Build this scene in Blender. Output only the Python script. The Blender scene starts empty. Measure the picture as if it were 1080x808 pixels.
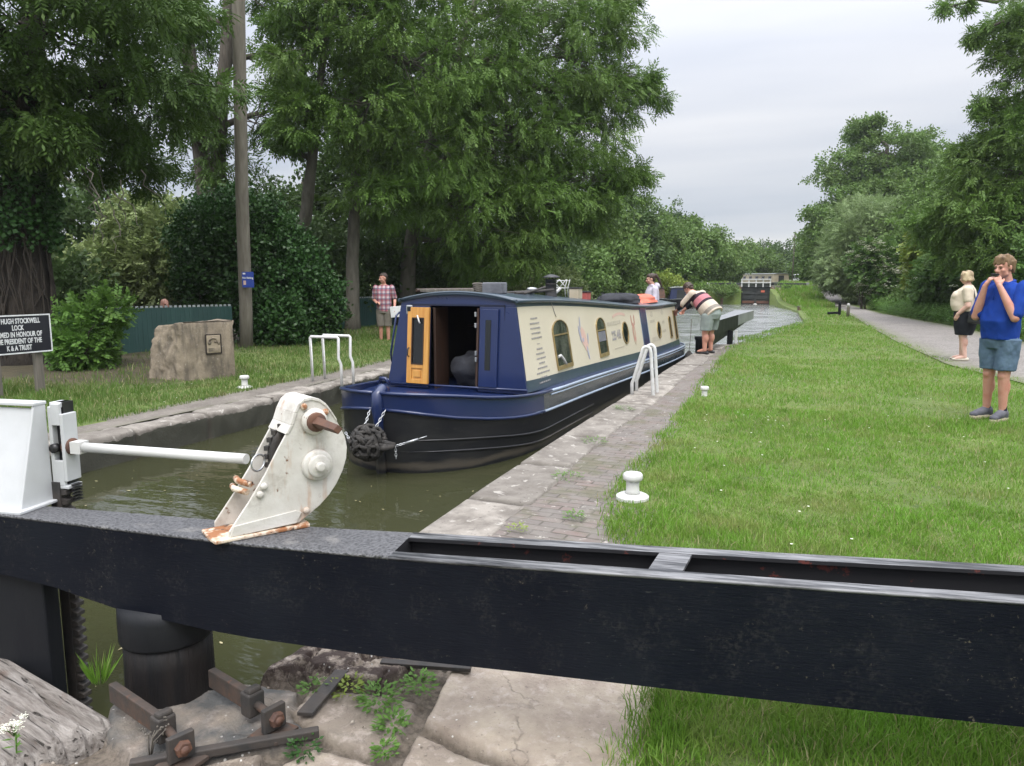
import bpy, bmesh, math, random
import numpy as np
from mathutils import Vector, Matrix

S = bpy.context.scene
COL = S.collection
R = math.radians

# ------------------------------------------------------------------ camera
cam_d = bpy.data.cameras.new("camera"); cam = bpy.data.objects.new("camera", cam_d); COL.objects.link(cam)
cam_d.lens = 26.0; cam_d.sensor_width = 36.0; cam_d.sensor_fit = 'HORIZONTAL'
cam_d.clip_start = 0.05; cam_d.clip_end = 3000
cam.location = (0, 0, 1.5)
cam.rotation_euler = (R(90 - 8.03), 0, R(21.606))
S.camera = cam

# ------------------------------------------------------------------ light
SUN_EL, SUN_AZ = R(58), R(150)          # azimuth measured clockwise from +Y
W = bpy.data.worlds.new("World"); S.world = W; W.use_nodes = True
wn, wl = W.node_tree.nodes, W.node_tree.links
for n in list(wn): wn.remove(n)
w_out = wn.new('ShaderNodeOutputWorld'); w_bg = wn.new('ShaderNodeBackground')
w_bg.inputs['Strength'].default_value = 0.1
w_sky = wn.new('ShaderNodeTexSky'); w_sky.sky_type = 'NISHITA'; w_sky.sun_disc = False
w_sky.sun_elevation = SUN_EL; w_sky.sun_rotation = SUN_AZ
w_tc = wn.new('ShaderNodeTexCoord'); w_sep = wn.new('ShaderNodeSeparateXYZ')
wl.new(w_tc.outputs['Generated'], w_sep.inputs[0])
def wmath(op, a, b=None):
    n = wn.new('ShaderNodeMath'); n.operation = op
    for i, v in enumerate((a, b)):
        if v is None: continue
        if isinstance(v, (int, float)): n.inputs[i].default_value = v
        else: wl.new(v, n.inputs[i])
    return n.outputs[0]
zc = wmath('MAXIMUM', w_sep.outputs['Z'], 0.0)
# flat overcast layer: zenith brightness raised out of view to light the foreground
grad = wmath('ADD', wmath('MULTIPLY', wmath('POWER', zc, 1.9), 28.5), 4.15)
den = wmath('ADD', zc, 0.16)
comb = wn.new('ShaderNodeCombineXYZ')
wl.new(wmath('DIVIDE', w_sep.outputs['X'], den), comb.inputs[0]); wl.new(wmath('DIVIDE', w_sep.outputs['Y'], den), comb.inputs[1])
mp = wn.new('ShaderNodeMapping'); wl.new(comb.outputs[0], mp.inputs[0])
mp.inputs['Rotation'].default_value = (0, 0, R(-24)); mp.inputs['Scale'].default_value = (0.17, 0.62, 1); mp.inputs['Location'].default_value = (3.1, 1.35, 0)
cn = wn.new('ShaderNodeTexNoise'); wl.new(mp.outputs[0], cn.inputs['Vector'])
cn.inputs['Scale'].default_value = 1.25; cn.inputs['Detail'].default_value = 5; cn.inputs['Roughness'].default_value = 0.5
cr = wn.new('ShaderNodeValToRGB'); wl.new(cn.outputs[0], cr.inputs[0])
cr.color_ramp.elements[0].position = 0.36; cr.color_ramp.elements[0].color = (0.70, 0.755, 0.885, 1)
cr.color_ramp.elements[1].position = 0.62; cr.color_ramp.elements[1].color = (1.14, 1.13, 1.15, 1)
cm = wn.new('ShaderNodeVectorMath'); cm.operation = 'SCALE'
wl.new(cr.outputs[0], cm.inputs[0]); wl.new(grad, cm.inputs['Scale'])
wmix = wn.new('ShaderNodeMix'); wmix.data_type = 'RGBA'; wmix.inputs['Factor'].default_value = 0.86
wl.new(w_sky.outputs[0], wmix.inputs['A']); wl.new(cm.outputs[0], wmix.inputs['B'])
wl.new(wmix.outputs['Result'], w_bg.inputs['Color']); wl.new(w_bg.outputs[0], w_out.inputs[0])

sun_d = bpy.data.lights.new("sun", 'SUN'); sun_d.energy = 1.5; sun_d.angle = R(28); sun_d.color = (1.0, 0.965, 0.91)
sun = bpy.data.objects.new("sun", sun_d); COL.objects.link(sun)
sd = Vector((math.sin(SUN_AZ) * math.cos(SUN_EL), math.cos(SUN_AZ) * math.cos(SUN_EL), math.sin(SUN_EL)))
sun.rotation_euler = sd.to_track_quat('Z', 'Y').to_euler(); sun.location = (0, 0, 40)

S.view_settings.view_transform = 'Standard'; S.view_settings.look = 'None'
S.view_settings.exposure = 0.62; S.view_settings.gamma = 1.0; S.view_settings.use_curve_mapping = False
S.render.engine = 'CYCLES'
S.cycles.max_bounces = 8; S.cycles.diffuse_bounces = 4; S.cycles.transparent_max_bounces = 8

# ------------------------------------------------------------------ noise
def _hash(ix, iy, iz, seed):
    h = (ix.astype(np.int64) * 374761393 + iy.astype(np.int64) * 668265263 + iz.astype(np.int64) * 2147483647 + seed * 974711) & 0xffffffff
    h = ((h ^ (h >> 13)) * 1274126177) & 0xffffffff
    h = (h ^ (h >> 16)) & 0xffffffff
    return h / 4294967295.0
def vnoise(x, y, z=0.0, seed=0):
    x, y, z = np.broadcast_arrays(np.asarray(x, float), np.asarray(y, float), np.asarray(z, float))
    ix, iy, iz = np.floor(x), np.floor(y), np.floor(z)
    fx, fy, fz = x - ix, y - iy, z - iz
    fx, fy, fz = [t * t * (3 - 2 * t) for t in (fx, fy, fz)]
    r = 0
    for dx in (0, 1):
        for dy in (0, 1):
            for dz in (0, 1):
                r = r + _hash(ix + dx, iy + dy, iz + dz, seed) * (fx if dx else 1 - fx) * (fy if dy else 1 - fy) * (fz if dz else 1 - fz)
    return r
def fbm(x, y, z=0.0, oct=4, seed=0, gain=0.5):
    r, a, f, t = 0, 1.0, 1.0, 0
    for o in range(oct):
        r = r + a * (vnoise(np.asarray(x) * f, np.asarray(y) * f, np.asarray(z) * f, seed + o * 17) - 0.5); t += a; a *= gain; f *= 2.03
    return r / t
def smooth(a, b, x):
    t = np.clip((np.asarray(x, float) - a) / (b - a), 0, 1); return t * t * (3 - 2 * t)

# ------------------------------------------------------------------ tagging
def tag(o, label=None, cat=None, group=None, kind=None):
    if label: o['label'] = label
    if cat: o['category'] = cat
    if group: o['group'] = group
    if kind: o['kind'] = kind
    return o
def thing(name, label, cat, loc=(0, 0, 0), rz=0.0, group=None):
    o = bpy.data.objects.new(name, None); COL.objects.link(o)
    o.location = loc; o.rotation_euler = (0, 0, rz); o.empty_display_size = 0.1
    return tag(o, label, cat, group)
def dup(root, loc, rz=None, label=None, group=None, scale=None):
    def cp(o, parent):
        c = o.copy(); COL.objects.link(c)
        if parent is not None: c.parent = parent
        for ch in list(o.children): cp(ch, c)
        return c
    r = cp(root, None); r.location = loc
    if rz is not None: r.rotation_euler = (0, 0, rz)
    if scale is not None: r.scale = (scale,) * 3 if isinstance(scale, (int, float)) else scale
    if label: r['label'] = label
    if group: r['group'] = group
    return r

# ------------------------------------------------------------------ mesh building
class MB:
    def __init__(s): s.v = []; s.f = []; s.m = []; s.sm = []
    def add(s, vs, fs, mi=0, sm=False):
        b = len(s.v); s.v += [tuple(v) for v in vs]
        for f in fs: s.f.append([i + b for i in f]); s.m.append(mi); s.sm.append(sm)
        return s
    def box(s, c, size, rot=None, mi=0):
        c = Vector(c); hx, hy, hz = [q / 2 for q in size]
        pts = [Vector((x, y, z)) for x in (-hx, hx) for y in (-hy, hy) for z in (-hz, hz)]
        if rot is not None: pts = [rot @ p for p in pts]
        return s.add([p + c for p in pts], [(0, 1, 3, 2), (4, 6, 7, 5), (0, 4, 5, 1), (2, 3, 7, 6), (0, 2, 6, 4), (1, 5, 7, 3)], mi)
    def bar(s, p, q, w, h, up=(0, 0, 1), mi=0):
        p, q = Vector(p), Vector(q); d = (q - p); L = d.length; d.normalize()
        x = d.cross(Vector(up)); 
        if x.length < 1e-4: x = d.cross(Vector((1, 0, 0)))
        x.normalize(); u = x.cross(d).normalized()
        rot = Matrix((x, d, u)).transposed()
        return s.box((p + q) / 2, (w, L, h), rot, mi)
    def prism(s, poly, ext, mi=0):
        a = [Vector(p) for p in poly]; e = Vector(ext); n = len(a)
        fs = [tuple(range(n))[::-1], tuple(range(n, 2 * n))] + [(i, (i + 1) % n, n + (i + 1) % n, n + i) for i in range(n)]
        return s.add(a + [p + e for p in a], fs, mi)
    def tube(s, pts, rad, n=8, cap=True, mi=0, sm=True):
        pts = [Vector(p) for p in pts]; k = len(pts)
        if isinstance(rad, (int, float)): rad = [rad] * k
        vs, fs = [], []; prev = None
        for i in range(k):
            d = (pts[min(i + 1, k - 1)] - pts[max(i - 1, 0)])
            if d.length < 1e-9: d = Vector((0, 0, 1))
            d.normalize()
            if prev is None:
                a = d.cross(Vector((0, 0, 1)))
                if a.length < 0.05: a = d.cross(Vector((1, 0, 0)))
                a.normalize()
            else:
                a = prev - d * prev.dot(d)
                if a.length < 1e-6: a = d.orthogonal()
                a.normalize()
            prev = a; b = d.cross(a)
            for j in range(n):
                t = 2 * math.pi * j / n
                vs.append(pts[i] + (a * math.cos(t) + b * math.sin(t)) * rad[i])
        for i in range(k - 1):
            for j in range(n):
                fs.append((i * n + j, i * n + (j + 1) % n, (i + 1) * n + (j + 1) % n, (i + 1) * n + j))
        s.add(vs, fs, mi, sm)
        if cap:
            b = len(s.v) - len(vs)
            s.f.append([b + j for j in range(n)][::-1]); s.m.append(mi); s.sm.append(False)
            s.f.append([b + (k - 1) * n + j for j in range(n)]); s.m.append(mi); s.sm.append(False)
        return s
    def lathe(s, prof, c=(0, 0, 0), n=20, axis=(0, 0, 1), mi=0, sm=True):
        ax = Vector(axis).normalized(); a = ax.orthogonal().normalized(); b = ax.cross(a); c = Vector(c)
        k = len(prof); vs = []
        for r, z in prof:
            for j in range(n):
                t = 2 * math.pi * j / n
                vs.append(c + ax * z + (a * math.cos(t) + b * math.sin(t)) * max(r, 1e-4))
        fs = [(i * n + j, i * n + (j + 1) % n, (i + 1) * n + (j + 1) % n, (i + 1) * n + j) for i in range(k - 1) for j in range(n)]
        fs += [tuple(range(n))[::-1], tuple((k - 1) * n + j for j in range(n))]
        return s.add(vs, fs, mi, sm)
    def sphere(s, c, r, nu=12, nv=8, rot=None, mi=0):
        c = Vector(c); r = (r, r, r) if isinstance(r, (int, float)) else r
        vs = []
        for i in range(nv + 1):
            ph = math.pi * i / nv
            for j in range(nu):
                t = 2 * math.pi * j / nu; st = max(math.sin(ph), 1e-3)
                p = Vector((r[0] * st * math.cos(t), r[1] * st * math.sin(t), r[2] * math.cos(ph)))
                vs.append(c + (rot @ p if rot is not None else p))
        fs = [(i * nu + j, (i + 1) * nu + j, (i + 1) * nu + (j + 1) % nu, i * nu + (j + 1) % nu) for i in range(nv) for j in range(nu)]
        return s.add(vs, fs, mi, True)
    def build(s, name, mats, parent=None, bevel=0.0, seg=2, loc=None, smooth=None, rz=None):
        me = bpy.data.meshes.new(name); me.from_pydata(s.v, [], s.f); 
        mats = mats if isinstance(mats, (list, tuple)) else [mats]
        for m in mats: me.materials.append(m)
        me.polygons.foreach_set('material_index', s.m)
        me.polygons.foreach_set('use_smooth', [smooth if smooth is not None else q for q in s.sm])
        me.update()
        bm = bmesh.new(); bm.from_mesh(me); bmesh.ops.recalc_face_normals(bm, faces=bm.faces); bm.to_mesh(me); bm.free()
        o = bpy.data.objects.new(name, me); COL.objects.link(o)
        if parent is not None: o.parent = parent
        if loc is not None: o.location = loc
        if rz is not None: o.rotation_euler = (0, 0, rz)
        if bevel:
            b = o.modifiers.new('bevel', 'BEVEL'); b.width = bevel; b.segments = seg; b.limit_method = 'ANGLE'; b.angle_limit = R(35)
            b.harden_normals = False
        return o
def np_mesh(name, V, F, mat, parent=None, smooth=False, attrs=None, loc=None):
    """V (n,3), F (m,4) or (m,3) arrays"""
    me = bpy.data.meshes.new(name); V = np.ascontiguousarray(V, np.float32); F = np.ascontiguousarray(F, np.int32); k = F.shape[1]
    me.vertices.add(len(V)); me.vertices.foreach_set('co', V.ravel())
    me.loops.add(F.size); me.loops.foreach_set('vertex_index', F.ravel())
    me.polygons.add(len(F)); me.polygons.foreach_set('loop_start', np.arange(len(F), dtype=np.int32) * k)
    me.polygons.foreach_set('loop_total', np.full(len(F), k, np.int32))
    if smooth: me.polygons.foreach_set('use_smooth', np.ones(len(F), bool))
    for an, av in (attrs or {}).items():
        a = me.attributes.new(an, 'FLOAT', 'POINT'); a.data.foreach_set('value', np.ascontiguousarray(av, np.float32).ravel())
    for m in (mat if isinstance(mat, (list, tuple)) else [mat]): me.materials.append(m)
    me.update(calc_edges=True)
    o = bpy.data.objects.new(name, me); COL.objects.link(o)
    if parent is not None: o.parent = parent
    if loc is not None: o.location = loc
    return o
def grid_faces(nr, nc):
    i = np.arange(nr - 1)[:, None] * nc + np.arange(nc - 1)[None, :]
    return np.stack([i, i + 1, i + nc + 1, i + nc], -1).reshape(-1, 4)
def text_obj(name, body, size, mat, parent, M4, align='CENTER', bold=0.0, depth=0.002, sx=1.0, line=1.0):
    cu = bpy.data.curves.new(name, 'FONT'); cu.body = body; cu.size = size; cu.align_x = align; cu.align_y = 'CENTER'
    cu.offset = bold; cu.extrude = depth; cu.space_line = line; cu.resolution_u = 3
    t = bpy.data.objects.new(name, cu); COL.objects.link(t)
    dg = bpy.context.evaluated_depsgraph_get(); me = bpy.data.meshes.new_from_object(t.evaluated_get(dg))
    bpy.data.objects.remove(t); bpy.data.curves.remove(cu)
    me.transform(Matrix.Diagonal((sx, 1, 1, 1))); me.transform(M4)
    me.materials.clear(); me.materials.append(mat)
    o = bpy.data.objects.new(name, me); COL.objects.link(o); o.parent = parent
    return o
# ------------------------------------------------------------------ materials
class NT:
    def __init__(s, name):
        s.m = bpy.data.materials.new(name); s.m.use_nodes = True
        s.n, s.l = s.m.node_tree.nodes, s.m.node_tree.links
        s.b = s.n['Principled BSDF']; s.out = s.n['Material Output']
    def new(s, t, **kw):
        n = s.n.new(t)
        for k, v in kw.items(): setattr(n, k, v)
        return n
    def link(s, a, b): s.l.new(a, b)
    def val(s, sock, v):
        if hasattr(v, 'is_output') or isinstance(v, bpy.types.NodeSocket): s.l.new(v, sock)
        else: sock.default_value = v
    def coord(s, kind='Object', scale=(1, 1, 1), rot=(0, 0, 0), loc=(0, 0, 0)):
        tc = s.new('ShaderNodeTexCoord'); mp = s.new('ShaderNodeMapping'); s.link(tc.outputs[kind], mp.inputs[0])
        mp.inputs['Scale'].default_value = scale; mp.inputs['Rotation'].default_value = rot; mp.inputs['Location'].default_value = loc
        return mp.outputs[0]
    def pos(s, scale=(1, 1, 1)):
        g = s.new('ShaderNodeNewGeometry'); mp = s.new('ShaderNodeMapping'); s.link(g.outputs['Position'], mp.inputs[0]); mp.inputs['Scale'].default_value = scale
        return mp.outputs[0]
    def noise(s, vec, scale, detail=4, rough=0.55, dist=0.0):
        n = s.new('ShaderNodeTexNoise'); s.link(vec, n.inputs['Vector']); n.inputs['Scale'].default_value = scale
        n.inputs['Detail'].default_value = detail; n.inputs['Roughness'].default_value = rough; n.inputs['Distortion'].default_value = dist
        return n.outputs[0]
    def voro(s, vec, scale, feature='F1', out='Distance'):
        n = s.new('ShaderNodeTexVoronoi'); n.feature = feature; s.link(vec, n.inputs['Vector']); n.inputs['Scale'].default_value = scale
        return n.outputs[out]
    def ramp(s, fac, a, b, ca=(0, 0, 0, 1), cb=(1, 1, 1, 1)):
        r = s.new('ShaderNodeValToRGB'); s.link(fac, r.inputs[0])
        e = r.color_ramp.elements; e[0].position = a; e[1].position = b
        e[0].color = (*ca[:3], 1); e[1].color = (*cb[:3], 1)
        return r.outputs[0]
    def mix(s, fac, a, b):
        n = s.new('ShaderNodeMix', data_type='RGBA'); s.val(n.inputs['Factor'], fac)
        for k, v in (('A', a), ('B', b)):
            if isinstance(v, tuple): n.inputs[k].default_value = (*v[:3], 1)
            else: s.link(v, n.inputs[k])
        return n.outputs['Result']
    def math(s, op, a, b=None):
        n = s.new('ShaderNodeMath', operation=op); s.val(n.inputs[0], a)
        if b is not None: s.val(n.inputs[1], b)
        return n.outputs[0]
    def attr(s, name):
        n = s.new('ShaderNodeAttribute'); n.attribute_name = name; return n.outputs['Fac']
    def bump(s, h, strength=0.3, dist=0.01, normal=None):
        n = s.new('ShaderNodeBump'); s.link(h, n.inputs['Height']); n.inputs['Strength'].default_value = strength; n.inputs['Distance'].default_value = dist
        if normal is not None: s.link(normal, n.inputs['Normal'])
        return n.outputs[0]
    def fin(s, color=None, rough=None, normal=None, metal=None, spec=None):
        if color is not None:
            if isinstance(color, tuple): s.b.inputs['Base Color'].default_value = (*color[:3], 1)
            else: s.link(color, s.b.inputs['Base Color'])
        if rough is not None: s.val(s.b.inputs['Roughness'], rough)
        if normal is not None: s.link(normal, s.b.inputs['Normal'])
        if metal is not None: s.val(s.b.inputs['Metallic'], metal)
        if spec is not None: s.val(s.b.inputs['Specular IOR Level'], spec)
        return s.m

def surf(name, c1, c2=None, scale=6, rough=0.6, bump=0.15, bscale=60, bdist=0.004, metal=0, stretch=(1, 1, 1), spots=(), lo=0.35, hi=0.65, spec=0.5, detail=5, rvar=0.12):
    t = NT(name); v = t.coord('Object', stretch)
    c2 = c2 or tuple(x * 0.75 for x in c1)
    n1 = t.noise(v, scale, detail); col = t.mix(t.ramp(n1, lo, hi), c1, c2)
    for (sc, ss, a, b) in spots: col = t.mix(t.ramp(t.noise(v, ss, 5, 0.6), a, b), col, sc)
    rr = t.math('ADD', t.math('MULTIPLY', t.noise(v, scale * 2.3, 3), rvar * 2), rough - rvar)
    nm = t.bump(t.noise(v, bscale, 5, 0.6), bump, bdist) if bump else None
    return t.fin(col, rr, nm, metal, spec)

MT = {}
MT['black_wood'] = surf('black_tar_paint', (0.009, 0.010, 0.013), (0.016, 0.017, 0.019), 3, 0.5, 0.5, 22, 0.006, stretch=(1, 1, 0.25), spec=0.2)
MT['iron'] = surf('rusty_iron', (0.045, 0.038, 0.033), (0.085, 0.055, 0.04), 14, 0.75, 0.5, 90, 0.003, spots=[((0.16, 0.065, 0.03), 9, 0.60, 0.72)])
MT['iron_dark'] = surf('dark_iron', (0.03, 0.029, 0.028), (0.055, 0.045, 0.038), 14, 0.7, 0.45, 90, 0.003)
MT['rust'] = surf('rust', (0.13, 0.06, 0.035), (0.08, 0.045, 0.035), 22, 0.8, 0.4, 120, 0.002)
MT['white'] = surf('white_paint', (0.60, 0.60, 0.58), (0.52, 0.515, 0.49), 5, 0.45, 0.2, 60, 0.002, spots=[((0.33, 0.25, 0.18), 7, 0.71, 0.82)])
MT['white_clean'] = surf('clean_white_paint', (0.56, 0.57, 0.58), (0.49, 0.50, 0.50), 5, 0.42, 0.15, 50, 0.002, spots=[((0.30, 0.24, 0.18), 16, 0.74, 0.80)])
MT['rail_white'] = surf('worn_white_rail', (0.64, 0.64, 0.64), (0.52, 0.52, 0.5), 12, 0.45, 0.1, 80, 0.001)
def gear_white():
    t = NT('blotchy_white_gear_paint'); v = t.coord('Object')
    col = t.mix(t.ramp(t.noise(v, 7, 5), 0.35, 0.7), (0.62, 0.60, 0.555), (0.49, 0.46, 0.405))
    st = t.coord('Object', (14, 14, 2.2))
    col = t.mix(t.math('MULTIPLY', t.ramp(t.noise(st, 1.6, 5, 0.65), 0.58, 0.75), 0.75), col, (0.40, 0.20, 0.085))
    col = t.mix(t.ramp(t.noise(v, 26, 4, 0.6), 0.66, 0.72), col, (0.16, 0.075, 0.04))
    col = t.mix(t.math('MULTIPLY', t.ramp(t.noise(v, 9, 6, 0.7), 0.52, 0.68), 0.45), col, (0.22, 0.18, 0.135))
    return t.fin(col, 0.5, t.bump(t.noise(v, 45, 5), 0.45, 0.003))
MT['gear'] = gear_white()
def gear_rust():
    t = NT('rusting_white_flange'); v = t.coord('Object')
    col = t.mix(t.ramp(t.noise(v, 16, 5, 0.65), 0.44, 0.56), (0.64, 0.55, 0.43), (0.28, 0.115, 0.045))
    col = t.mix(t.ramp(t.noise(v, 34, 4, 0.6), 0.60, 0.66), col, (0.07, 0.045, 0.035))
    return t.fin(col, 0.7, t.bump(t.noise(v, 40, 5), 0.6, 0.005))
MT['flange'] = gear_rust()
def beam_mat():
    t = NT('black_balance_beam_paint'); v = t.coord('Object')
    g = t.coord('Object', (1, 1, 7))
    col = t.mix(t.ramp(t.noise(v, 2.0, 4), 0.35, 0.7), (0.0042, 0.0052, 0.010), (0.009, 0.011, 0.016))
    sp = t.ramp(t.noise(v, 55, 5, 0.75), 0.62, 0.68)
    area = t.ramp(t.noise(v, 3.1, 5, 0.65), 0.48, 0.62)
    col = t.mix(t.math('MULTIPLY', t.math('MULTIPLY', sp, area), 0.85), col, (0.13, 0.115, 0.085))
    col = t.mix(t.math('MULTIPLY', t.math('MULTIPLY', t.ramp(t.noise(v, 7, 6, 0.75), 0.50, 0.66), t.ramp(t.noise(v, 90, 4, 0.7), 0.47, 0.56)), 0.28), col, (0.055, 0.052, 0.048))
    scr = t.ramp(t.noise(t.coord('Object', (9, 9, 34), (0, 0.5, 0)), 3.2, 3), 0.70, 0.72)
    col = t.mix(t.math('MULTIPLY', scr, 0.12), col, (0.22, 0.22, 0.2))
    nm = t.bump(t.noise(g, 24, 6, 0.6), 0.35, 0.004); nm = t.bump(t.noise(v, 5, 3), 0.25, 0.012, nm)
    return t.fin(col, t.math('ADD', t.math('MULTIPLY', t.noise(v, 4, 4), 0.3), 0.36), nm, spec=0.13)
MT['beam'] = beam_mat()
def beam_top():
    t = NT('worn_beam_top_edge'); v = t.coord('Object', (0.6, 8, 8))
    col = t.mix(t.ramp(t.noise(v, 6, 6, 0.7), 0.42, 0.62), (0.02, 0.021, 0.024), (0.20, 0.20, 0.205))
    return t.fin(col, 0.36, t.bump(t.noise(v, 14, 5), 0.3, 0.003))
MT['beam_top'] = beam_top()
def beam_inside():
    t = NT('beam_inside_flaking'); v = t.coord('Object')
    col = t.mix(t.ramp(t.noise(v, 11, 6, 0.7), 0.615, 0.64), (0.014, 0.014, 0.016), (0.12, 0.032, 0.025))
    return t.fin(col, 0.6, t.bump(t.noise(v, 30, 4), 0.3, 0.003))
MT['beam_in'] = beam_inside()
def grit():
    t = NT('gritty_tread'); v = t.coord('Object')
    n = t.voro(v, 85); col = t.mix(t.ramp(n, 0.1, 0.6), (0.035, 0.036, 0.039), (0.10, 0.10, 0.105))
    col = t.mix(t.ramp(t.noise(v, 9, 4), 0.62, 0.75), col, (0.16, 0.155, 0.15))
    return t.fin(col, 0.55, t.bump(n, 0.9, 0.006))
MT['grit'] = grit()
def old_wood():
    t = NT('weathered_grey_timber'); v = t.coord('Object', (1.0, 9, 9)); vv = t.coord('Object')
    n = t.noise(v, 4.0, 8, 0.68, 0.12)
    col = t.mix(t.ramp(n, 0.33, 0.66), (0.11, 0.092, 0.078), (0.36, 0.33, 0.30))
    ck = t.ramp(t.noise(t.coord('Object', (1.1, 20, 20)), 3.0, 4, 0.6, 0.1), 0.34, 0.40)
    col = t.mix(ck, (0.035, 0.028, 0.022), col)
    col = t.mix(t.ramp(t.noise(vv, 5, 4), 0.56, 0.72), col, (0.15, 0.10, 0.075))
    h = t.math('ADD', t.math('MULTIPLY', ck, 0.8), n)
    return t.fin(col, 0.9, t.bump(h, 0.9, 0.02))
MT['old_wood'] = old_wood()
MT['post_wood'] = surf('weathered_post', (0.17, 0.15, 0.125), (0.10, 0.09, 0.075), 5, 0.85, 0.5, 30, 0.005, stretch=(5, 5, 0.4))
MT['heel'] = surf('tarred_heel_post', (0.007, 0.007, 0.008), (0.016, 0.013, 0.012), 4, 0.6, 0.8, 9, 0.012, stretch=(5, 5, 0.5), spec=0.25)

def stone_near():
    """paving beside the gate; 'slab' picks the slab, 'joint' is 1 in the joints, 'moss' the dark crusted stone"""
    t = NT('old_stone_paving'); v = t.pos()
    sl = t.attr('slab')
    c = t.mix(sl, (0.19, 0.16, 0.125), (0.44, 0.375, 0.295))
    c = t.mix(t.math('MULTIPLY', t.ramp(t.noise(v, 5, 7, 0.66), 0.36, 0.66), 0.8), c, (0.25, 0.20, 0.165))
    c = t.mix(t.math('MULTIPLY', t.ramp(t.noise(v, 16, 6, 0.7), 0.52, 0.66), 0.65), c, (0.50, 0.43, 0.375))
    c = t.mix(t.math('MULTIPLY', t.ramp(t.noise(v, 60, 4, 0.7), 0.62, 0.70), 0.6), c, (0.09, 0.07, 0.06))
    c = t.mix(t.math('MULTIPLY', t.attr('moss'), t.ramp(t.noise(v, 14, 6, 0.7), 0.40, 0.53)), c, (0.045, 0.030, 0.024))
    c = t.mix(t.math('MULTIPLY', t.attr('wet'), t.ramp(t.noise(v, 7, 5), 0.3, 0.6)), c, (0.085, 0.085, 0.082))
    c = t.mix(t.attr('joint'), c, t.mix(t.ramp(t.noise(v, 30, 4, 0.7), 0.4, 0.6), (0.07, 0.056, 0.042), (0.17, 0.14, 0.11)))
    c = t.mix(t.math('MULTIPLY', t.ramp(t.voro(v, 26), 0.10, 0.13, (1, 1, 1), (0, 0, 0)), t.ramp(t.noise(v, 4, 3), 0.5, 0.6)), c, (0.6, 0.58, 0.54))
    wv = t.new('ShaderNodeVectorMath', operation='ADD'); nz = t.new('ShaderNodeTexNoise'); t.link(v, nz.inputs['Vector']); nz.inputs['Scale'].default_value = 7; nz.inputs['Detail'].default_value = 5
    sc_ = t.new('ShaderNodeVectorMath', operation='SCALE'); t.link(nz.outputs['Color'], sc_.inputs[0]); sc_.inputs['Scale'].default_value = 0.22; t.link(v, wv.inputs[0]); t.link(sc_.outputs[0], wv.inputs[1])
    ck = t.math('MULTIPLY', t.ramp(t.voro(wv.outputs[0], 3.4, 'DISTANCE_TO_EDGE'), 0.004, 0.022, (1, 1, 1), (0, 0, 0)), t.ramp(t.noise(v, 3.1, 3), 0.48, 0.58))
    c = t.mix(t.math('MULTIPLY', ck, 0.3), c, (0.06, 0.048, 0.038))
    h = t.math('SUBTRACT', t.math('ADD', t.noise(v, 55, 6, 0.75), t.math('MULTIPLY', t.noise(v, 18, 6, 0.7), 1.3)), t.math('MULTIPLY', ck, 0.5))
    return t.fin(c, 0.9, t.bump(h, 0.85, 0.009))
MT['stone_near'] = stone_near()
def coping():
    t = NT('lichen_coping_stone'); v = t.pos()
    sl = t.attr('slab')
    c = t.mix(sl, (0.19, 0.172, 0.148), (0.33, 0.30, 0.26))
    c = t.mix(t.math('MULTIPLY', t.ramp(t.noise(v, 4, 6, 0.65), 0.4, 0.62), 0.8), c, (0.11, 0.095, 0.08))
    c = t.mix(t.math('MULTIPLY', t.ramp(t.noise(v, 9, 5, 0.62, 0.6), 0.60, 0.64), 0.7), c, (0.40, 0.375, 0.335))
    c = t.mix(t.math('MULTIPLY', t.ramp(t.noise(v, 30, 5, 0.7), 0.60, 0.66), 0.7), c, (0.06, 0.05, 0.045))
    g = t.new('ShaderNodeNewGeometry'); sp = t.new('ShaderNodeSeparateXYZ'); t.link(g.outputs['Position'], sp.inputs[0])
    c = t.mix(t.ramp(t.math('ADD', sp.outputs[2], t.math('MULTIPLY', t.noise(v, 5, 4), 0.12)), -0.28, -0.20, (1, 1, 1), (0, 0, 0)), c, (0.045, 0.045, 0.032))
    c = t.mix(t.attr('joint'), c, (0.05, 0.042, 0.032))
    return t.fin(c, 0.9, t.bump(t.noise(v, 40, 6, 0.7), 0.8, 0.008))
MT['coping'] = coping()
def brick_pave():
    t = NT('worn_brick_paving'); v = t.pos()
    mp = t.new('ShaderNodeMapping'); t.link(v, mp.inputs[0]); mp.inputs['Rotation'].default_value = (0, 0, R(3))
    b = t.new('ShaderNodeTexBrick'); t.link(mp.outputs[0], b.inputs['Vector']); b.inputs['Scale'].default_value = 1.0
    b.inputs['Brick Width'].default_value = 0.225; b.inputs['Row Height'].default_value = 0.085; b.inputs['Mortar Size'].default_value = 0.007; b.inputs['Mortar Smooth'].default_value = 0.5
    b.inputs['Color1'].default_value = (0.165, 0.120, 0.105, 1); b.inputs['Color2'].default_value = (0.115, 0.100, 0.092, 1); b.inputs['Mortar'].default_value = (0.05, 0.042, 0.03, 1)
    c = t.mix(t.math('MULTIPLY', t.ramp(t.noise(v, 6, 6, 0.7), 0.32, 0.60), 0.85), b.outputs['Color'], (0.165, 0.15, 0.132))
    c = t.mix(t.math('MULTIPLY', t.ramp(t.noise(v, 17, 5, 0.65, 0.5), 0.62, 0.66), 0.7), c, (0.40, 0.37, 0.33))
    c = t.mix(t.math('MULTIPLY', t.ramp(t.noise(v, 2.3, 5, 0.65), 0.5, 0.62), 0.6), c, (0.085, 0.085, 0.04))
    h = t.math('ADD', t.math('MULTIPLY', b.outputs['Fac'], -1.0), t.math('MULTIPLY', t.noise(v, 40, 5), 0.5))
    return t.fin(c, 0.9, t.bump(h, 0.8, 0.008))
MT['brick'] = brick_pave()
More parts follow.
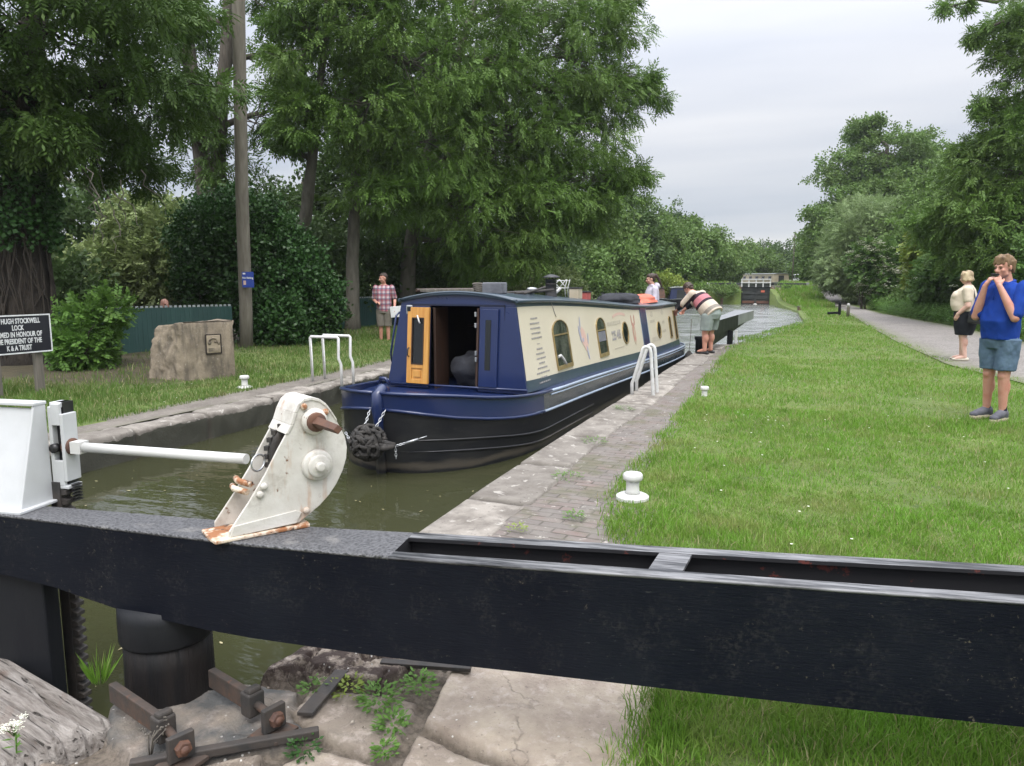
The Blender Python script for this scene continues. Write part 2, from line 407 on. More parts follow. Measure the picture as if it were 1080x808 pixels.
def wall_stone():
    t = NT('lock_wall_stone'); v = t.pos()
    c = t.mix(t.ramp(t.noise(v, 5, 6, 0.7), 0.36, 0.64), (0.075, 0.068, 0.052), (0.22, 0.205, 0.165))
    return t.fin(c, 0.9, t.bump(t.noise(v, 18, 6, 0.7), 0.9, 0.02))
MT['wall'] = wall_stone()
def gravel():
    t = NT('gravel_towpath'); v = t.pos()
    c = t.mix(t.ramp(t.noise(v, 1.3, 5), 0.35, 0.65), (0.185, 0.168, 0.155), (0.125, 0.112, 0.10))
    c = t.mix(t.ramp(t.voro(v, 34, 'F1', 'Color'), 0.2, 0.9), c, (0.24, 0.22, 0.20))
    c = t.mix(t.math('MULTIPLY', t.ramp(t.noise(v, 30, 4, 0.7), 0.56, 0.66), 0.6), c, (0.10, 0.09, 0.075))
    c = t.mix(t.math('MULTIPLY', t.attr('edge'), t.ramp(t.noise(v, 5, 5, 0.7), 0.35, 0.6)), c, (0.10, 0.12, 0.035))
    return t.fin(c, 0.92, t.bump(t.voro(v, 40), 0.8, 0.012))
MT['gravel'] = gravel()
def ground_mat():
    t = NT('lawn_soil'); v = t.pos()
    c = t.mix(t.ramp(t.noise(v, 0.7, 6, 0.6), 0.35, 0.65), (0.085, 0.125, 0.026), (0.13, 0.17, 0.04))
    c = t.mix(t.ramp(t.noise(v, 9, 5, 0.7), 0.5, 0.75), c, (0.05, 0.085, 0.018))
    c = t.mix(t.ramp(t.noise(v, 1.7, 5, 0.6), 0.60, 0.72), c, (0.15, 0.15, 0.055))
    c = t.mix(t.attr('soil'), c, t.mix(t.ramp(t.noise(v, 4, 6, 0.7), 0.35, 0.65), (0.04, 0.03, 0.02), (0.085, 0.06, 0.038)))
    return t.fin(c, 0.95, t.bump(t.noise(v, 25, 6, 0.7), 0.8, 0.03))
MT['ground'] = ground_mat()
def grass_mat(name, a, b, dry):
    t = NT(name); g = t.new('ShaderNodeNewGeometry'); v = t.pos()
    c = t.mix(g.outputs['Random Per Island'], a, b)
    c = t.mix(t.ramp(t.noise(v, 1.1, 5, 0.6), 0.36, 0.66), c, tuple(x * 1.35 for x in a))
    c = t.mix(t.math('MULTIPLY', t.ramp(t.noise(v, 3.3, 4, 0.6), 0.50, 0.66), 0.45), c, tuple(x * 0.62 for x in a))
    c = t.mix(t.math('MULTIPLY', t.ramp(t.noise(v, 1.5, 5, 0.65), 0.50, 0.68), 0.6), c, dry)
    c = t.mix(t.ramp(t.math('FRACT', t.math('MULTIPLY', g.outputs['Random Per Island'], 37.0)), 0.90, 0.93), c, (0.36, 0.33, 0.17))
    t.fin(c, 0.5, spec=0.3)
    tr = t.new('ShaderNodeBsdfTranslucent'); t.link(c, tr.inputs[0]); mx = t.new('ShaderNodeMixShader'); mx.inputs[0].default_value = 0.35
    t.link(t.b.outputs[0], mx.inputs[1]); t.link(tr.outputs[0], mx.inputs[2]); t.link(mx.outputs[0], t.out.inputs[0])
    return t.m
MT['grass'] = grass_mat('grass_blades', (0.118, 0.238, 0.028), (0.200, 0.330, 0.054), (0.30, 0.285, 0.115))
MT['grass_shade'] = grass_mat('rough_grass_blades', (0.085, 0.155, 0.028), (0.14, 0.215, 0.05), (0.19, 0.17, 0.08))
def leaf_mat(name, a, b, trans=0.26, rough=0.5, odd=None, odd_at=0.93):
    t = NT(name); g = t.new('ShaderNodeNewGeometry'); v = t.pos()
    c = t.mix(g.outputs['Random Per Island'], a, b)
    c = t.mix(t.ramp(t.noise(v, 0.55, 3), 0.38, 0.66), c, tuple(min(1, x * 1.5) for x in a))
    if odd is not None:
        f = t.math('FRACT', t.math('MULTIPLY', g.outputs['Random Per Island'], 53.0))
        c = t.mix(t.ramp(f, odd_at, odd_at + 0.01), c, odd)
    t.fin(c, rough, spec=0.22)
    tr = t.new('ShaderNodeBsdfTranslucent'); t.link(c, tr.inputs[0]); mx = t.new('ShaderNodeMixShader'); mx.inputs[0].default_value = trans
    t.link(t.b.outputs[0], mx.inputs[1]); t.link(tr.outputs[0], mx.inputs[2]); t.link(mx.outputs[0], t.out.inputs[0])
    return t.m
MT['ash'] = leaf_mat('ash_leaves', (0.078, 0.142, 0.028), (0.132, 0.205, 0.046))
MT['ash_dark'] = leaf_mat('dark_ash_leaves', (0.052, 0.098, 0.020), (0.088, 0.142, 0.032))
MT['ivy'] = leaf_mat('ivy_leaves', (0.022, 0.056, 0.014), (0.044, 0.092, 0.022), 0.15, 0.35)
MT['hazel'] = leaf_mat('mid_green_leaves', (0.068, 0.138, 0.026), (0.115, 0.195, 0.042))
MT['pale'] = leaf_mat('pale_shrub_leaves', (0.135, 0.180, 0.062), (0.25, 0.29, 0.125))
MT['willow'] = leaf_mat('grey_willow_leaves', (0.145, 0.205, 0.082), (0.21, 0.275, 0.12), 0.25)
MT['lime'] = leaf_mat('yellow_green_leaves', (0.15, 0.205, 0.035), (0.23, 0.27, 0.055))
MT['elder'] = leaf_mat('elder_leaves', (0.062, 0.122, 0.028), (0.105, 0.175, 0.042))
MT['far_tree'] = leaf_mat('far_tree_leaves', (0.088, 0.150, 0.038), (0.142, 0.208, 0.058))
MT['far_dark'] = leaf_mat('far_dark_leaves', (0.056, 0.098, 0.030), (0.090, 0.138, 0.044))
MT['nettle'] = leaf_mat('nettle_leaves', (0.075, 0.155, 0.028), (0.125, 0.215, 0.05))
MT['flower'] = surf('white_blossom', (0.74, 0.73, 0.62), (0.66, 0.66, 0.54), 6, 0.7, 0)
MT['bark'] = surf('brown_bark', (0.060, 0.050, 0.040), (0.115, 0.098, 0.078), 4, 0.9, 0.9, 14, 0.03, stretch=(3, 3, 0.7))
MT['bark_pale'] = surf('pale_ash_bark', (0.13, 0.118, 0.095), (0.075, 0.07, 0.052), 3, 0.9, 0.8, 14, 0.02, stretch=(3, 3, 0.8))
MT['bark_ivy'] = surf('ivy_bound_bark', (0.022, 0.017, 0.013), (0.042, 0.033, 0.025), 6, 0.95, 1.0, 12, 0.04, stretch=(3, 3, 0.6))
MT['vine'] = surf('ivy_stem', (0.040, 0.031, 0.023), (0.024, 0.019, 0.014), 8, 0.9, 0.5, 40, 0.006)
def water_mat(name, deep, ripple, sc, dd=0.06, rg=0.03, ior=1.33, st=(1.0, 2.4, 1)):
    t = NT(name); v = t.pos((1, 1, 1))
    c = t.mix(t.ramp(t.noise(v, 0.35, 3), 0.35, 0.65), deep, tuple(x * 0.8 for x in deep))
    h = t.noise(t.pos(st), sc, 3, 0.5, 0.3)
    h2 = t.noise(t.pos((1, 1.6, 1)), sc * 4.5, 2, 0.5)
    nm = t.bump(h, ripple, dd); nm = t.bump(h2, ripple * 0.45, 0.015, nm)
    t.b.inputs['IOR'].default_value = ior
    return t.fin(c, rg, nm, spec=0.5)
MT['water'] = water_mat('murky_canal_water', (0.040, 0.042, 0.020), 0.10, 2.2)
MT['water_pound'] = water_mat('rippled_pound_water', (0.17, 0.178, 0.165), 0.6, 6.0, 0.012, 0.10, 1.5, (0.6, 2.0, 1))  # milky base and raised IOR stand in for bright sky reflection
MT['bed'] = surf('canal_silt', (0.05, 0.045, 0.03), None, 3, 0.95)
# boat paints
def gloss(name, c, rough=0.22, c2=None, bump=0.10, coat=0.4, scale=1.6):
    t = NT(name); v = t.coord('Object')
    col = t.mix(t.ramp(t.noise(v, scale, 4), 0.35, 0.65), c, c2 or tuple(x * 0.85 for x in c))
    nm = t.bump(t.noise(v, 2.2, 2), bump, 0.03)
    t.b.inputs['Coat Weight'].default_value = coat; t.b.inputs['Coat Roughness'].default_value = 0.12
    return t.fin(col, t.math('ADD', t.math('MULTIPLY', t.noise(v, 6, 4), 0.15), rough - 0.07), nm)
MT['boat_blue'] = gloss('navy_gloss_paint', (0.007, 0.017, 0.070), 0.3, (0.009, 0.021, 0.085))
MT['boat_slate'] = gloss('slate_green_hull_paint', (0.026, 0.040, 0.050), 0.24, (0.018, 0.030, 0.040), 0.15)
MT['boat_grey'] = gloss('slate_roof_paint', (0.035, 0.058, 0.082), 0.35)
MT['boat_cream'] = gloss('cream_panel_paint', (0.62, 0.565, 0.44), 0.35, (0.59, 0.535, 0.41), 0.05)
def hull_black():
    t = NT('blacked_hull'); v = t.coord('Object', (1, .4, 2.5)); vo = t.coord('Object')
    c = t.mix(t.ramp(t.noise(v, 3, 5), 0.35, 0.65), (0.009, 0.010, 0.013), (0.022, 0.022, 0.023))
    sp = t.new('ShaderNodeSeparateXYZ'); t.link(vo, sp.inputs[0]); z = t.math('ADD', sp.outputs[2], t.math('MULTIPLY', t.noise(v, 2.2, 5, 0.65), 0.16))
    band = t.math('MULTIPLY', t.ramp(z, 0.10, 0.13), t.ramp(z, 0.16, 0.20, (1, 1, 1), (0, 0, 0)))
    c = t.mix(t.math('MULTIPLY', band, 0.6), c, (0.115, 0.098, 0.075)); c = t.mix(t.math('MULTIPLY', t.ramp(t.noise(v, 5, 6, 0.7), 0.60, 0.70), 0.5), c, (0.06, 0.055, 0.047))
    return t.fin(c, 0.36, t.bump(t.noise(v, 10, 5), 0.25, 0.008))
MT['boat_black'] = hull_black()
MT['boat_line'] = gloss('pale_blue_line_paint', (0.31, 0.38, 0.48), 0.35, None, 0.0)
def pine():
    t = NT('varnished_pine'); v = t.coord('Object', (9, 9, 1.0))
    col = t.mix(t.ramp(t.noise(v, 3, 5, 0.6, 0.4), 0.35, 0.65), (0.62, 0.32, 0.075), (0.50, 0.225, 0.045))
    t.b.inputs['Coat Weight'].default_value = 0.5; t.b.inputs['Coat Roughness'].default_value = 0.15
    return t.fin(col, 0.4, t.bump(t.noise(v, 9, 4), 0.1, 0.002))
MT['pine'] = pine()
MT['dark_glass'] = gloss('dark_window_glass', (0.012, 0.015, 0.017), 0.08, None, 0.02, 0.0)
def wglass():
    t = NT('window_glass_curtained'); v = t.coord('Object')
    col = t.mix(t.ramp(t.noise(t.coord('Object', (1, 5, 0.7)), 4, 3), 0.4, 0.62), (0.03, 0.036, 0.028), (0.10, 0.11, 0.085))
    t.b.inputs['Coat Weight'].default_value = 0.6; t.b.inputs['Coat Roughness'].default_value = 0.03
    return t.fin(col, 0.12)
MT['win_glass'] = wglass()
MT['brass'] = surf('dull_brass', (0.42, 0.32, 0.15), (0.30, 0.22, 0.10), 10, 0.4, 0.1, 60, 0.001, metal=0.6)
MT['chrome'] = surf('galvanised_steel', (0.55, 0.56, 0.57), (0.40, 0.41, 0.42), 18, 0.35, 0.1, 80, 0.001, metal=0.8)
MT['rope_black'] = surf('black_rope', (0.022, 0.021, 0.020), (0.055, 0.05, 0.045), 20, 0.95, 0.8, 120, 0.004)
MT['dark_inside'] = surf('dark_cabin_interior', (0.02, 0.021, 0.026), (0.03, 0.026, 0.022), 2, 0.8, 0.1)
MT['wood_inside'] = surf('dark_interior_wood', (0.05, 0.024, 0.014), (0.03, 0.016, 0.010), 4, 0.5, 0.1, stretch=(5, 5, 0.6))
MT['grey_cloth'] = surf('grey_canvas', (0.16, 0.165, 0.18), (0.10, 0.105, 0.12), 5, 0.85, 0.5, 14, 0.02)
MT['faded_crest'] = surf('faded_crest_red', (0.40, 0.19, 0.155), (0.45, 0.26, 0.20), 20, 0.5, 0)
MT['dark_cloth'] = surf('slate_canvas', (0.020, 0.022, 0.029), (0.010, 0.011, 0.015), 5, 0.85, 0.6, 14, 0.02)
MT['text_grey'] = surf('grey_lettering', (0.25, 0.24, 0.24), (0.31, 0.29, 0.28), 30, 0.5, 0)
MT['text_soft'] = surf('faded_lettering', (0.42, 0.38, 0.30), (0.47, 0.43, 0.34), 20, 0.5, 0)
MT['red'] = surf('faded_red', (0.42, 0.10, 0.085), (0.34, 0.07, 0.06), 8, 0.6, 0.1)
MT['orange'] = surf('faded_orange_nylon', (0.62, 0.17, 0.10), (0.50, 0.12, 0.075), 6, 0.7, 0.4, 18, 0.01)
MT['blue_mark'] = surf('blue_mark', (0.30, 0.31, 0.40), (0.36, 0.36, 0.42), 20, 0.5, 0)
MT['pink_mark'] = surf('pink_mark', (0.55, 0.36, 0.31), (0.58, 0.42, 0.34), 20, 0.5, 0)
MT['black_gloss'] = surf('black_stove_paint', (0.014, 0.014, 0.016), (0.024, 0.023, 0.023), 8, 0.4, 0.15)
# others
MT['sign_black'] = gloss('sign_black', (0.012, 0.013, 0.02), 0.35, None, 0.02, 0.1)
MT['sign_white'] = surf('sign_white', (0.72, 0.73, 0.74), None, 20, 0.5, 0)
MT['sign_blue'] = gloss('sign_blue', (0.015, 0.05, 0.30), 0.35, None, 0.02, 0.1)
MT['fence'] = surf('dark_green_fence_paint', (0.032, 0.088, 0.078), (0.022, 0.062, 0.056), 2, 0.55, 0.2, 30, 0.003, stretch=(1, 1, 0.3))
MT['fence_tip'] = surf('pale_fence_top', (0.42, 0.46, 0.45), (0.28, 0.31, 0.31), 9, 0.6, 0.1)
def monument():
    t = NT('rough_monument_stone'); v = t.coord('Object')
    c = t.mix(t.ramp(t.noise(v, 3.5, 6, 0.65), 0.36, 0.64), (0.285, 0.235, 0.17), (0.165, 0.135, 0.098))
    c = t.mix(t.math('MULTIPLY', t.ramp(t.noise(t.coord('Object', (4, 4, 0.8)), 2.2, 4, 0.6), 0.44, 0.62), 0.75), c, (0.085, 0.072, 0.055))
    c = t.mix(t.math('MULTIPLY', t.ramp(t.noise(v, 24, 5, 0.7), 0.60, 0.67), 0.6), c, (0.36, 0.33, 0.27))
    return t.fin(c, 0.9, t.bump(t.noise(v, 26, 6, 0.7), 0.8, 0.012))
MT['monument'] = monument()
MT['monument_pale'] = surf('carved_panel_stone', (0.33, 0.275, 0.195), (0.24, 0.195, 0.14), 7, 0.85, 0.5, 40, 0.006)
MT['pole'] = surf('grey_pole_wood', (0.20, 0.18, 0.145), (0.13, 0.115, 0.09), 3, 0.85, 0.5, 24, 0.006, stretch=(6, 6, 0.25))
MT['far_gate_black'] = surf('far_gate_black', (0.022, 0.026, 0.026), (0.042, 0.045, 0.042), 2, 0.6, 0.2)
MT['far_gate_red'] = surf('far_gate_rust', (0.16, 0.075, 0.05), (0.10, 0.05, 0.035), 2, 0.8, 0.2)
MT['beam_grey'] = surf('sheened_beam_end', (0.23, 0.235, 0.245), (0.17, 0.175, 0.185), 2, 0.35, 0.15, 20, 0.003)  # grey puts the sky's sheen into the colour of the far gate's black beam
MT['brick_wall'] = surf('old_brick_wall', (0.22, 0.12, 0.085), (0.12, 0.085, 0.065), 5, 0.9, 0.6, 22, 0.02)
MT['roof_grey'] = surf('grey_cabin_roof', (0.22, 0.235, 0.22), (0.16, 0.17, 0.16), 3, 0.6, 0.1)
MT['cream2'] = surf('dull_cream', (0.48, 0.42, 0.31), (0.40, 0.34, 0.24), 3, 0.5, 0.1)
# people
def skin(name, c):
    t = NT(name); v = t.coord('Object')
    col = t.mix(t.ramp(t.noise(v, 11, 4), 0.35, 0.7), c, (c[0] * 0.86, c[1] * 0.70, c[2] * 0.66))
    t.b.inputs['Subsurface Weight'].default_value = 0.08; t.b.inputs['Subsurface Radius'].default_value = (0.02, 0.008, 0.005)
    return t.fin(col, 0.5, t.bump(t.noise(v, 60, 3), 0.08, 0.002))
MT['skin'] = skin('fair_skin', (0.56, 0.34, 0.255)); MT['skin_pale'] = skin('pale_skin', (0.62, 0.42, 0.34)); MT['skin_red'] = skin('ruddy_skin', (0.54, 0.29, 0.215))
def cloth(name, c, c2=None, bump=0.5, sc=9):
    return surf(name, c, c2, 6, 0.85, bump, sc, 0.02, spec=0.2)
MT['polo'] = cloth('royal_blue_polo', (0.010, 0.046, 0.275), (0.008, 0.037, 0.22))
MT['denim'] = cloth('faded_denim', (0.115, 0.175, 0.24), (0.075, 0.12, 0.175), 0.4, 16)
MT['trainer'] = cloth('grey_trainer', (0.13, 0.13, 0.15), (0.07, 0.07, 0.085)); MT['sock'] = cloth('dark_sock', (0.03, 0.026, 0.045))
MT['hair_brown'] = surf('light_brown_hair', (0.20, 0.125, 0.06), (0.12, 0.07, 0.034), 18, 0.6, 0.7, 70, 0.006, stretch=(1, 1, 0.35))
MT['hair_blond'] = surf('ash_blonde_hair', (0.50, 0.40, 0.24), (0.24, 0.17, 0.10), 12, 0.6, 0.7, 70, 0.006, stretch=(1, 1, 0.3))
MT['hair_dark'] = surf('dark_brown_hair', (0.032, 0.020, 0.014), (0.055, 0.034, 0.022), 14, 0.55, 0.6, 60, 0.006)
MT['cream_knit'] = cloth('cream_knit_top', (0.60, 0.52, 0.41), (0.53, 0.455, 0.355))
MT['black_cloth'] = cloth('black_cloth', (0.010, 0.012, 0.017), (0.018, 0.02, 0.025)); MT['cream_shoe'] = cloth('cream_shoe', (0.66, 0.60, 0.50))
MT['short_grey'] = cloth('sage_shorts', (0.27, 0.31, 0.29), (0.22, 0.255, 0.24)); MT['short_khaki'] = cloth('khaki_shorts', (0.20, 0.18, 0.15), (0.15, 0.135, 0.115))
MT['hoodie'] = cloth('lilac_hoodie', (0.52, 0.49, 0.55), (0.45, 0.42, 0.48)); MT['eye'] = surf('eye_dark', (0.03, 0.022, 0.018), None, 5, 0.3, 0); MT['lip'] = surf('lips', (0.40, 0.17, 0.14), None, 5, 0.5, 0)
MT['black_leather'] = surf('black_leather', (0.012, 0.012, 0.014), (0.02, 0.02, 0.022), 6, 0.4, 0.3, 30, 0.004)
MT['paper'] = surf('white_paper', (0.72, 0.72, 0.72), None, 5, 0.6, 0)
def stripes(name, axis, cols, per, off):
    """hoops of cloth along a body axis"""
    t = NT(name); v = t.coord('Object')
    d = t.new('ShaderNodeVectorMath', operation='DOT_PRODUCT'); t.link(v, d.inputs[0]); d.inputs[1].default_value = axis
    f = t.math('FRACT', t.math('DIVIDE', t.math('ADD', d.outputs['Value'], off), per))
    r = t.new('ShaderNodeValToRGB'); t.link(f, r.inputs[0]); r.color_ramp.interpolation = 'CONSTANT'
    e = r.color_ramp.elements
    while len(e) < len(cols): e.new(0.5)
    for i, (p, c) in enumerate(cols): e[i].position = p; e[i].color = (*c, 1)
    return t.fin(r.outputs[0], 0.85, t.bump(t.noise(v, 9, 4), 0.5, 0.02), spec=0.2)
def plaid():
    t = NT('red_check_shirt'); v = t.coord('Object'); sp = t.new('ShaderNodeSeparateXYZ'); t.link(v, sp.inputs[0])
    def band(sock, per, a, off=0.0):
        f = t.math('FRACT', t.math('DIVIDE', t.math('ADD', sock, 10 + off), per)); return t.math('LESS_THAN', f, a)
    c = t.mix(t.math('MULTIPLY', band(sp.outputs[0], 0.10, 0.45), 0.55), (0.50, 0.42, 0.44), (0.26, 0.035, 0.05))
    c = t.mix(t.math('MULTIPLY', band(sp.outputs[2], 0.12, 0.45), 0.6), c, (0.24, 0.03, 0.05))
    c = t.mix(t.math('MULTIPLY', band(sp.outputs[2], 0.12, 0.16, 0.07), 0.8), c, (0.04, 0.05, 0.12))
    c = t.mix(t.math('MULTIPLY', band(sp.outputs[0], 0.10, 0.14, 0.06), 0.7), c, (0.04, 0.05, 0.12))
    return t.fin(c, 0.85, t.bump(t.noise(v, 9, 4), 0.4, 0.02), spec=0.2)
MT['plaid'] = plaid()

def rubble_mat():
    t = NT('stone_crumbs'); g = t.new('ShaderNodeNewGeometry'); return t.fin(t.mix(g.outputs['Random Per Island'], (0.10, 0.08, 0.06), (0.42, 0.37, 0.31)), 0.9)
MT['rubble'] = rubble_mat()

def bank_path():
    t = NT('trodden_bank_path'); v = t.pos()
    c = t.mix(t.ramp(t.noise(v, 2.2, 6, 0.65), 0.36, 0.64), (0.19, 0.168, 0.145), (0.115, 0.10, 0.085))
    c = t.mix(t.math('MULTIPLY', t.ramp(t.noise(v, 22, 5, 0.7), 0.56, 0.66), 0.7), c, (0.30, 0.275, 0.24))
    c = t.mix(t.math('MULTIPLY', t.attr('edge'), t.ramp(t.noise(v, 6, 5, 0.7), 0.35, 0.6)), c, (0.085, 0.11, 0.03))
    return t.fin(c, 0.92, t.bump(t.noise(v, 45, 5, 0.7), 0.8, 0.012))
MT['bank_path'] = bank_path()

def dry_leaf():
    t = NT('dry_leaf'); g = t.new('ShaderNodeNewGeometry'); return t.fin(t.mix(g.outputs['Random Per Island'], (0.10, 0.085, 0.035), (0.40, 0.35, 0.20)), 0.7)
MT['dry_leaf'] = dry_leaf()
# ------------------------------------------------------------------ terrain
WZ = -0.30                        # water level
UPZ = 0.62                        # level of the canal above the far lock
_xr = ([-6, 1.5, 1.80, 2.0, 2.15, 2.37, 2.6, 3.0, 3.4, 3.8, 4.9, 6.2, 9.7, 17.3, 18.2, 20, 25, 30, 34, 38, 42, 46, 50, 53, 54.6, 60, 130, 700],
       [-2.3, -2.3, -2.22, -1.93, -1.88, -1.83, -1.90, -2.02, -2.08, -2.12, -2.145, -2.15, -2.15, -2.12, -1.95, -1.60, -.72, .02, -.1, -.28, -.39, -.9, -1.7, -2.0, -2.40, -2.2, -2.0, 5])
_xl = ([-6, 3, 4.9, 8.56, 12, 17.3, 18.5, 22, 27, 35, 45, 50, 53, 54.6, 57, 62, 130, 700],
       [-6.1, -6.12, -6.21, -6.22, -6.45, -6.8, -7.3, -9.8, -13.0, -15, -15.5, -14, -9, -4.3, -4.6, -8.0, -9, -10])
XR = lambda y: np.interp(y, *_xr); XL = lambda y: np.interp(y, *_xl)
_gr = ([-6, 1.9, 2.1, 2.6, 3.3, 4.2, 4.9, 9.7, 14, 17.1, 18.5, 22, 40], [-.46, -.46, -.46, -.45, -.75, -1.02, -1.2, -1.34, -1.45, -1.58, -1.35, -.9, .6])
GR = lambda y: np.interp(y, *_gr)                  # where paving gives way to grass, right bank
_gl = ([-6, 5.3, 7.4, 11.1, 15, 18, 19], [-6.8, -6.86, -6.92, -7.05, -7.35, -7.5, -7.4])
GL = lambda y: np.interp(y, *_gl)
_pl = ([-6, 5, 9, 12.5, 14.8, 20.6, 33.3, 45, 52, 60, 80], [4.6, 3.9, 3.35, 2.95, 2.35, 2.02, 1.70, 1.30, .85, .42, .3])
_pr = ([-6, 5, 9, 12.5, 20, 27.4, 35.6, 42.7, 52, 60, 80], [7.5, 6.8, 6.2, 5.6, 4.9, 4.25, 3.05, 2.55, 1.95, 1.5, 1.4])
PL = lambda y: np.interp(y, *_pl); PR = lambda y: np.interp(y, *_pr)
def H(x, y):
    x = np.asarray(x, float); y = np.asarray(y, float)
    h = 0.98 * smooth(46, 58, y) + 0.03 * fbm(x * .5, y * .5, seed=3)
    h = h + 1.7 * smooth(0.3, 6, x - PR(y)) * smooth(-5, 8, y) + 4.0 * smooth(14, 60, x)
    h = h - 0.45 * smooth(-12.1, -13.2, x) * smooth(30, 22, y)
    h = h + 0.10 * smooth(-8.0, -11.0, x) * smooth(26, 18, y) * smooth(-13, -12, x)
    h = h + 9.0 * smooth(90, 420, y) + 3.0 * smooth(-20, -80, x)
    return h
ys = np.concatenate([np.arange(-6, 2, .5), np.arange(2, 24, .4), np.arange(24, 66, .9), np.geomspace(66, 680, 34)])
offs = np.concatenate([[0.0, .03, .1, .2, .35, .5, .7, .9], np.arange(1.2, 9, .35), np.geomspace(9, 500, 30)])
rows = []
for y in ys:
    lk = .16 if y < 17.6 else 0.0
    xl, xr = XL(y) - lk, XR(y) + (lk if y > 2.95 else .02)
    LX = xl - offs[::-1]; RX = xr + offs
    lz = H(LX, y) - 0.07 * ((LX > GL(y)) & (y < 18.6)); rzv = H(RX, y) - 0.07 * ((RX < GR(y)) & (y < 22))
    if y > 18.6:
        lz = lz + np.where(offs[::-1] < 1.0, -(.22 if y < 54 else 0) * (1 - offs[::-1]), 0); rzv = rzv + np.where(offs < .9, -.20 * (1 - offs / .9) * (y < 54), 0)
    bz = -1.6 if y < 54.6 else 0.2
    rows.append(np.concatenate([np.stack([LX, np.full_like(LX, y), lz], -1), [[xl, y, bz], [xr, y, bz]], np.stack([RX, np.full_like(RX, y), rzv], -1)]))
V = np.array(rows); nr, nc = V.shape[:2]; V = V.reshape(-1, 3)
soil = np.clip(smooth(-9.6, -11.5, V[:, 0]) * smooth(-26, -19, V[:, 0]) * smooth(30, 24, V[:, 1]) * .9 + smooth(.4, 1.6, V[:, 0] - PR(V[:, 1])) * smooth(12, 7, V[:, 0] - PR(V[:, 1])), 0, 1)
soil = np.maximum(soil, smooth(2.4, 1.2, np.hypot((V[:, 0] + 10.6) / 1.3, V[:, 1] - 8.5)) * .9)
tag(np_mesh('ground', V, grid_faces(nr, nc), MT['ground'], smooth=True, attrs={'soil': soil}), kind='structure')
def sheet(name, mat, X0, X1, y0, y1, ny, nx, z=None, lift=0.0, attrs=None):
    yy = np.linspace(y0, y1, ny); rows = []
    for y in yy:
        xx = np.linspace(X0(y), X1(y), nx); zz = np.full(nx, z) if z is not None else H(xx, y) + lift
        rows.append(np.stack([xx, np.full(nx, y), zz], -1))
    V = np.array(rows).reshape(-1, 3)
    at = {k: f(V, nx, ny) for k, f in (attrs or {}).items()}
    return np_mesh(name, V, grid_faces(ny, nx), mat, smooth=True, attrs=at)
tag(sheet('water', MT['water'], lambda y: XL(y) - .6, lambda y: XR(y) + .6, -6, 17.8, 30, 8, WZ), kind='structure')
def pound():
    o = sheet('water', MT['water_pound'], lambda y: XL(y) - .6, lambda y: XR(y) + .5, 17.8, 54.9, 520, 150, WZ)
    k = len(o.data.vertices); co = np.empty(k * 3, np.float32); o.data.vertices.foreach_get('co', co); co = co.reshape(-1, 3)
    co[:, 2] += .046 * fbm(co[:, 0] * .55, co[:, 1] * 2.6, 0, 2, 15) + .026 * fbm(co[:, 0] * 2.2 + co[:, 1], co[:, 1] * 4.6, 0, 2, 19)
    o.data.vertices.foreach_set('co', co.ravel()); o.data.update(); tag(o, kind='structure')
pound()
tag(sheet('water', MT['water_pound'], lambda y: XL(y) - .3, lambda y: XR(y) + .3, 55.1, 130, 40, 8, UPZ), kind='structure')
def edge_at(V, nx, ny):
    f = np.tile(np.linspace(0, 1, nx), ny); return smooth(.22, 0, f) + smooth(.80, 1, f)
tag(sheet('path', MT['gravel'], PL, PR, -6, 80, 260, 14, None, 0.018, {'edge': edge_at}), kind='structure')

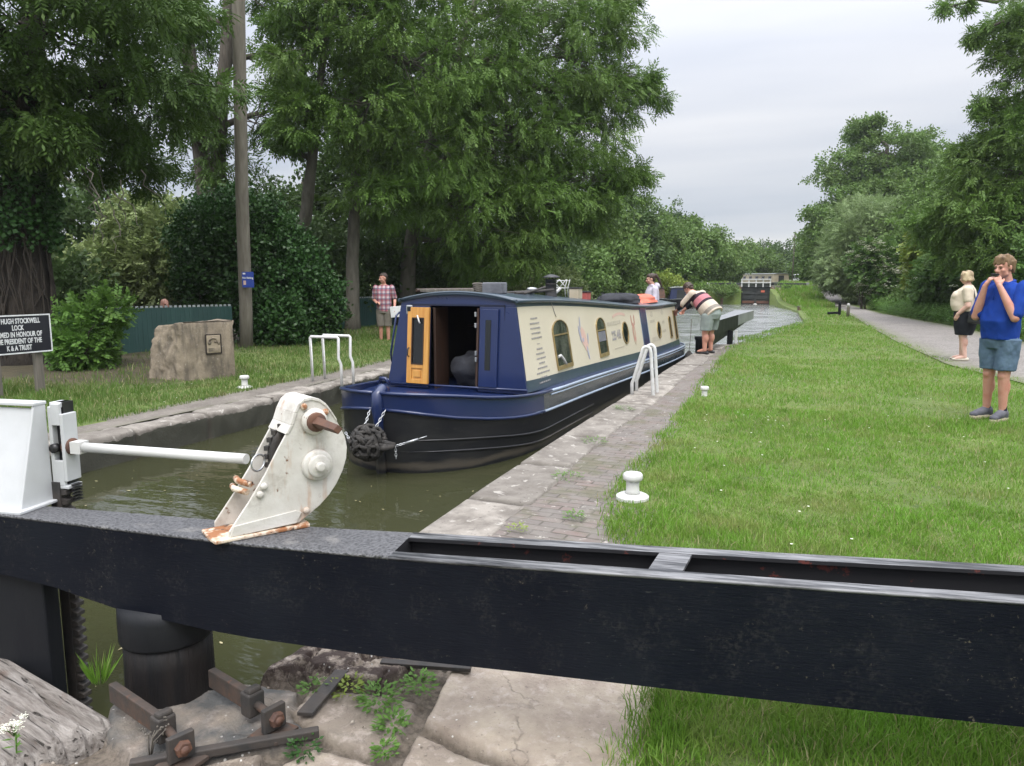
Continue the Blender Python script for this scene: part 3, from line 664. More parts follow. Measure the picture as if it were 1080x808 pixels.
# ------------------------------------------------------------------ lock walls and their copings
def lock_wall(name, label, EDGE, side, y0, y1, cop, seed, step=0.03):
    """side +1: land lies towards +x"""
    root = thing(name, label, 'lock wall', (EDGE((y0 + y1) / 2), (y0 + y1) / 2, -1.4))
    ox, oy, oz = root.location
    rng = np.random.RandomState(seed); cuts = [y0]
    while cuts[-1] < y1: cuts.append(cuts[-1] + rng.uniform(.75, 1.35))
    cuts = np.array(cuts); yy = np.arange(y0, y1, step); bi = np.clip(np.searchsorted(cuts, yy, 'right') - 1, 0, len(cuts) - 2)
    dj = np.minimum(yy - cuts[bi], cuts[bi + 1] - yy); jm = smooth(.035, .008, dj)
    bt = rng.rand(len(cuts)); bx = rng.uniform(-.015, .015, len(cuts)); bh = rng.uniform(-.012, .012, len(cuts)); bw = rng.uniform(-.03, .03, len(cuts))
    s = np.concatenate([[0, 0, 0, 0, 0, .006, .02, .04], np.arange(.065, cop, .03), [cop, cop + .02]])
    zz = np.concatenate([[-.34, -.25, -.17, -.09, -.04, -.018, -.006, 0], np.zeros(len(s) - 9), [-.09]])
    Y, Sg = np.meshgrid(yy, s, indexing='ij'); Z = np.broadcast_to(zz, Y.shape).copy()
    Sg = Sg + bx[bi][:, None] + (bw[bi][:, None]) * (Sg > cop - .02)
    n = fbm(Sg * 5, Y * 5, Z * 5, 4, seed); n2 = fbm(Sg * 22, Y * 22, Z * 22, 3, seed + 5)
    X = np.array([EDGE(y) for y in yy])[:, None] + side * (Sg + (n * .05 + n2 * .018) * (Z < -.003) + jm[:, None] * .02 * (Z < -.003) * (Z > -.33))
    top = (Z > -.03)
    Z = Z + (n * .035 + n2 * .012 + bh[bi][:, None] - jm[:, None] * .022) * top - .004
    V = np.stack([X - ox, Y - oy, Z - oz], -1).reshape(-1, 3)
    np_mesh('coping', V, grid_faces(len(yy), len(s)), MT['coping'], root, True,
            {'slab': np.broadcast_to(bt[bi][:, None], Y.shape).ravel(), 'joint': np.broadcast_to((jm * .85)[:, None], Y.shape).ravel()})
    yy = np.arange(y0, y1, .15); zz = np.linspace(-.33, -1.4, 9); Y, Zf = np.meshgrid(yy, zz, indexing='ij')
    X = np.array([EDGE(y) for y in yy])[:, None] + side * (.03 + .05 * fbm(Y * 3, Zf * 3, 0, 4, seed))
    np_mesh('wall_face', np.stack([X - ox, Y - oy, Zf - oz], -1).reshape(-1, 3), grid_faces(len(yy), 9), MT['wall'], root, True)
    return root
lock_wall('lock_wall', 'grey stone lock wall with lichen spotted coping on the grass and brick side of the boat', XR, 1, 2.9, 17.7, .44, 11)
lock_wall('lock_wall', 'stone lock wall with rough coping on the tree side, below the white frame and monument', XL, -1, -2.0, 18.0, .30, 23)
tag(sheet('pavement', MT['brick'], lambda y: XR(y) + .43, lambda y: GR(y) + .45, 2.9, 19.5, 160, 12, None, -.012), kind='structure')
tag(sheet('pavement', MT['bank_path'], lambda y: GL(y) - .35, lambda y: XL(y) - .28, -2, 18.5, 120, 8, None, -.005, {'edge': lambda V, nx, ny: np.tile(smooth(.55, .1, np.linspace(0, 1, nx)) + smooth(.8, 1, np.linspace(0, 1, nx)) * .4, ny)}), kind='structure')

# old paving beside the near gate: irregular slabs, one of them crusted with dark moss
SLABS = [  # polygon, tint, height, moss, wet
    ([(-1.27, 3.3), (-1.235, 2.5), (-1.15, 2.07), (-.95, 2.03), (-.75, 2.0), (-.6, 1.95), (-.2, 1.95), (-.2, 3.3)], .95, 0, 0, 0),
    ([(-1.14, 2.03), (-.95, 1.995), (-.75, 1.965), (-.6, 1.915), (-.2, 1.915), (-.2, .9), (-1.05, .9), (-1.1, 1.8)], .42, -.014, 0, 0),
    ([(-1.66, 2.12), (-1.36, 2.20), (-1.25, 2.20), (-1.185, 2.02), (-1.155, 1.87), (-1.43, 1.90), (-1.62, 1.97)], .38, -.018, 0, .15),
    ([(-2.3, 2.16), (-1.9, 2.10), (-1.66, 2.16), (-1.40, 2.21), (-1.31, 2.5), (-1.33, 3.3), (-2.4, 3.3)], .40, .022, 1, 0),
    ([(-2.4, 2.1), (-1.9, 2.05), (-1.66, 2.08), (-1.60, 1.95), (-1.43, 1.865), (-1.83, 1.545), (-2.12, 1.62), (-2.4, 1.9)], .25, .0, 0, 1),
    ([(-1.42, 1.83), (-1.17, 1.83), (-1.14, 1.68), (-1.30, 1.62), (-1.48, 1.70)], .75, -.008, 0, 0),
    ([(-1.86, 1.50), (-1.52, 1.74), (-1.50, 1.2), (-2.2, 1.1), (-2.15, 1.45)], .62, .004, .55, 0),
    ([(-1.46, 1.66), (-1.3, 1.58), (-1.14, 1.62), (-1.1, .9), (-1.46, .9)], .40, -.02, .2, 0)]
def near_paving():
    y = np.arange(1.0, 3.05, .011); x = np.arange(0, 2.0, .011)
    Y, Sx = np.meshgrid(y, x, indexing='ij'); E = XR(y)[:, None] + .02 * fbm(y * 9, 0, 0, 3, 4)[:, None]
    X = E + Sx * (-.43 + .05 * fbm(y * 5, 0, 0, 3, 14)[:, None] - E) / x[-1]
    wx = X + .03 * fbm(X * 6, Y * 6, 0, 3, 31); wy = Y + .03 * fbm(X * 6, Y * 6, 0, 3, 47)
    best = np.full(X.shape, -9.0); tint = np.full(X.shape, .3); hz = np.full(X.shape, -.022); moss = np.zeros(X.shape); wet = np.zeros(X.shape)
    for poly, t, z, m, w in SLABS:
        P = np.array(poly); inside = np.zeros(X.shape, bool); d = np.full(X.shape, 9.0); j = len(P) - 1
        for i in range(len(P)):
            (x1, y1), (x2, y2) = P[j], P[i]
            inside ^= ((y1 > wy) != (y2 > wy)) & (wx < (x2 - x1) * (wy - y1) / (y2 - y1 + 1e-12) + x1)
            ll = (x2 - x1) ** 2 + (y2 - y1) ** 2; q = np.clip(((wx - x1) * (x2 - x1) + (wy - y1) * (y2 - y1)) / ll, 0, 1)
            d = np.minimum(d, np.hypot(wx - x1 - q * (x2 - x1), wy - y1 - q * (y2 - y1))); j = i
        sd = np.where(inside, d, -d); k = sd > best
        best = np.where(k, sd, best); k = sd > 0
        tint = np.where(k, t, tint); hz = np.where(k, z, hz); moss = np.where(k, m, moss); wet = np.where(k, w, wet)
    n = fbm(X * 7, Y * 7, 0, 5, 7); n2 = fbm(X * 40, Y * 40, 0, 3, 9)
    j = smooth(.012, -.004, best)
    pit = smooth(.08, .22, fbm(X * 16, Y * 16, 0, 3, 77)) * moss
    Z = hz * (1 - j) - .045 * j + n * .03 + n2 * .008 - pit * .05 + .005 * smooth(0, .02, best) - .008
    Z = np.where(Sx < .002, -1.2, np.where(Sx < .013, Z - .02, Z))
    V = np.stack([X, Y, Z], -1).reshape(-1, 3)
    tag(np_mesh('pavement', V, grid_faces(len(y), len(x)), MT['stone_near'], smooth=True,
                attrs={'slab': np.clip(tint + n * .4, 0, 1).ravel(), 'joint': (j * .9).ravel(), 'moss': moss.ravel(), 'wet': wet.ravel()}), kind='structure')
near_paving()
# ------------------------------------------------------------------ near lock gate
GTH = .1569
gate = thing('lock_gate', 'near lock gate with long black balance beam across the foreground and white paddle gear', 'lock gate', (-2.05, 1.92, 0), GTH)
_fu = ([-2.3, -.69, .37, .84, 1.7, 2.65, 3.4], [.012, -.065, -.141, -.147, -.116, -.081, -.052])
_bu = ([-2.3, -.8, .1, .5, .88, 1.82, 2.77, 3.4], [.065, .06, .055, .06, .085, .14, .206, .25])
_zu = ([-2.3, -.67, -.46, -.17, .19, .81, 1.43, 2.0, 2.7, 3.4], [.42, .407, .388, .340, .318, .306, .298, .287, .282, .282])
fv = lambda u: float(np.interp(u, *_fu)); bv = lambda u: float(np.interp(u, *_bu)); zb = lambda u: float(np.interp(u, *_zu))
BT = .64
m = MB()                                         # solid timber length, gritty top
us = [-2.3, -1.8, -1.2, -.69, -.46, -.32, -.17, 0, .19, .37, .6, .866]
for i in range(len(us) - 1):
    a, b = us[i], us[i + 1]
    P = lambda u, w, z: (u, w(u), z)
    q = [P(a, fv, zb(a)), P(b, fv, zb(b)), P(b, fv, BT), P(a, fv, BT), P(a, bv, zb(a)), P(b, bv, zb(b)), P(b, bv, BT), P(a, bv, BT)]
    m.add(q, [(0, 1, 2, 3), (5, 4, 7, 6), (1, 0, 4, 5)]); m.add([q[3], q[2], q[6], q[7]], [(0, 1, 2, 3)], 1)
    if i == 0: m.add([q[0], q[3], q[7], q[4]], [(0, 1, 2, 3)])
    if i == len(us) - 2: m.add([q[1], q[5], q[6], q[2]], [(0, 1, 2, 3)], 2)
# steel box length: two webs with flanges, closed bottom
T = .022; FW = .052
us2 = [.866, 1.3, 1.82, 2.3, 2.77, 3.4]
for i in range(len(us2) - 1):
    a, b = us2[i], us2[i + 1]
    for (w, s) in ((fv, 1), (bv, -1)):
        o0, o1 = w(a), w(b)
        m.add([(a, o0, zb(a)), (b, o1, zb(b)), (b, o1, BT), (a, o0, BT)], [(0, 1, 2, 3)])                                             # outer face
        m.add([(a, o0, BT), (b, o1, BT), (b, o1 + s * FW, BT), (a, o0 + s * FW, BT)], [(0, 1, 2, 3)], 3)                              # flange top
        m.add([(a, o0 + s * FW, BT), (b, o1 + s * FW, BT), (b, o1 + s * FW, BT - .012), (a, o0 + s * FW, BT - .012)], [(0, 1, 2, 3)], 2)  # flange lip
        m.add([(a, o0 + s * FW, BT - .012), (b, o1 + s * FW, BT - .012), (b, o1 + s * T, BT - .012), (a, o0 + s * T, BT - .012)], [(0, 1, 2, 3)], 2)
        m.add([(a, o0 + s * T, BT - .012), (b, o1 + s * T, BT - .012), (b, o1 + s * T, zb(b) + .02), (a, o0 + s * T, zb(a) + .02)], [(0, 1, 2, 3)], 2)  # inner web
    m.add([(a, fv(a), zb(a)), (b, fv(b), zb(b)), (b, bv(b), zb(b)), (a, bv(a), zb(a))], [(0, 1, 2, 3)])
    m.add([(a, fv(a) + T, zb(a) + .02), (b, fv(b) + T, zb(b) + .02), (b, bv(b) - T, zb(b) + .02), (a, bv(a) - T, zb(a) + .02)], [(0, 1, 2, 3)], 2)
m.add([(3.4, fv(3.4), zb(3.4)), (3.4, bv(3.4), zb(3.4)), (3.4, bv(3.4), BT), (3.4, fv(3.4), BT)], [(0, 1, 2, 3)])
beam = m.build('balance_beam', [MT['beam'], MT['grit'], MT['beam_in'], MT['beam_top']], gate)
for u0 in (1.66, 2.95):
    c = MB(); w = .10
    c.prism([(u0, fv(u0) + FW - .002, BT - .012), (u0 + w, fv(u0 + w) + FW - .002, BT - .012), (u0 + w + .03, bv(u0 + w) - FW + .002, BT - .012), (u0 + .03, bv(u0) - FW + .002, BT - .012)], (0, 0, .0105))
    c.build('cross_brace', MT['beam_top'], beam)
# thin arris trim where the top meets the front face, gently worn
ar = MB(); ar.tube([(u, fv(u) + .004, BT - .003) for u in us], .007, 6); ar.build('worn_edge', MT['grit'], beam)
ar = MB(); ar.tube([(u, fv(u) + .003, BT - .004) for u in us2], .006, 6); ar.tube([(u, bv(u) - .003, BT - .004) for u in us2], .006, 6); ar.build('worn_edge', MT['beam_top'], beam)
# heel post
hp = MB(); prof = []
for z, r in ((-1.3, .172), (-.1, .172), (.03, .171), (.12, .169), (.212, .168)): prof.append((r * .90, z))
hp.lathe(prof, (-.078, .02, 0), 40); post = hp.build('heel_post', MT['heel'], gate)
cp = MB(); cp.lathe([(.150, .205), (.160, .207), (.163, .214), (.163, .30), (.161, .345)], (-.078, .02, 0), 40); cp.build('collar', MT['black_wood'], post)
# leaf planking below the beam at the left
lf = MB()
for a, b in ((-2.2, -1.78), (-1.772, -1.35), (-1.342, -.955), (-.947, -.557)):
    lf.box(((a + b) / 2, .0, -.35), (b - a, .07, 1.5))
lf.build('leaf_planking', MT['black_wood'], gate, bevel=.008)
# toothed rack
rk = MB(); rk.box((-.612, .135, .12), (.045, .05, 1.2)); rk.box((-.64, .16, -.1), (.03, .05, .65))
for k in range(30): rk.prism([(-.59, .115, -.45 + k * .0385), (-.565, .115, -.445 + k * .0385), (-.565, .115, -.43 + k * .0385), (-.59, .115, -.423 + k * .0385)], (0, .04, 0))
rk.build('rack', MT['iron_dark'], gate)
# left paddle stand: gusseted wedge
R0, R1 = -.625, -.905
st = MB()
prof = [(-.036, BT), (.115, BT), (.115, BT + .385), (.062, BT + .385)]
st.prism([(R0, a, z) for a, z in prof], (-.012, 0, 0)); st.prism([(R1, a, z) for a, z in prof], (-.012, 0, 0))
st.add([(R0 - .012, -.026, BT + .004), (R1, -.026, BT + .004), (R1, .070, BT + .375), (R0 - .012, .070, BT + .375), (R0 - .012, -.016, BT + .004), (R1, -.016, BT + .004), (R1, .080, BT + .375), (R0 - .012, .080, BT + .375)],
       [(0, 1, 2, 3), (4, 7, 6, 5), (0, 4, 5, 1), (3, 2, 6, 7)])
st.box(((R0 + R1) / 2 - .006, .088, BT + .3915), (R0 - R1 + .016, .062, .013)); st.box(((R0 + R1) / 2, .03, BT + .006), (R0 - R1 + .04, .18, .012))
stand = st.build('rack_stand', MT['white_clean'], gate, bevel=.003)
gd_ = MB()
gx0, gx1 = -.622, -.555
gd_.box((gx0 + .008, .15, .86), (.016, .07, .31)); gd_.box((-.5625, .15, .855), (.015, .07, .265)); gd_.box((-.588, .122, .985), (.038, .015, .085)); gd_.box((-.588, .122, .755), (.038, .015, .10)); gd_.box((-.60, .16, 1.02), (.05, .06, .02))
gd_.box((-.59, .15, .70), (.075, .07, .014)); gd_.build('rack_guide', MT['white_clean'], stand, bevel=.003)
rr = MB(); rr.box((-.589, .165, .85), (.036, .05, .36)); 
for k in range(6): rr.box((-.548, .15, .645 + k * .012), (.016, .04, .006))
rr.lathe([(.018, -.01), (.018, .01)], (-.603, .118, .853), 12, (0, 1, 0)); rr.build('rack_slot', MT['black_gloss'], stand)
# white shaft between stand and gear housing
sh = MB(); sh.tube([(-.515, .147, .856), (-.2, .116, .861), (.25, .07, .868)], .0185, 14); sh.box((-.518, .147, .856), (.045, .046, .046)); shaft = sh.build('gear_shaft', MT['white'], gate)
cl = MB(); cl.lathe([(.02, 0), (.032, .003), (.034, .03), (.02, .034)], (-.545, .15, .856), 16, (-1, 0, 0)); cl.build('bearing', MT['rust'], shaft)
# gear housing: two cheek plates, rim strip between them, flange, spindle, bosses and bolts
ang = R(48.0); av = Vector((math.cos(ang), math.sin(ang), 0)); nv = Vector((math.sin(ang), -math.cos(ang), 0))
FL = Vector((.3005, -.1295, BT))
pt = lambda a, z, n=0.0: FL + av * a + nv * n + Vector((0, 0, z))
out = [(0, .012), (.234, .018), (.272, .04), (.312, .066), (.348, .098), (.378, .136), (.402, .18), (.417, .222), (.421, .262), (.415, .298), (.402, .33), (.385, .362), (.366, .395), (.348, .421), (.325, .440), (.297, .450), (.27, .447), (.248, .430), (.232, .400), (.215, .355), (.17, .282), (.128, .209), (.068, .120), (0, .03)]
THK = .135
hs = MB(); hs.prism([pt(a, z, 0) for a, z in out], nv * -.011)
hs.prism([pt(a - .012, z, -THK) for a, z in out], nv * -.011); housing = hs.build('gear_housing', MT['gear'], gate, bevel=.0025)
rm = MB(); top = [(.385, .362), (.366, .395), (.348, .421), (.325, .440), (.297, .450), (.27, .447), (.248, .430), (.232, .400), (.218, .360), (.2, .33)]
for i in range(len(top) - 1):
    (a, z), (b, w) = top[i], top[i + 1]; d = .007
    A, B_, C_, D_ = pt(a, z + d, .004), pt(b, w + d, .004), pt(b - .012, w + d, -THK - .013), pt(a - .012, z + d, -THK - .013)
    dn = Vector((0, 0, -.012)) if i < 6 else av * .012
    rm.add([A, B_, C_, D_, A + dn, B_ + dn, C_ + dn, D_ + dn], [(0, 1, 2, 3), (4, 7, 6, 5), (0, 4, 5, 1), (2, 6, 7, 3), (0, 3, 7, 4), (1, 5, 6, 2)])
rm.build('rim_cover', MT['gear'], housing, bevel=.002)
# rear rim down the far side
rr2 = MB(); far = [(.421, .262), (.402, .18), (.348, .098), (.272, .04), (.234, .022)]
for i in range(len(far) - 1):
    (a, z), (b, w) = far[i], far[i + 1]
    A, B_, C_, D_ = pt(a - .004, z, -.012), pt(b - .004, w, -.012), pt(b - .012, w, -THK), pt(a - .012, z, -THK); dn = av * -.008
    rr2.add([A, B_, C_, D_, A + dn, B_ + dn, C_ + dn, D_ + dn], [(0, 1, 2, 3), (4, 7, 6, 5), (0, 4, 5, 1), (2, 6, 7, 3)])
rr2.build('rear_rim', MT['gear'], housing)
fl = MB()
rng = random.Random(4); fr = [(-.045, .0), (.05, .0), (.16, .0), (.262, .0), (.268, -.02), (.262, -THK - .02), (.16, -THK - .02), (.04, -THK - .025), (-.06, -THK - .025), (-.06, -.06)]
fl.prism([pt(a + rng.uniform(-.006, .006), .001, n + .018 + rng.uniform(-.005, .005)) for a, n in fr], (0, 0, .013)); fl.build('flange', MT['flange'], housing, bevel=.004)
rib = MB(); rib.prism([pt(.0, .014, .001), pt(.225, .02, .001), pt(.245, .056, .001), pt(.225, .066, .001), pt(.015, .05, .001)], nv * .006); rib.build('foot_rib', MT['gear'], housing, bevel=.002)
bs = MB(); bs.lathe([(.054, 0), (.056, .004), (.052, .016), (.045, .02)], pt(.306, .215, .001), 26, nv); bs.lathe([(.040, .02), (.040, .028), (.032, .032)], pt(.306, .215, .001), 24, nv); bs.lathe([(.018, .03), (.018, .046), (.013, .05)], pt(.306, .215, .001), 8, nv); bs.build('bearing_boss', MT['gear'], housing, bevel=.002)
b2 = MB(); b2.lathe([(.046, 0), (.047, .008), (.036, .02), (.026, .022)], pt(.302, .371, .001), 22, nv); b2.build('bearing_boss', MT['gear'], housing)
sp = MB(); d = (nv + Vector((0, 0, .02))).normalized()
sp.tube([pt(.302, .371, -THK - .11), pt(.302, .371, .05), pt(.300, .375, .07), pt(.299, .379, .225)], [.021, .021, .0195, .0165], 4, True, 0, False); sp.lathe([(.034, .0), (.034, .022), (.022, .026)], pt(.302, .371, .012), 14, nv); sp.build('spindle', MT['rust'], housing, bevel=.002)
for k, (a, z) in enumerate([(.12, .168), (.106, .142), (.262, .058), (.268, .425), (.344, .398)]):
    b3 = MB(); b3.lathe([(.0125, 0), (.0125, .004), (.0105, .009), (.006, .012)], pt(a, z, .0), 10, nv); b3.build('bolt', MT['gear'] if k < 3 else MT['flange'], housing)
for a, z in ((.085, .175), (.072, .150)):
    b3 = MB(); b3.tube([pt(a, z, -.02), pt(a - .03, z + .006, -.07), pt(a - .02, z, -.13)], .011, 8); b3.build('pawl_pin', MT['flange'], housing)
lk = MB(); lk.tube([pt(.118 + .028 * math.cos(t), .24 + .028 * math.sin(t), -.045 - .02 * math.cos(t)) for t in np.linspace(0, 2 * math.pi, 20)], .0035, 6, False); lk.build('shackle_ring', MT['chrome'], housing)
gw = MB(); gw.lathe([(.10, -.012), (.118, -.012), (.118, .012), (.10, .012)], pt(.28, .25, -.075), 30, nv)
for k in range(26):
    t = 2 * math.pi * k / 26; gw.box(pt(.28 + .124 * math.cos(t), .25 + .124 * math.sin(t), -.075), (.016, .016, .016))
gw.lathe([(.03, -.03), (.055, -.03), (.055, .03), (.03, .03)], pt(.302, .371, -.075), 12, nv); gw.build('gear_wheel', MT['iron_dark'], housing)

# ironwork anchoring the heel post
def anchor(p, q, pl, label):
    p, q, pl = Vector(p), Vector(q), Vector(pl); t = thing('gate_anchor', label, 'iron anchor', (p.x, p.y, 0), 0, 'iron anchors of the gate post'); o = Vector((p.x, p.y, 0))
    d = (q - p); d.z = 0; d.normalize(); sd = Vector((d.y, -d.x, 0))
    m = MB(); m.bar(p - o - d * .03, q - o, .028, .068); m.build('strap', MT['iron'], t, bevel=.004)
    m = MB(); m.bar(q - o - d * .02, q - o + d * .035, .062, .085); m.bar(q - o - d * .005 + Vector((0, 0, .045)), q - o + d * .03 + Vector((0, 0, .05)), .05, .02); m.build('lug', MT['iron_dark'], t, bevel=.007)
    m = MB(); m.tube([q - o + d * .03, pl - o + d * .02], .014, 10); m.build('tie_rod', MT['iron'], t)
    c = pl - o; dd = (pl - q); dd.z = 0; dd.normalize()
    m = MB(); m.bar(c - dd * .011, c + dd * .011, .082, .082); m.build('nut_plate', MT['iron_dark'], t, bevel=.003)
    m = MB(); m.lathe([(.026, 0), (.026, .016), (.022, .019)], c + dd * .011, 6, dd, 0, False); m.lathe([(.013, 0), (.013, .028)], c + dd * .011, 10, dd); m.build('nut', MT['rust'], t)
    m = MB(); m.prism([(c.x - .06, c.y - .06, .0), (c.x + .05, c.y - .05, .0), (c.x + .06, c.y + .05, .0), (c.x - .05, c.y + .06, .0)], (0, 0, .012)); m.build('foot_plate', MT['iron'], t)
anchor((-2.151, 1.715, .075), (-1.865, 1.640, .07), (-1.737, 1.590, .062), 'rusty iron anchor strap and nut plate in front of the gate post, nearest the timber')
anchor((-1.90, 1.915, .075), (-1.695, 1.858, .07), (-1.572, 1.822, .060), 'dark iron anchor strap and nut plate to the right of the gate post')
m = MB(); m.prism([(-1.568, 1.935, .0), (-1.514, 1.95, .0), (-1.548, 2.22, .012), (-1.598, 2.205, .012)], (0, 0, .014)); tag(m.build('iron_strip', MT['iron_dark'], None, bevel=.002), 'flat rusty iron strip lying slantwise over the mossy stone', 'iron strip')
m = MB(); m.bar((-1.47, 2.325, .02), (-1.13, 2.425, .012), .035, .016); tag(m.build('iron_strip', MT['iron_dark'], None, bevel=.002), 'thin dark iron strip under the beam at the edge of the pale slab', 'iron strip')
m = MB(); m.bar((-1.87, 1.515, .012), (-1.43, 1.872, .012), .03, .03); tag(m.build('iron_edging', MT['iron_dark'], None, bevel=.004), 'dark iron edging bar set in the paving beside the post', 'iron bar')

# weathered timber baulk at lower left
def baulk():
    nx, ny = 260, 150; x = np.linspace(-2.2, 0.93, nx); y = np.linspace(-.62, .17, ny)
    Xg, Yg = np.meshgrid(x, y, indexing='ij')
    g = fbm(Xg * 1.6, Yg * 34, 0, 4, 5) ; c = smooth(-.10, -.28, fbm(Xg * 1.3 + .2 * Yg, Yg * 26, 0, 3, 9))
    Z = .045 + g * .03 - c * .045 + .02 * fbm(Xg * 2, Yg * 3, 0, 3, 2)
    ed = np.minimum(np.minimum(Yg + .62, .17 - Yg), .93 - Xg); Z = Z - .05 * smooth(.05, 0, ed)
    Z = np.where(ed <= 0.0005, -.35, Z)
    V = np.stack([Xg, Yg, Z], -1).reshape(-1, 3)
    o = np_mesh('timber_baulk', V, grid_faces(nx, ny), MT['old_wood'], smooth=True, loc=(-3.04, 1.69, 0)); o.rotation_euler = (0, 0, R(-11))
    tag(o, 'cracked grey weathered timber baulk at the lower left corner below the gate', 'timber')
baulk()
# ------------------------------------------------------------------ the narrowboat in the lock
BRZ = -R(1.7)
boat = thing('narrowboat', 'navy and cream narrowboat coming through the lock with open pine door in its bow', 'narrowboat', (-3.62, 5.85, WZ), BRZ)
BL = 10.7                                        # length; local +y runs aft, z = 0 at the water
def hw(y, z=0.5):                                # half width of the hull
    e = 1.75 - .15 * min(z, .6)
    f = 1.0 if y >= e else math.sqrt(max(0.0, 1 - (1 - max(y, 0) / e) ** 2.1)) ** .92
    w = 1.04 * f
    if y > BL - 1.3: w *= math.sqrt(max(.02, 1 - ((y - BL + 1.3) / 1.42) ** 2.4))
    return max(w * (1 - .05 * smooth(.35, -.3, z)), .028)
_gy = [0, .1, .3, .6, 1.0, 1.5, 2.0]
def gz_(y): return float(np.interp(y, _gy, [.765, .757, .727, .675, .638, .612, .598])) - .165 * float(smooth(1.2, 9.5, y)) ** .9      # gunwale height
def lz_(y): return float(np.interp(y, _gy, [.60, .565, .51, .457, .415, .395, .388])) - .165 * float(smooth(1.2, 9.5, y)) ** .9      # lower rubbing line
sy = np.concatenate([[0.0, .02, .06, .12, .2, .3, .42, .56, .72, .9, 1.1, 1.3, 1.5, 1.7], np.arange(2.1, BL - 1.2, .6), np.linspace(BL - 1.2, BL, 8)])
def hull_strip(zlo, zhi, flare0=0.0, flare1=0.0, rows=2):
    V = []; F = []
    for side in (1, -1):
        b = len(V)
        for y in sy:
            for r in range(rows):
                k = r / (rows - 1); z = zlo(y) * (1 - k) + zhi(y) * k
                rake = -.10 * max(0, z) * float(smooth(.6, 0, y)) + .28 * max(0, -z + .02) * float(smooth(1.2, 0, y))
                V.append((side * (hw(y, z) + (flare0 * (1 - k) + flare1 * k) * float(smooth(.02, .3, y))), y + rake, z))
        for i in range(len(sy) - 1):
            for r in range(rows - 1):
                a = b + i * rows + r; F.append((a, a + 1, a + rows + 1, a + rows))
    b = len(V)                                     # transom
    return V, F
m = MB()
V, F = hull_strip(lambda y: -.45, lambda y: lz_(y), 0, 0, 8); m.add(V, F, 0, True)
V, F = hull_strip(lambda y: lz_(y), lambda y: gz_(y), .012, .004, 4); 
ny_ = len(sy) - 1
fore = [f for i, f in enumerate(F) if sy[(i // 3) % ny_] < 1.45]; aft = [f for i, f in enumerate(F) if sy[(i // 3) % ny_] >= 1.45]
m.add(V, fore, 1, True); m.add(V, aft, 2, True)
hull = m.build('hull', [MT['boat_black'], MT['boat_blue'], MT['boat_slate']], boat)
# swim plates, hull strakes pressed in the black steel
for z0 in (.09, .20):
    st = MB(); pts = [(hw(y, z0) + .008, y - .10 * z0 * float(smooth(.6, 0, y)), z0 + .12 * float(smooth(1.6, 0, y))) for y in sy if y < 3.6]
    st.tube(pts, .012, 6); st.tube([(-x, y, z) for x, y, z in pts], .012, 6); st.build('hull_strake', MT['boat_black'], boat)
# rubbing strakes: pale line along gunwale (cabin length) and lower line all round
def strake(zf, y0, y1, r, mat, name, off=.012, lift=0.0):
    s = MB()
    for side in (1, -1):
        pts = [(side * (hw(y, zf(y)) + off), y - .10 * max(0, zf(y)) * float(smooth(.6, 0, y)), zf(y) + lift) for y in sy if y0 <= y <= y1]
        s.tube(pts, r, 8)
    return s.build(name, mat, boat)
strake(lambda y: lz_(y) + .01, 1.3, BL, .015, MT['boat_line'], 'rubbing_strake')
strake(lambda y: lz_(y) + .008, 0, 1.5, .017, MT['boat_blue'], 'rubbing_strake', .015)
strake(lambda y: gz_(y) - .004, 0, 1.75, .017, MT['boat_blue'], 'gunwale_rail')
strake(lambda y: gz_(y) - .006, 1.7, BL, .017, MT['boat_line'], 'gunwale_rail', .004)
strake(lambda y: gz_(y) - .045, 1.7, BL, .010, MT['boat_line'], 'gunwale_line', .008)
# decks
d = MB(); V = []; F = []
for y in sy: zd = min(.57, gz_(y) - .012); V += [(hw(y, .5) - .003, y - .05 * float(smooth(.6, 0, y)), zd), (-hw(y, .5) + .003, y - .05 * float(smooth(.6, 0, y)), zd)]
for i in range(len(sy) - 1): F.append((2 * i, 2 * i + 1, 2 * i + 3, 2 * i + 2))
d.add(V, F); d.build('deck', MT['boat_blue'], boat)
# stem post and its upturned head
sm_ = MB(); sm_.tube([(0, .10, -.4), (0, .03, -.12), (0, -.005, 0), (0, -.025, .2), (0, -.05, .45), (0, -.065, .62), (0, -.06, .74), (0, .01, .785), (0, .10, .765)], [.03, .034, .036, .036, .045, .06, .06, .055, .03], 12); sm_.build('stem_post', MT['boat_blue'], boat)
sm_ = MB(); sm_.tube([(0, .08, -.35), (0, .01, -.1), (0, -.03, .02), (0, -.02, .16), (0, -.045, .36)], [.042, .045, .05, .042, .03], 10); sm_.build('stem_bar', MT['boat_black'], boat)

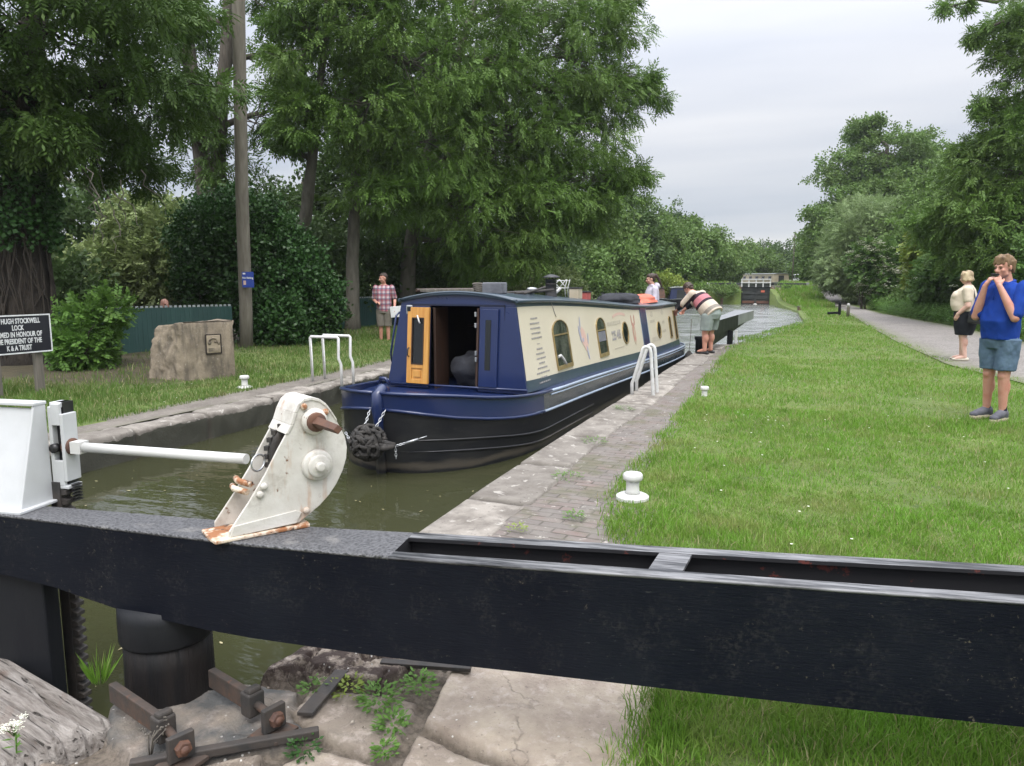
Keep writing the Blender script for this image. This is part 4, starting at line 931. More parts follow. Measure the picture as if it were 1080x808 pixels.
# cabin
CY0, CY1 = 1.45, 9.95
def cz(y): return gz_(y)                          # foot
def ez(y): return float(1.555 - .275 * smooth(1.4, 8.6, y))       # eaves height
CBW, CTW = .862, .700                             # half widths at foot and eaves (0.93 m up)
def sx(y, z): return CBW - (CBW - CTW) * (z - .6) / .93
FR = .07                                           # front rake
cyz = np.linspace(CY0, CY1, 30)
def front_y(z): return CY0 + FR * (z - .6) / .93
for side, nm in ((1, 'cabin_side'), (-1, 'cabin_side')):
    s = MB(); V = []; F = []
    for y in cyz:
        lo, hi = cz(y) - .02, ez(y)
        b1 = cz(y) + .105; b2 = hi - .055
        yy = lambda z: y if y > CY0 + .01 else front_y(z)
        for z in (lo, b1, b1, b2, b2, hi): V.append((side * sx(y, z), yy(z), z))
    for i in range(len(cyz) - 1):
        for k, mi in ((0, 0), (2, 1), (4, 0)):
            a = i * 6 + k; s.add([V[a], V[a + 1], V[a + 7], V[a + 6]], [(0, 1, 2, 3)], mi)
    cs = s.build(nm, [MT['boat_grey'], MT['boat_cream']], boat)
    if side == 1: cabin_side = cs
# roof with camber, rear bulkhead
r_ = MB(); V = []; F = []; nx = 13
for y in np.linspace(CY0 - .02 + FR, CY1 + .05, 24):
    w = sx(y, ez(y)) + .03
    for j in range(nx):
        t = -1 + 2 * j / (nx - 1); V.append((t * w, y, ez(y) + .085 * (1 - t * t) + .012))
for i in range(23):
    for j in range(nx - 1): F.append((i * nx + j, i * nx + j + 1, (i + 1) * nx + j + 1, (i + 1) * nx + j))
r_.add(V, F, 0, True)
roof = r_.build('roof', MT['boat_grey'], boat); so = roof.modifiers.new('t', 'SOLIDIFY'); so.thickness = .03; so.offset = -1
hr = MB()
for side in (1, -1): hr.tube([(side * (sx(y, ez(y)) + .026), y, ez(y) + .006) for y in np.linspace(CY0 + FR - .02, CY1 + .05, 20)], .02, 8)
hr.build('roof_edge_rail', MT['boat_grey'], roof)
rb = MB(); rb.prism([(-CBW, CY1, cz(CY1)), (CBW, CY1, cz(CY1)), (CTW, CY1, ez(CY1)), (0, CY1, ez(CY1) + .08), (-CTW, CY1, ez(CY1))], (0, .02, 0)); rb.build('rear_bulkhead', MT['boat_blue'], boat)
# front bulkhead with the doorway; opening measured across the front
OX0, OX1, OZ0, OZ1 = -.33, .285, .62, 1.50
def fp(x, z, o=0.0): return (x, front_y(z) - o, z)
fb = MB(); T2 = .035
def quad(x0, z0, x1, z1, o=0.0):
    xl0 = x0
    fb.prism([fp(x0, z0), fp(x1, z0), fp(x1, z1), fp(x0, z1)], (0, T2, 0))
ed = lambda z: sx(0, z) + .004
fb.prism([fp(-ed(.58), .58), fp(OX0, .58), fp(OX0, OZ1), fp(-ed(OZ1), OZ1)], (0, T2, 0))
fb.prism([fp(OX1, .58), fp(ed(.58), .58), fp(ed(OZ1), OZ1), fp(OX1, OZ1)], (0, T2, 0))
arc = [fp(t * ed(1.545), 1.545 + .087 * (1 - t * t) + .008) for t in np.linspace(1, -1, 13)]
fb.prism([fp(-ed(OZ1), OZ1 + .001), fp(OX0, OZ1 + .001), fp(OX1, OZ1 + .001), fp(ed(OZ1), OZ1 + .001)] + arc, (0, T2, 0))
front = fb.build('front_bulkhead', MT['boat_blue'], boat, bevel=.004)
lipm = MB(); lipm.tube([fp(t * (ed(1.545) + .012), 1.552 + .09 * (1 - t * t) + .012, .02) for t in np.linspace(1, -1, 21)], .014, 8); lipm.build('front_roof_lip', MT['boat_grey'], front)
sk = MB(); sk.tube([fp(-.86, .615, .012), fp(.875, .625, .012)], .012, 8); sk.build('front_skirting', MT['boat_blue'], front)
# inside the doorway
io = MB(); D = 2.1
X0, X1, Y0 = OX0 - .25, OX1 + .30, CY0 + T2 + .02
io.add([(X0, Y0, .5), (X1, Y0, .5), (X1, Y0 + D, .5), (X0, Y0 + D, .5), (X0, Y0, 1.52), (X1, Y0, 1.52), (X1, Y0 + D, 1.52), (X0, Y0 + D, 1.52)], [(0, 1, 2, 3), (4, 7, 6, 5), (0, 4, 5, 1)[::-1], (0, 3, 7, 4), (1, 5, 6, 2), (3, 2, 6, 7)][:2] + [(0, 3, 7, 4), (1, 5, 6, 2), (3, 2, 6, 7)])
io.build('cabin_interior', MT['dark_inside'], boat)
ii = MB(); ii.box((OX1 - .01, CY0 + .07, 1.05), (.022, .05, .86)); ii.build('door_frame', MT['wood_inside'], boat, bevel=.004)
ii = MB(); ii.box((OX0 + .05, CY0 + .22, 1.02), (.03, .30, .92)); ii.build('door_frame', MT['wood_inside'], boat, bevel=.004)
iw = MB(); iw.box((OX0 + .17, CY0 + 1.5, 1.02), (.24, .02, .42)); iw.build('far_window', MT['win_glass'], boat)
iw = MB(); iw.tube([(OX0 + .33, CY0 + .9, .82), (OX0 + .36, CY0 + .9, 1.1), (OX0 + .40, CY0 + .9, 1.28)], .012, 8); iw.tube([(OX0 + .05, CY0 + .9, 1.235), (OX0 + .34, CY0 + .9, 1.24)], .012, 8); iw.build('grab_rail', MT['wood_inside'], boat)
for z in (1.42, 1.30, 1.0, .93):
    hn = MB(); hn.box((OX1 - .012, CY0 - .01, z), (.02, .025, .05)); hn.build('hinge', MT['chrome'], boat, bevel=.003)
pi_ = MB(); pi_.prism([fp(OX1 - .026, .62, .012), fp(OX1 + .0, .62, .012), fp(OX1 + .0, 1.46, .012), fp(OX1 - .026, 1.46, .012)], (0, .03, 0)); pi_.build('door_edge', MT['wood_inside'], boat, bevel=.003)
# pine door, open, inner face towards us, hinged on the left edge of the opening
def pine_door():
    w, h, t = .285, .855, .034
    m = MB()
    fr_ = [(-w, 0, 0, h, -w + .065), (-.068, 0, 0, h, 0)]
    m.box((-w + .033, 0, h / 2), (.066, t, h)); m.box((-.033, 0, h / 2), (.066, t, h))
    m.box((-w / 2, 0, h - .06), (w - .132, t, .12)); m.box((-w / 2, 0, .195), (w - .132, t, .05)); m.box((-w / 2, 0, .025), (w - .132, t, .05))
    m.box((-w / 2, .004, .11), (w - .134, t * .55, .12)); m.box((-w / 2, -.006, .11), (w - .19, t * .55, .075))
    o = m.build('pine_door', MT['pine'], boat, bevel=.0035)
    g = MB(); g.box((-w / 2, .002, .48), (w - .134, t * .5, .525)); g.build('door_glass', MT['dark_glass'], o)
    g = MB(); x0, x1, z0, z1 = -w + .066, -.066, .22, .735
    for a, b in (((x0, z0), (x1, z0)), ((x1, z0), (x1, z1)), ((x1, z1), (x0, z1)), ((x0, z1), (x0, z0))): g.bar((a[0], -t * .45, a[1]), (b[0], -t * .45, b[1]), .012, .012)
    g.build('door_beading', MT['wood_inside'], o)
    g = MB(); g.tube([(-.145, -.03, .765), (-.12, -.032, .70), (-.108, -.03, .675)], .009, 8); g.build('door_latch', MT['white'], o)
    g = MB(); g.tube([(-w + .03, -.02, .40), (-w + .03, -.045, .385), (-w + .03, -.045, .315), (-w + .03, -.02, .30)], .007, 8); g.build('handle', MT['iron_dark'], o)
    o.location = (OX0 + .015, CY0 - .035, .63); o.rotation_euler = (R(-4.2), 0, R(-4))
pine_door()
# blue door leaf on the other side, folded back flat, with dark glass
bd = MB(); bd.prism([fp(OX1 + .02, .635, .03), fp(OX1 + .235, .635, .03), fp(OX1 + .235, 1.475, .03), fp(OX1 + .02, 1.475, .03)], (0, .026, 0)); bdo = bd.build('blue_door', MT['boat_blue'], boat, bevel=.004)
bg = MB(); bg.prism([fp(OX1 + .09, .82, .034), fp(OX1 + .155, .82, .034), fp(OX1 + .155, 1.36, .034), fp(OX1 + .09, 1.36, .034)], (0, .003, 0)); bg.build('door_glass', MT['dark_glass'], bdo)
# bow lamp and fairlead
lp = MB(); lp.box(fp(-.58, 1.455, .02), (.082, .03, .105)); lpo = lp.build('bow_lamp', MT['chrome'], boat, bevel=.012); lp = MB(); lp.box(fp(-.58, 1.462, .036), (.05, .012, .055)); lp.build('lamp_lens', MT['dark_glass'], lpo, bevel=.006)
ff = MB(); ff.tube([(-.83, CY0 - .22, .62), (-.80, CY0 - .24, .70), (-.74, CY0 - .24, .70), (-.70, CY0 - .22, .63)], .022, 8); ff.build('cleat', MT['boat_blue'], boat)
gr_ = MB(); gr_.tube([(-CBW - .005, CY0 + .1, .85), (-CBW + .01, CY0 + .06, .95), (-CTW - .07, CY0 + .06, 1.38), (-CTW - .06, CY0 + .12, 1.42)], .012, 8); gr_.build('grab_rail', MT['boat_blue'], boat)
fn = MB(); fn.box((.56, 1.02, gz_(1.0) - .07), (.10, .012, .012)); fn.build('gunwale_plate', MT['boat_line'], boat)

# windows and lettering on the cream side
NX = Vector((1, 0, (CBW - CTW) / .93)).normalized(); UZ = Vector((-(CBW - CTW) / .93, 0, 1)).normalized()
def on_side(y, z, o=.0): 
    return Vector((sx(y, z), y, z)) + NX * o
def side_mat(y, z, o=.002):                       # x to the right as seen from outside (aft), y up the side
    p = on_side(y, z, o); return Matrix(((0, UZ.x, NX.x, p.x), (1, UZ.y, NX.y, p.y), (0, UZ.z, NX.z, p.z), (0, 0, 0, 1)))
def arched(w, h, n=10, rise=.14):
    pts = [(-w / 2, 0), (w / 2, 0), (w / 2, h - rise)]
    for k in range(1, n): t = k / n; pts.append((w / 2 * math.cos(math.pi * t), h - rise + rise * math.sin(math.pi * t)))
    return pts + [(-w / 2, h - rise)]
def ring(mb, outer, inner, M4, d):
    n = len(outer); V = [M4 @ Vector((*p, 0)) for p in outer] + [M4 @ Vector((*p, 0)) for p in inner] + [M4 @ Vector((*p, d)) for p in outer] + [M4 @ Vector((*p, d)) for p in inner]
    F = []
    for i in range(n):
        j = (i + 1) % n; F += [(i, j, 2 * n + j, 2 * n + i), (2 * n + i, 2 * n + j, 3 * n + j, 3 * n + i), (3 * n + i, 3 * n + j, n + j, n + i)]
    mb.add(V, F)
def side_window(y, z, w, h, outline=None, cross=True):
    M4 = side_mat(y, z); o = outline or arched(w, h); c = Vector((sum(p[0] for p in o) / len(o), sum(p[1] for p in o) / len(o)))
    inn = [(c.x + (p[0] - c.x) * (1 - .09 * .5 / w), c.y + (p[1] - c.y) * (1 - .07 * .5 / h)) for p in o]
    m = MB(); ring(m, o, inn, M4, .014)
    if cross: 
        for dz in (h - .19,): m.prism([M4 @ Vector((-w / 2 + .02, dz, .003)), M4 @ Vector((w / 2 - .02, dz, .003)), M4 @ Vector((w / 2 - .02, dz + .018, .003)), M4 @ Vector((-w / 2 + .02, dz + .018, .003))], NX * .009)
        m.prism([M4 @ Vector((-w / 2 + .02, .02, .003)), M4 @ Vector((w / 2 - .02, .02, .003)), M4 @ Vector((w / 2 - .02, .05, .003)), M4 @ Vector((-w / 2 + .02, .05, .003))], NX * .009)
    f = m.build('window', MT['brass'], boat)
    g = MB(); g.prism([M4 @ Vector((*p, .001)) for p in inn], NX * .003); g.build('pane', MT['win_glass'] if cross else MT['dark_glass'], f)
    return f, M4
f, M4 = side_window(2.76, .715, .56, .60)
cu = MB(); cu.tube([M4 @ Vector((-.2, .16, .006)), M4 @ Vector((-.12, .17, .006)), M4 @ Vector((-.03, .11, .006)), M4 @ Vector((.03, .05, .006))], .018, 6); cu.build('tied_curtain', MT['white'], f)
f, M4 = side_window(4.45, .70, .44, .56)
bl = MB(); bl.prism([M4 @ Vector((-.19, .22, .0045)), M4 @ Vector((.19, .22, .0045)), M4 @ Vector((.19, .36, .0045)), M4 @ Vector((-.19, .36, .0045))], NX * .002); bl.build('blind', MT['grey_cloth'], f)
rnd = lambda r, n=24: [(r * math.cos(2 * math.pi * k / n), r * math.sin(2 * math.pi * k / n)) for k in range(n)]
side_window(5.74, .95, .36, .36, rnd(.18), False); side_window(8.15, .845, .32, .32, rnd(.16), False)
side_window(9.2, .62, .20, .42, [(-.1, 0), (.1, 0), (.1, .40), (.05, .44), (-.05, .44), (-.1, .40)], False); side_window(9.72, .56, .22, .62, [(-.11, 0), (.11, 0), (.11, .6), (-.11, .6)], False)
# dark blue upright band over cream, aft of the second porthole
bnd = MB()
for y0, w in ((6.86, .40),):
    bnd.prism([on_side(y0, cz(y0) + .0, .004), on_side(y0 + w, cz(y0), .004), on_side(y0 + w, ez(y0) - .005, .004), on_side(y0, ez(y0) - .005, .004)], NX * .006)
bnd.build('blue_side_band', MT['boat_blue'], boat)
for dy in (-.03, .43):
    bnd = MB(); bnd.prism([on_side(6.86 + dy, .66, .004), on_side(6.875 + dy, .66, .004), on_side(6.875 + dy, 1.28, .004), on_side(6.86 + dy, 1.28, .004)], NX * .004); bnd.build('band_edging', MT['boat_line'], boat)
# illegible lines of small lettering, worn to grey dashes; the larger number reads in the photograph
rng = random.Random(8)
def dashes(yc, z, width, h, gap=.012, mean=.05, mat='text_grey'):
    x = -width / 2; tx = MB()
    while x < width / 2 - .01:
        w = min(rng.uniform(.5, 1.5) * mean, width / 2 - x); M4 = side_mat(yc, z, .003)
        tx.prism([M4 @ Vector((x, -h / 2, 0)), M4 @ Vector((x + w, -h / 2, 0)), M4 @ Vector((x + w, h / 2, 0)), M4 @ Vector((x, h / 2, 0))], NX * .0015); x += w + gap
    tx.build('lettering_line', MT[mat], boat)
for k, w in enumerate([.20, .28, .29, .26, .31]): dashes(1.98, 1.36 - k * .054, w, .016)
dashes(2.0, 1.075, .07, .010)
for k, w in enumerate([.19, .26, .28, .18, .30, .40, .22, .34]): dashes(2.02, 1.02 - k * .053, w, .016)
dashes(5.18, 1.135, .72, .055, .02, .08, 'text_soft'); dashes(5.3, .755, .56, .016, .01, .04, 'text_soft')
dashes(7.72, 1.03, .36, .05, .02, .07, 'text_soft'); dashes(7.75, .70, .52, .085, .015, .09, 'text_soft'); dashes(8.62, .97, .2, .05, .02, .06, 'text_soft'); dashes(8.62, .80, .3, .05, .02, .06, 'text_soft')
text_obj('painted_number', '225 445', .19, MT['text_grey'], boat, side_mat(5.22, .945, .003), 'CENTER', .006, .001, .80)
# emblems: a rosette spray and a lantern-like red device
em = MB()
def blob(mb, y, z, a, b, rot, o=.003, n=12):
    M4 = side_mat(y, z, o); c, s = math.cos(rot), math.sin(rot)
    mb.prism([M4 @ Vector((a * math.cos(2 * math.pi * k / n) * c - b * math.sin(2 * math.pi * k / n) * s, a * math.cos(2 * math.pi * k / n) * s + b * math.sin(2 * math.pi * k / n) * c, 0)) for k in range(n)], NX * .0012)
blob(em, 3.64, 1.02, .10, .13, .2); blob(em, 3.70, .93, .08, .09, .0, .0033); blob(em, 3.60, 1.11, .05, .06, .0, .0033); e1 = em.build('painted_emblem', MT['pink_mark'], boat)
em = MB(); 
for y, z, a, b, r0 in ((3.50, 1.08, .03, .12, .3), (3.55, 1.22, .02, .09, -.2), (3.73, .82, .025, .10, .25), (3.80, 1.0, .02, .08, -.3), (3.6, 1.0, .03, .03, 0)): blob(em, y, z, a, b, r0, .0045)
em.build('emblem_detail', MT['blue_mark'], e1)
em = MB(); blob(em, 6.30, .90, .085, .19, .05); blob(em, 6.22, 1.12, .03, .09, .1); blob(em, 6.40, 1.12, .03, .09, -.1); e2 = em.build('painted_emblem', MT['faded_crest'], boat)
em = MB(); blob(em, 6.30, .92, .035, .08, 0, .0045); blob(em, 6.30, .75, .04, .035, 0, .0045); em.build('emblem_detail', MT['cream2'], e2)
for y in (7.72, 8.62): em = MB(); blob(em, y, 1.15, .10, .045, 0); blob(em, y, 1.19, .04, .03, 0, .0035); em.build('painted_emblem', MT['text_soft'], boat)
em = MB(); pts = [(5.5 + .36 * t, 1.225 + .035 * (1 - t * t)) for t in np.linspace(-1, 1, 9)]
for (a, b), (c, d_) in zip(pts[:-1], pts[1:]): em.prism([on_side(a, b - .02, .003), on_side(c, d_ - .02, .003), on_side(c, d_ + .02, .003), on_side(a, b + .02, .003)], NX * .001)
em.build('painted_scroll', MT['pink_mark'], boat)
# aerial wires / rope draped down the side
wr = MB(); wr.tube([on_side(2.58, ez(2.6), .012), on_side(2.66, 1.40, .006), on_side(2.7, 1.34, .006)], .004, 5); wr.build('hanging_cord', MT['text_grey'], boat)
# chimney
def rz_(x, y): w = sx(y, ez(y)) + .03; return ez(y) + .085 * (1 - (x / w) ** 2) + .012
cx, cy = .38, 3.48
ch = MB(); ch.lathe([(.085, -.03), (.085, .0), (.074, .02), (.072, .20), (.078, .205), (.078, .218), (.072, .222)], (cx, cy, rz_(cx, cy)), 20); cho = ch.build('chimney', MT['black_gloss'], boat)
ch = MB(); ch.lathe([(.118, .238), (.118, .246), (.045, .28), (.012, .284)], (cx, cy, rz_(cx, cy)), 20)
for k in range(4): t = k * math.pi / 2; ch.box((cx + .066 * math.cos(t), cy + .066 * math.sin(t), rz_(cx, cy) + .228), (.012, .012, .035))
ch.build('chimney_cap', MT['black_gloss'], cho)
for z in (.05, .15):
    ch = MB(); ch.lathe([(.0735, z), (.076, z + .006), (.0735, z + .014)], (cx, cy, rz_(cx, cy)), 20); ch.build('chimney_band', MT['iron_dark'], cho)

# ---- loose things on and about the boat
BM = Matrix.Translation((-3.62, 5.85, WZ)) @ Matrix.Rotation(BRZ, 4, 'Z')
def bw_(x, y, z): return BM @ Vector((x, y, z))
def on_roof(x, y, dz=0): return bw_(x, y, rz_(x, y) + dz)
def rope_fender():
    t = thing('rope_fender', 'big round black knotted rope fender chained to the narrowboat bow', 'rope fender', bw_(0.0, -.23, .33), BRZ); t.scale = (.9, .9, .9)
    rng = np.random.RandomState(3); m = MB()
    m.sphere((0, 0, 0), (.155, .155, .15), 20, 14)
    for k in range(150):
        z = rng.uniform(-1, 1); a = rng.uniform(0, 2 * math.pi); r = math.sqrt(1 - z * z); n = Vector((r * math.cos(a), r * math.sin(a), z))
        tdir = n.cross(Vector((rng.normal(), rng.normal(), rng.normal()))).normalized(); pts = []
        for q in np.linspace(-1, 1, 6): v = (n + tdir * q * .32).normalized(); pts.append(v * (.158 + .020 * (1 - q * q)))
        m.tube(pts, .0185, 6)
    m.build('fender_ball', MT['rope_black'], t)
    for q_ in (1, -1):
        tl = MB()
        for k in range(7):
            o = (rng.uniform(-.03, .03), rng.uniform(-.03, .03)); tl.tube([(.10 * q_, -.02 + o[0], -.02 + o[1]), (.20 * q_, .0 + o[0] * .9, -.025 + o[1] * .9), (.28 * q_, .055 + o[0] * .4, -.02 + o[1] * .4)], [.035, .032, .016], 7)
        tl.build('fender_tail', MT['rope_black'], t)
    def chain(p, q, n, name):
        p, q = Vector(p), Vector(q); m = MB(); d = (q - p).normalized(); s1 = d.orthogonal().normalized(); s2 = d.cross(s1)
        for k in range(n):
            c = p.lerp(q, (k + .5) / n); s = s1 if k % 2 else s2; L = (q - p).length / n * .72
            m.tube([c + d * L * math.cos(a) + s * .011 * math.sin(a) for a in np.linspace(0, 2 * math.pi, 13)], .0042, 6, False)
        m.build(name, MT['chrome'], t)
    chain((-.075, .04, .13), (-.085, .17, .30), 7, 'chain'); chain((.06, .03, .13), (.10, .17, .31), 7, 'chain')
    chain((.29, .06, -.02), (.36, .12, .0), 3, 'chain'); chain((.28, .06, -.03), (.285, .06, -.15), 5, 'chain'); chain((-.26, .05, -.01), (-.36, .12, .05), 4, 'chain')
    m = MB(); m.tube([(.36, .12, .0), (.46, .20, .035)], .013, 8); m.tube([(.46, .2, .035), (.53, .255, .06)], .006, 6); m.build('bottle_screw', MT['chrome'], t)
rope_fender()
def tube_thing(name, label, cat, parts, loc, rz=0, group=None):
    t = thing(name, label, cat, loc, rz, group)
    for nm, mat, fn in parts: m = MB(); fn(m); m.build(nm, mat, t)
    return t
# grey sack just inside the door
sv = []; nu, nv_ = 26, 16
for i in range(nv_ + 1):
    ph = math.pi * i / nv_
    for j in range(nu):
        a = 2 * math.pi * j / nu; n = float(fbm(math.cos(a) * 1.5, math.sin(a) * 1.5, math.cos(ph) * 2, 5, 12))
        r = 1 + n * .75 + .05 * math.sin(a * 5 + ph * 3); sv.append((.27 * r * math.sin(ph) ** .7 * math.cos(a), .24 * r * math.sin(ph) ** .7 * math.sin(a), .19 * r * math.cos(ph)))
m = MB(); m.add(sv, [(i * nu + j, (i + 1) * nu + j, (i + 1) * nu + (j + 1) % nu, i * nu + (j + 1) % nu) for i in range(nv_) for j in range(nu)], 0, True)
tag(m.build('canvas_sack', MT['dark_cloth'], None, loc=bw_(.10, CY0 + .34, .77)), 'bulging grey canvas sack just inside the open bow doorway', 'sack')
t = thing('pole_bundle', 'weathered brown plank and poles laid along the roof front', 'planks', on_roof(-.25, 2.1), BRZ)
m = MB(); m.bar((-.3, -.35, .03), (.22, .5, .03), .16, .035); m.build('plank', MT['post_wood'], t, bevel=.004)
m = MB(); m.tube([(-.42, -.3, .03), (.05, .9, .03)], .022, 8); m.tube([(-.36, -.3, .028), (.12, .9, .03)], .018, 8); m.build('pole', MT['wood_inside'], t)
t = thing('stone_block', 'grey box with a beige rope coil beside it, near the front of the boat roof', 'box', on_roof(.22, 2.05), BRZ + .1)
m = MB(); m.box((0, 0, .055), (.24, .20, .13)); m.build('box_body', MT['grey_cloth'], t, bevel=.012)
rc = MB()
for k in range(5): rc.tube([(-.18 + (.075 + .006 * k) * math.cos(a), .02 + (.075 + .004 * k) * math.sin(a), .015 + .022 * k + .006 * math.sin(3 * a)) for a in np.linspace(0, 2 * math.pi, 20)], .011, 6)
tag(rc.build('rope_coil', MT['post_wood'], None, loc=on_roof(.22, 2.05), rz=BRZ), 'coil of beige rope beside the grey box on the boat roof', 'rope')
def plant_stand(m):
    for sx_ in (-.09, .09):
        for sy_ in (-.06, .06): m.tube([(sx_, sy_, .0), (sx_ * .9, sy_, .12), (sx_ * 1.25, sy_, .235)], .006, 5)
    for z in (.12, .22): m.tube([(-.1, -.06, z), (.1, -.06, z), (.1, .06, z), (-.1, .06, z), (-.1, -.06, z)], .006, 5)
    for a in (-.1, 0.0): m.tube([(a, -.06, .12), (a + .1, -.06, .235)], .006, 5); m.tube([(a + .1, -.06, .12), (a, -.06, .235)], .006, 5)
    m.tube([(-.1, -.06, .0), (.02, -.06, .12)], .02, 6)
tube_thing('wire_rack', 'white wire lattice rack standing behind the black chimney', 'wire rack', [('rack_frame', MT['white'], plant_stand)], on_roof(.33, 4.0), BRZ)
t = thing('mushroom_vents', 'row of dark mooring gear and pipes on the roof before the chimney', 'roof gear', on_roof(.36, 2.75), BRZ)
m = MB(); m.tube([(-.2, -.4, .02), (-.15, .5, .03)], .02, 8); m.tube([(-.05, -.3, .02), (.1, .6, .05)], .018, 8); m.tube([(.1, -.4, .02), (.14, .2, .09)], .014, 8); m.build('pipe', MT['iron_dark'], t)
m = MB(); m.lathe([(.03, 0), (.03, .05), (.07, .055), (.06, .08), (.02, .09)], (.0, .1, 0), 14); m.build('vent', MT['chrome'], t)
# dark tarpaulin heap, orange canvas, small boxes
def lump(name, size, seed, mat, loc, label, cat, amp=.3):
    nu, nv_ = 26, 12; V = []
    for i in range(nv_ + 1):
        ph = .5 * math.pi * i / nv_
        for j in range(nu):
            a = 2 * math.pi * j / nu; n = float(fbm(math.cos(a) * 1.4 + seed, math.sin(a) * 1.4, math.cos(ph) * 2, 4, seed)); r = 1 + n * amp * 2
            V.append((size[0] * r * math.sin(ph) ** .6 * math.cos(a), size[1] * r * math.sin(ph) ** .6 * math.sin(a), size[2] * (1 + n * amp) * math.cos(ph) ** .8 - .02))
    m = MB(); m.add(V, [(i * nu + j, (i + 1) * nu + j, (i + 1) * nu + (j + 1) % nu, i * nu + (j + 1) % nu) for i in range(nv_) for j in range(nu)], 0, True)
    return tag(m.build(name, mat, None, loc=loc, rz=BRZ), label, cat)
lump('tarpaulin', (.34, .95, .165), 5, MT['dark_cloth'], on_roof(.26, 7.3), 'dark grey tarpaulin heaped over gear on the boat roof', 'tarpaulin')
lump('life_jacket', (.30, .62, .15), 9, MT['orange'], on_roof(.30, 8.7), 'faded orange folded canvas on the roof beside the woman in the hoodie', 'canvas')
for k, (x, y, s, mat, lab) in enumerate([(.30, 4.75, (.14, .2, .15), MT['cream2'], 'small cream painted box on the roof behind the wire rack'), (.28, 5.2, (.16, .22, .11), MT['red'], 'small dull red box on the boat roof between the cream box and tarpaulin')]):
    b = thing('roof_box', lab, 'box', on_roof(x, y), BRZ); m = MB(); m.box((0, 0, s[2] / 2 - .01), s); m.build('box_body', mat, b, bevel=.006); m = MB(); m.box((0, 0, s[2]), (s[0] + .02, s[1] + .02, .02)); m.build('lid', MT['black_gloss'], b, bevel=.004)
# side fender on its line near the stern
t = thing('side_fender', 'black pear shaped fender hanging on a thin line at the narrowboat stern', 'fender', bw_(1.12, 9.75, .0), BRZ)
m = MB(); m.lathe([(.02, .32), (.045, .29), (.10, .22), (.125, .12), (.11, .03), (.05, -.02), (.02, -.03)], (0, 0, .0), 16); m.build('fender_body', MT['rope_black'], t)
m = MB(); m.tube([(0, 0, .31), (.015, .02, .6), (.03, .0, .98)], .006, 5); m.build('fender_line', MT['post_wood'], t)
# tiller end, rear hatch details
m = MB(); m.tube([(0, BL - .35, gz_(BL) - .02), (0, BL - .35, .9), (0, BL - .7, 1.12), (0, BL - 1.0, 1.16)], .02, 8); m.build('tiller', MT['brass'], boat)
m = MB()
for s in (1, -1): m.tube([(s * .62, CY1 + .02, 1.30), (s * .66, CY1 + .35, 1.28), (s * .70, CY1 + .40, gz_(BL))], .016, 8)
m.build('stern_rail', MT['white'], boat)
# ------------------------------------------------------------------ things along the banks
# lock name board
LB = R(82)                                        # board faces the water and slightly towards us
p0, p1 = Vector((-9.20, 5.98, 0)), Vector((-9.16, 6.50, 0)); d = (p1 - p0).normalized()
brd = thing('name_board', 'black lock name board with white lettering on two wooden posts beside the ivy trunk', 'sign', (p0 + p1) / 2 + d * .062, math.atan2(d.y, d.x))
for x in (-.27, .25): m = MB(); m.box((x, 0, .42), (.095, .075, .95)); m.build('post', MT['post_wood'], brd, bevel=.006)
bx = .0
m = MB(); m.box((bx, -.055, .812), (.82, .022, .475)); bo = m.build('board', MT['sign_black'], brd, bevel=.006)
m = MB()
for z in (.578, 1.046): m.box((bx, -.068, z), (.82, .008, .016))
for x in (bx - .405, bx + .405): m.box((x, -.068, .812), (.014, .008, .452))
m.build('border', MT['sign_white'], bo)
for k, (s, sz) in enumerate([('SIR HUGH STOCKWELL', .088), ('LOCK', .088), ('NAMED IN HONOUR OF', .088), ('THE PRESIDENT OF THE', .088), ('K & A TRUST', .088)]):
    M4 = Matrix.Translation((bx, -.0665, .975 - k * .0835)) @ Matrix.Rotation(R(90), 4, 'X')
    text_obj('lettering', s, sz, MT['sign_white'], bo, M4, 'CENTER', .0026, .0015, .60)

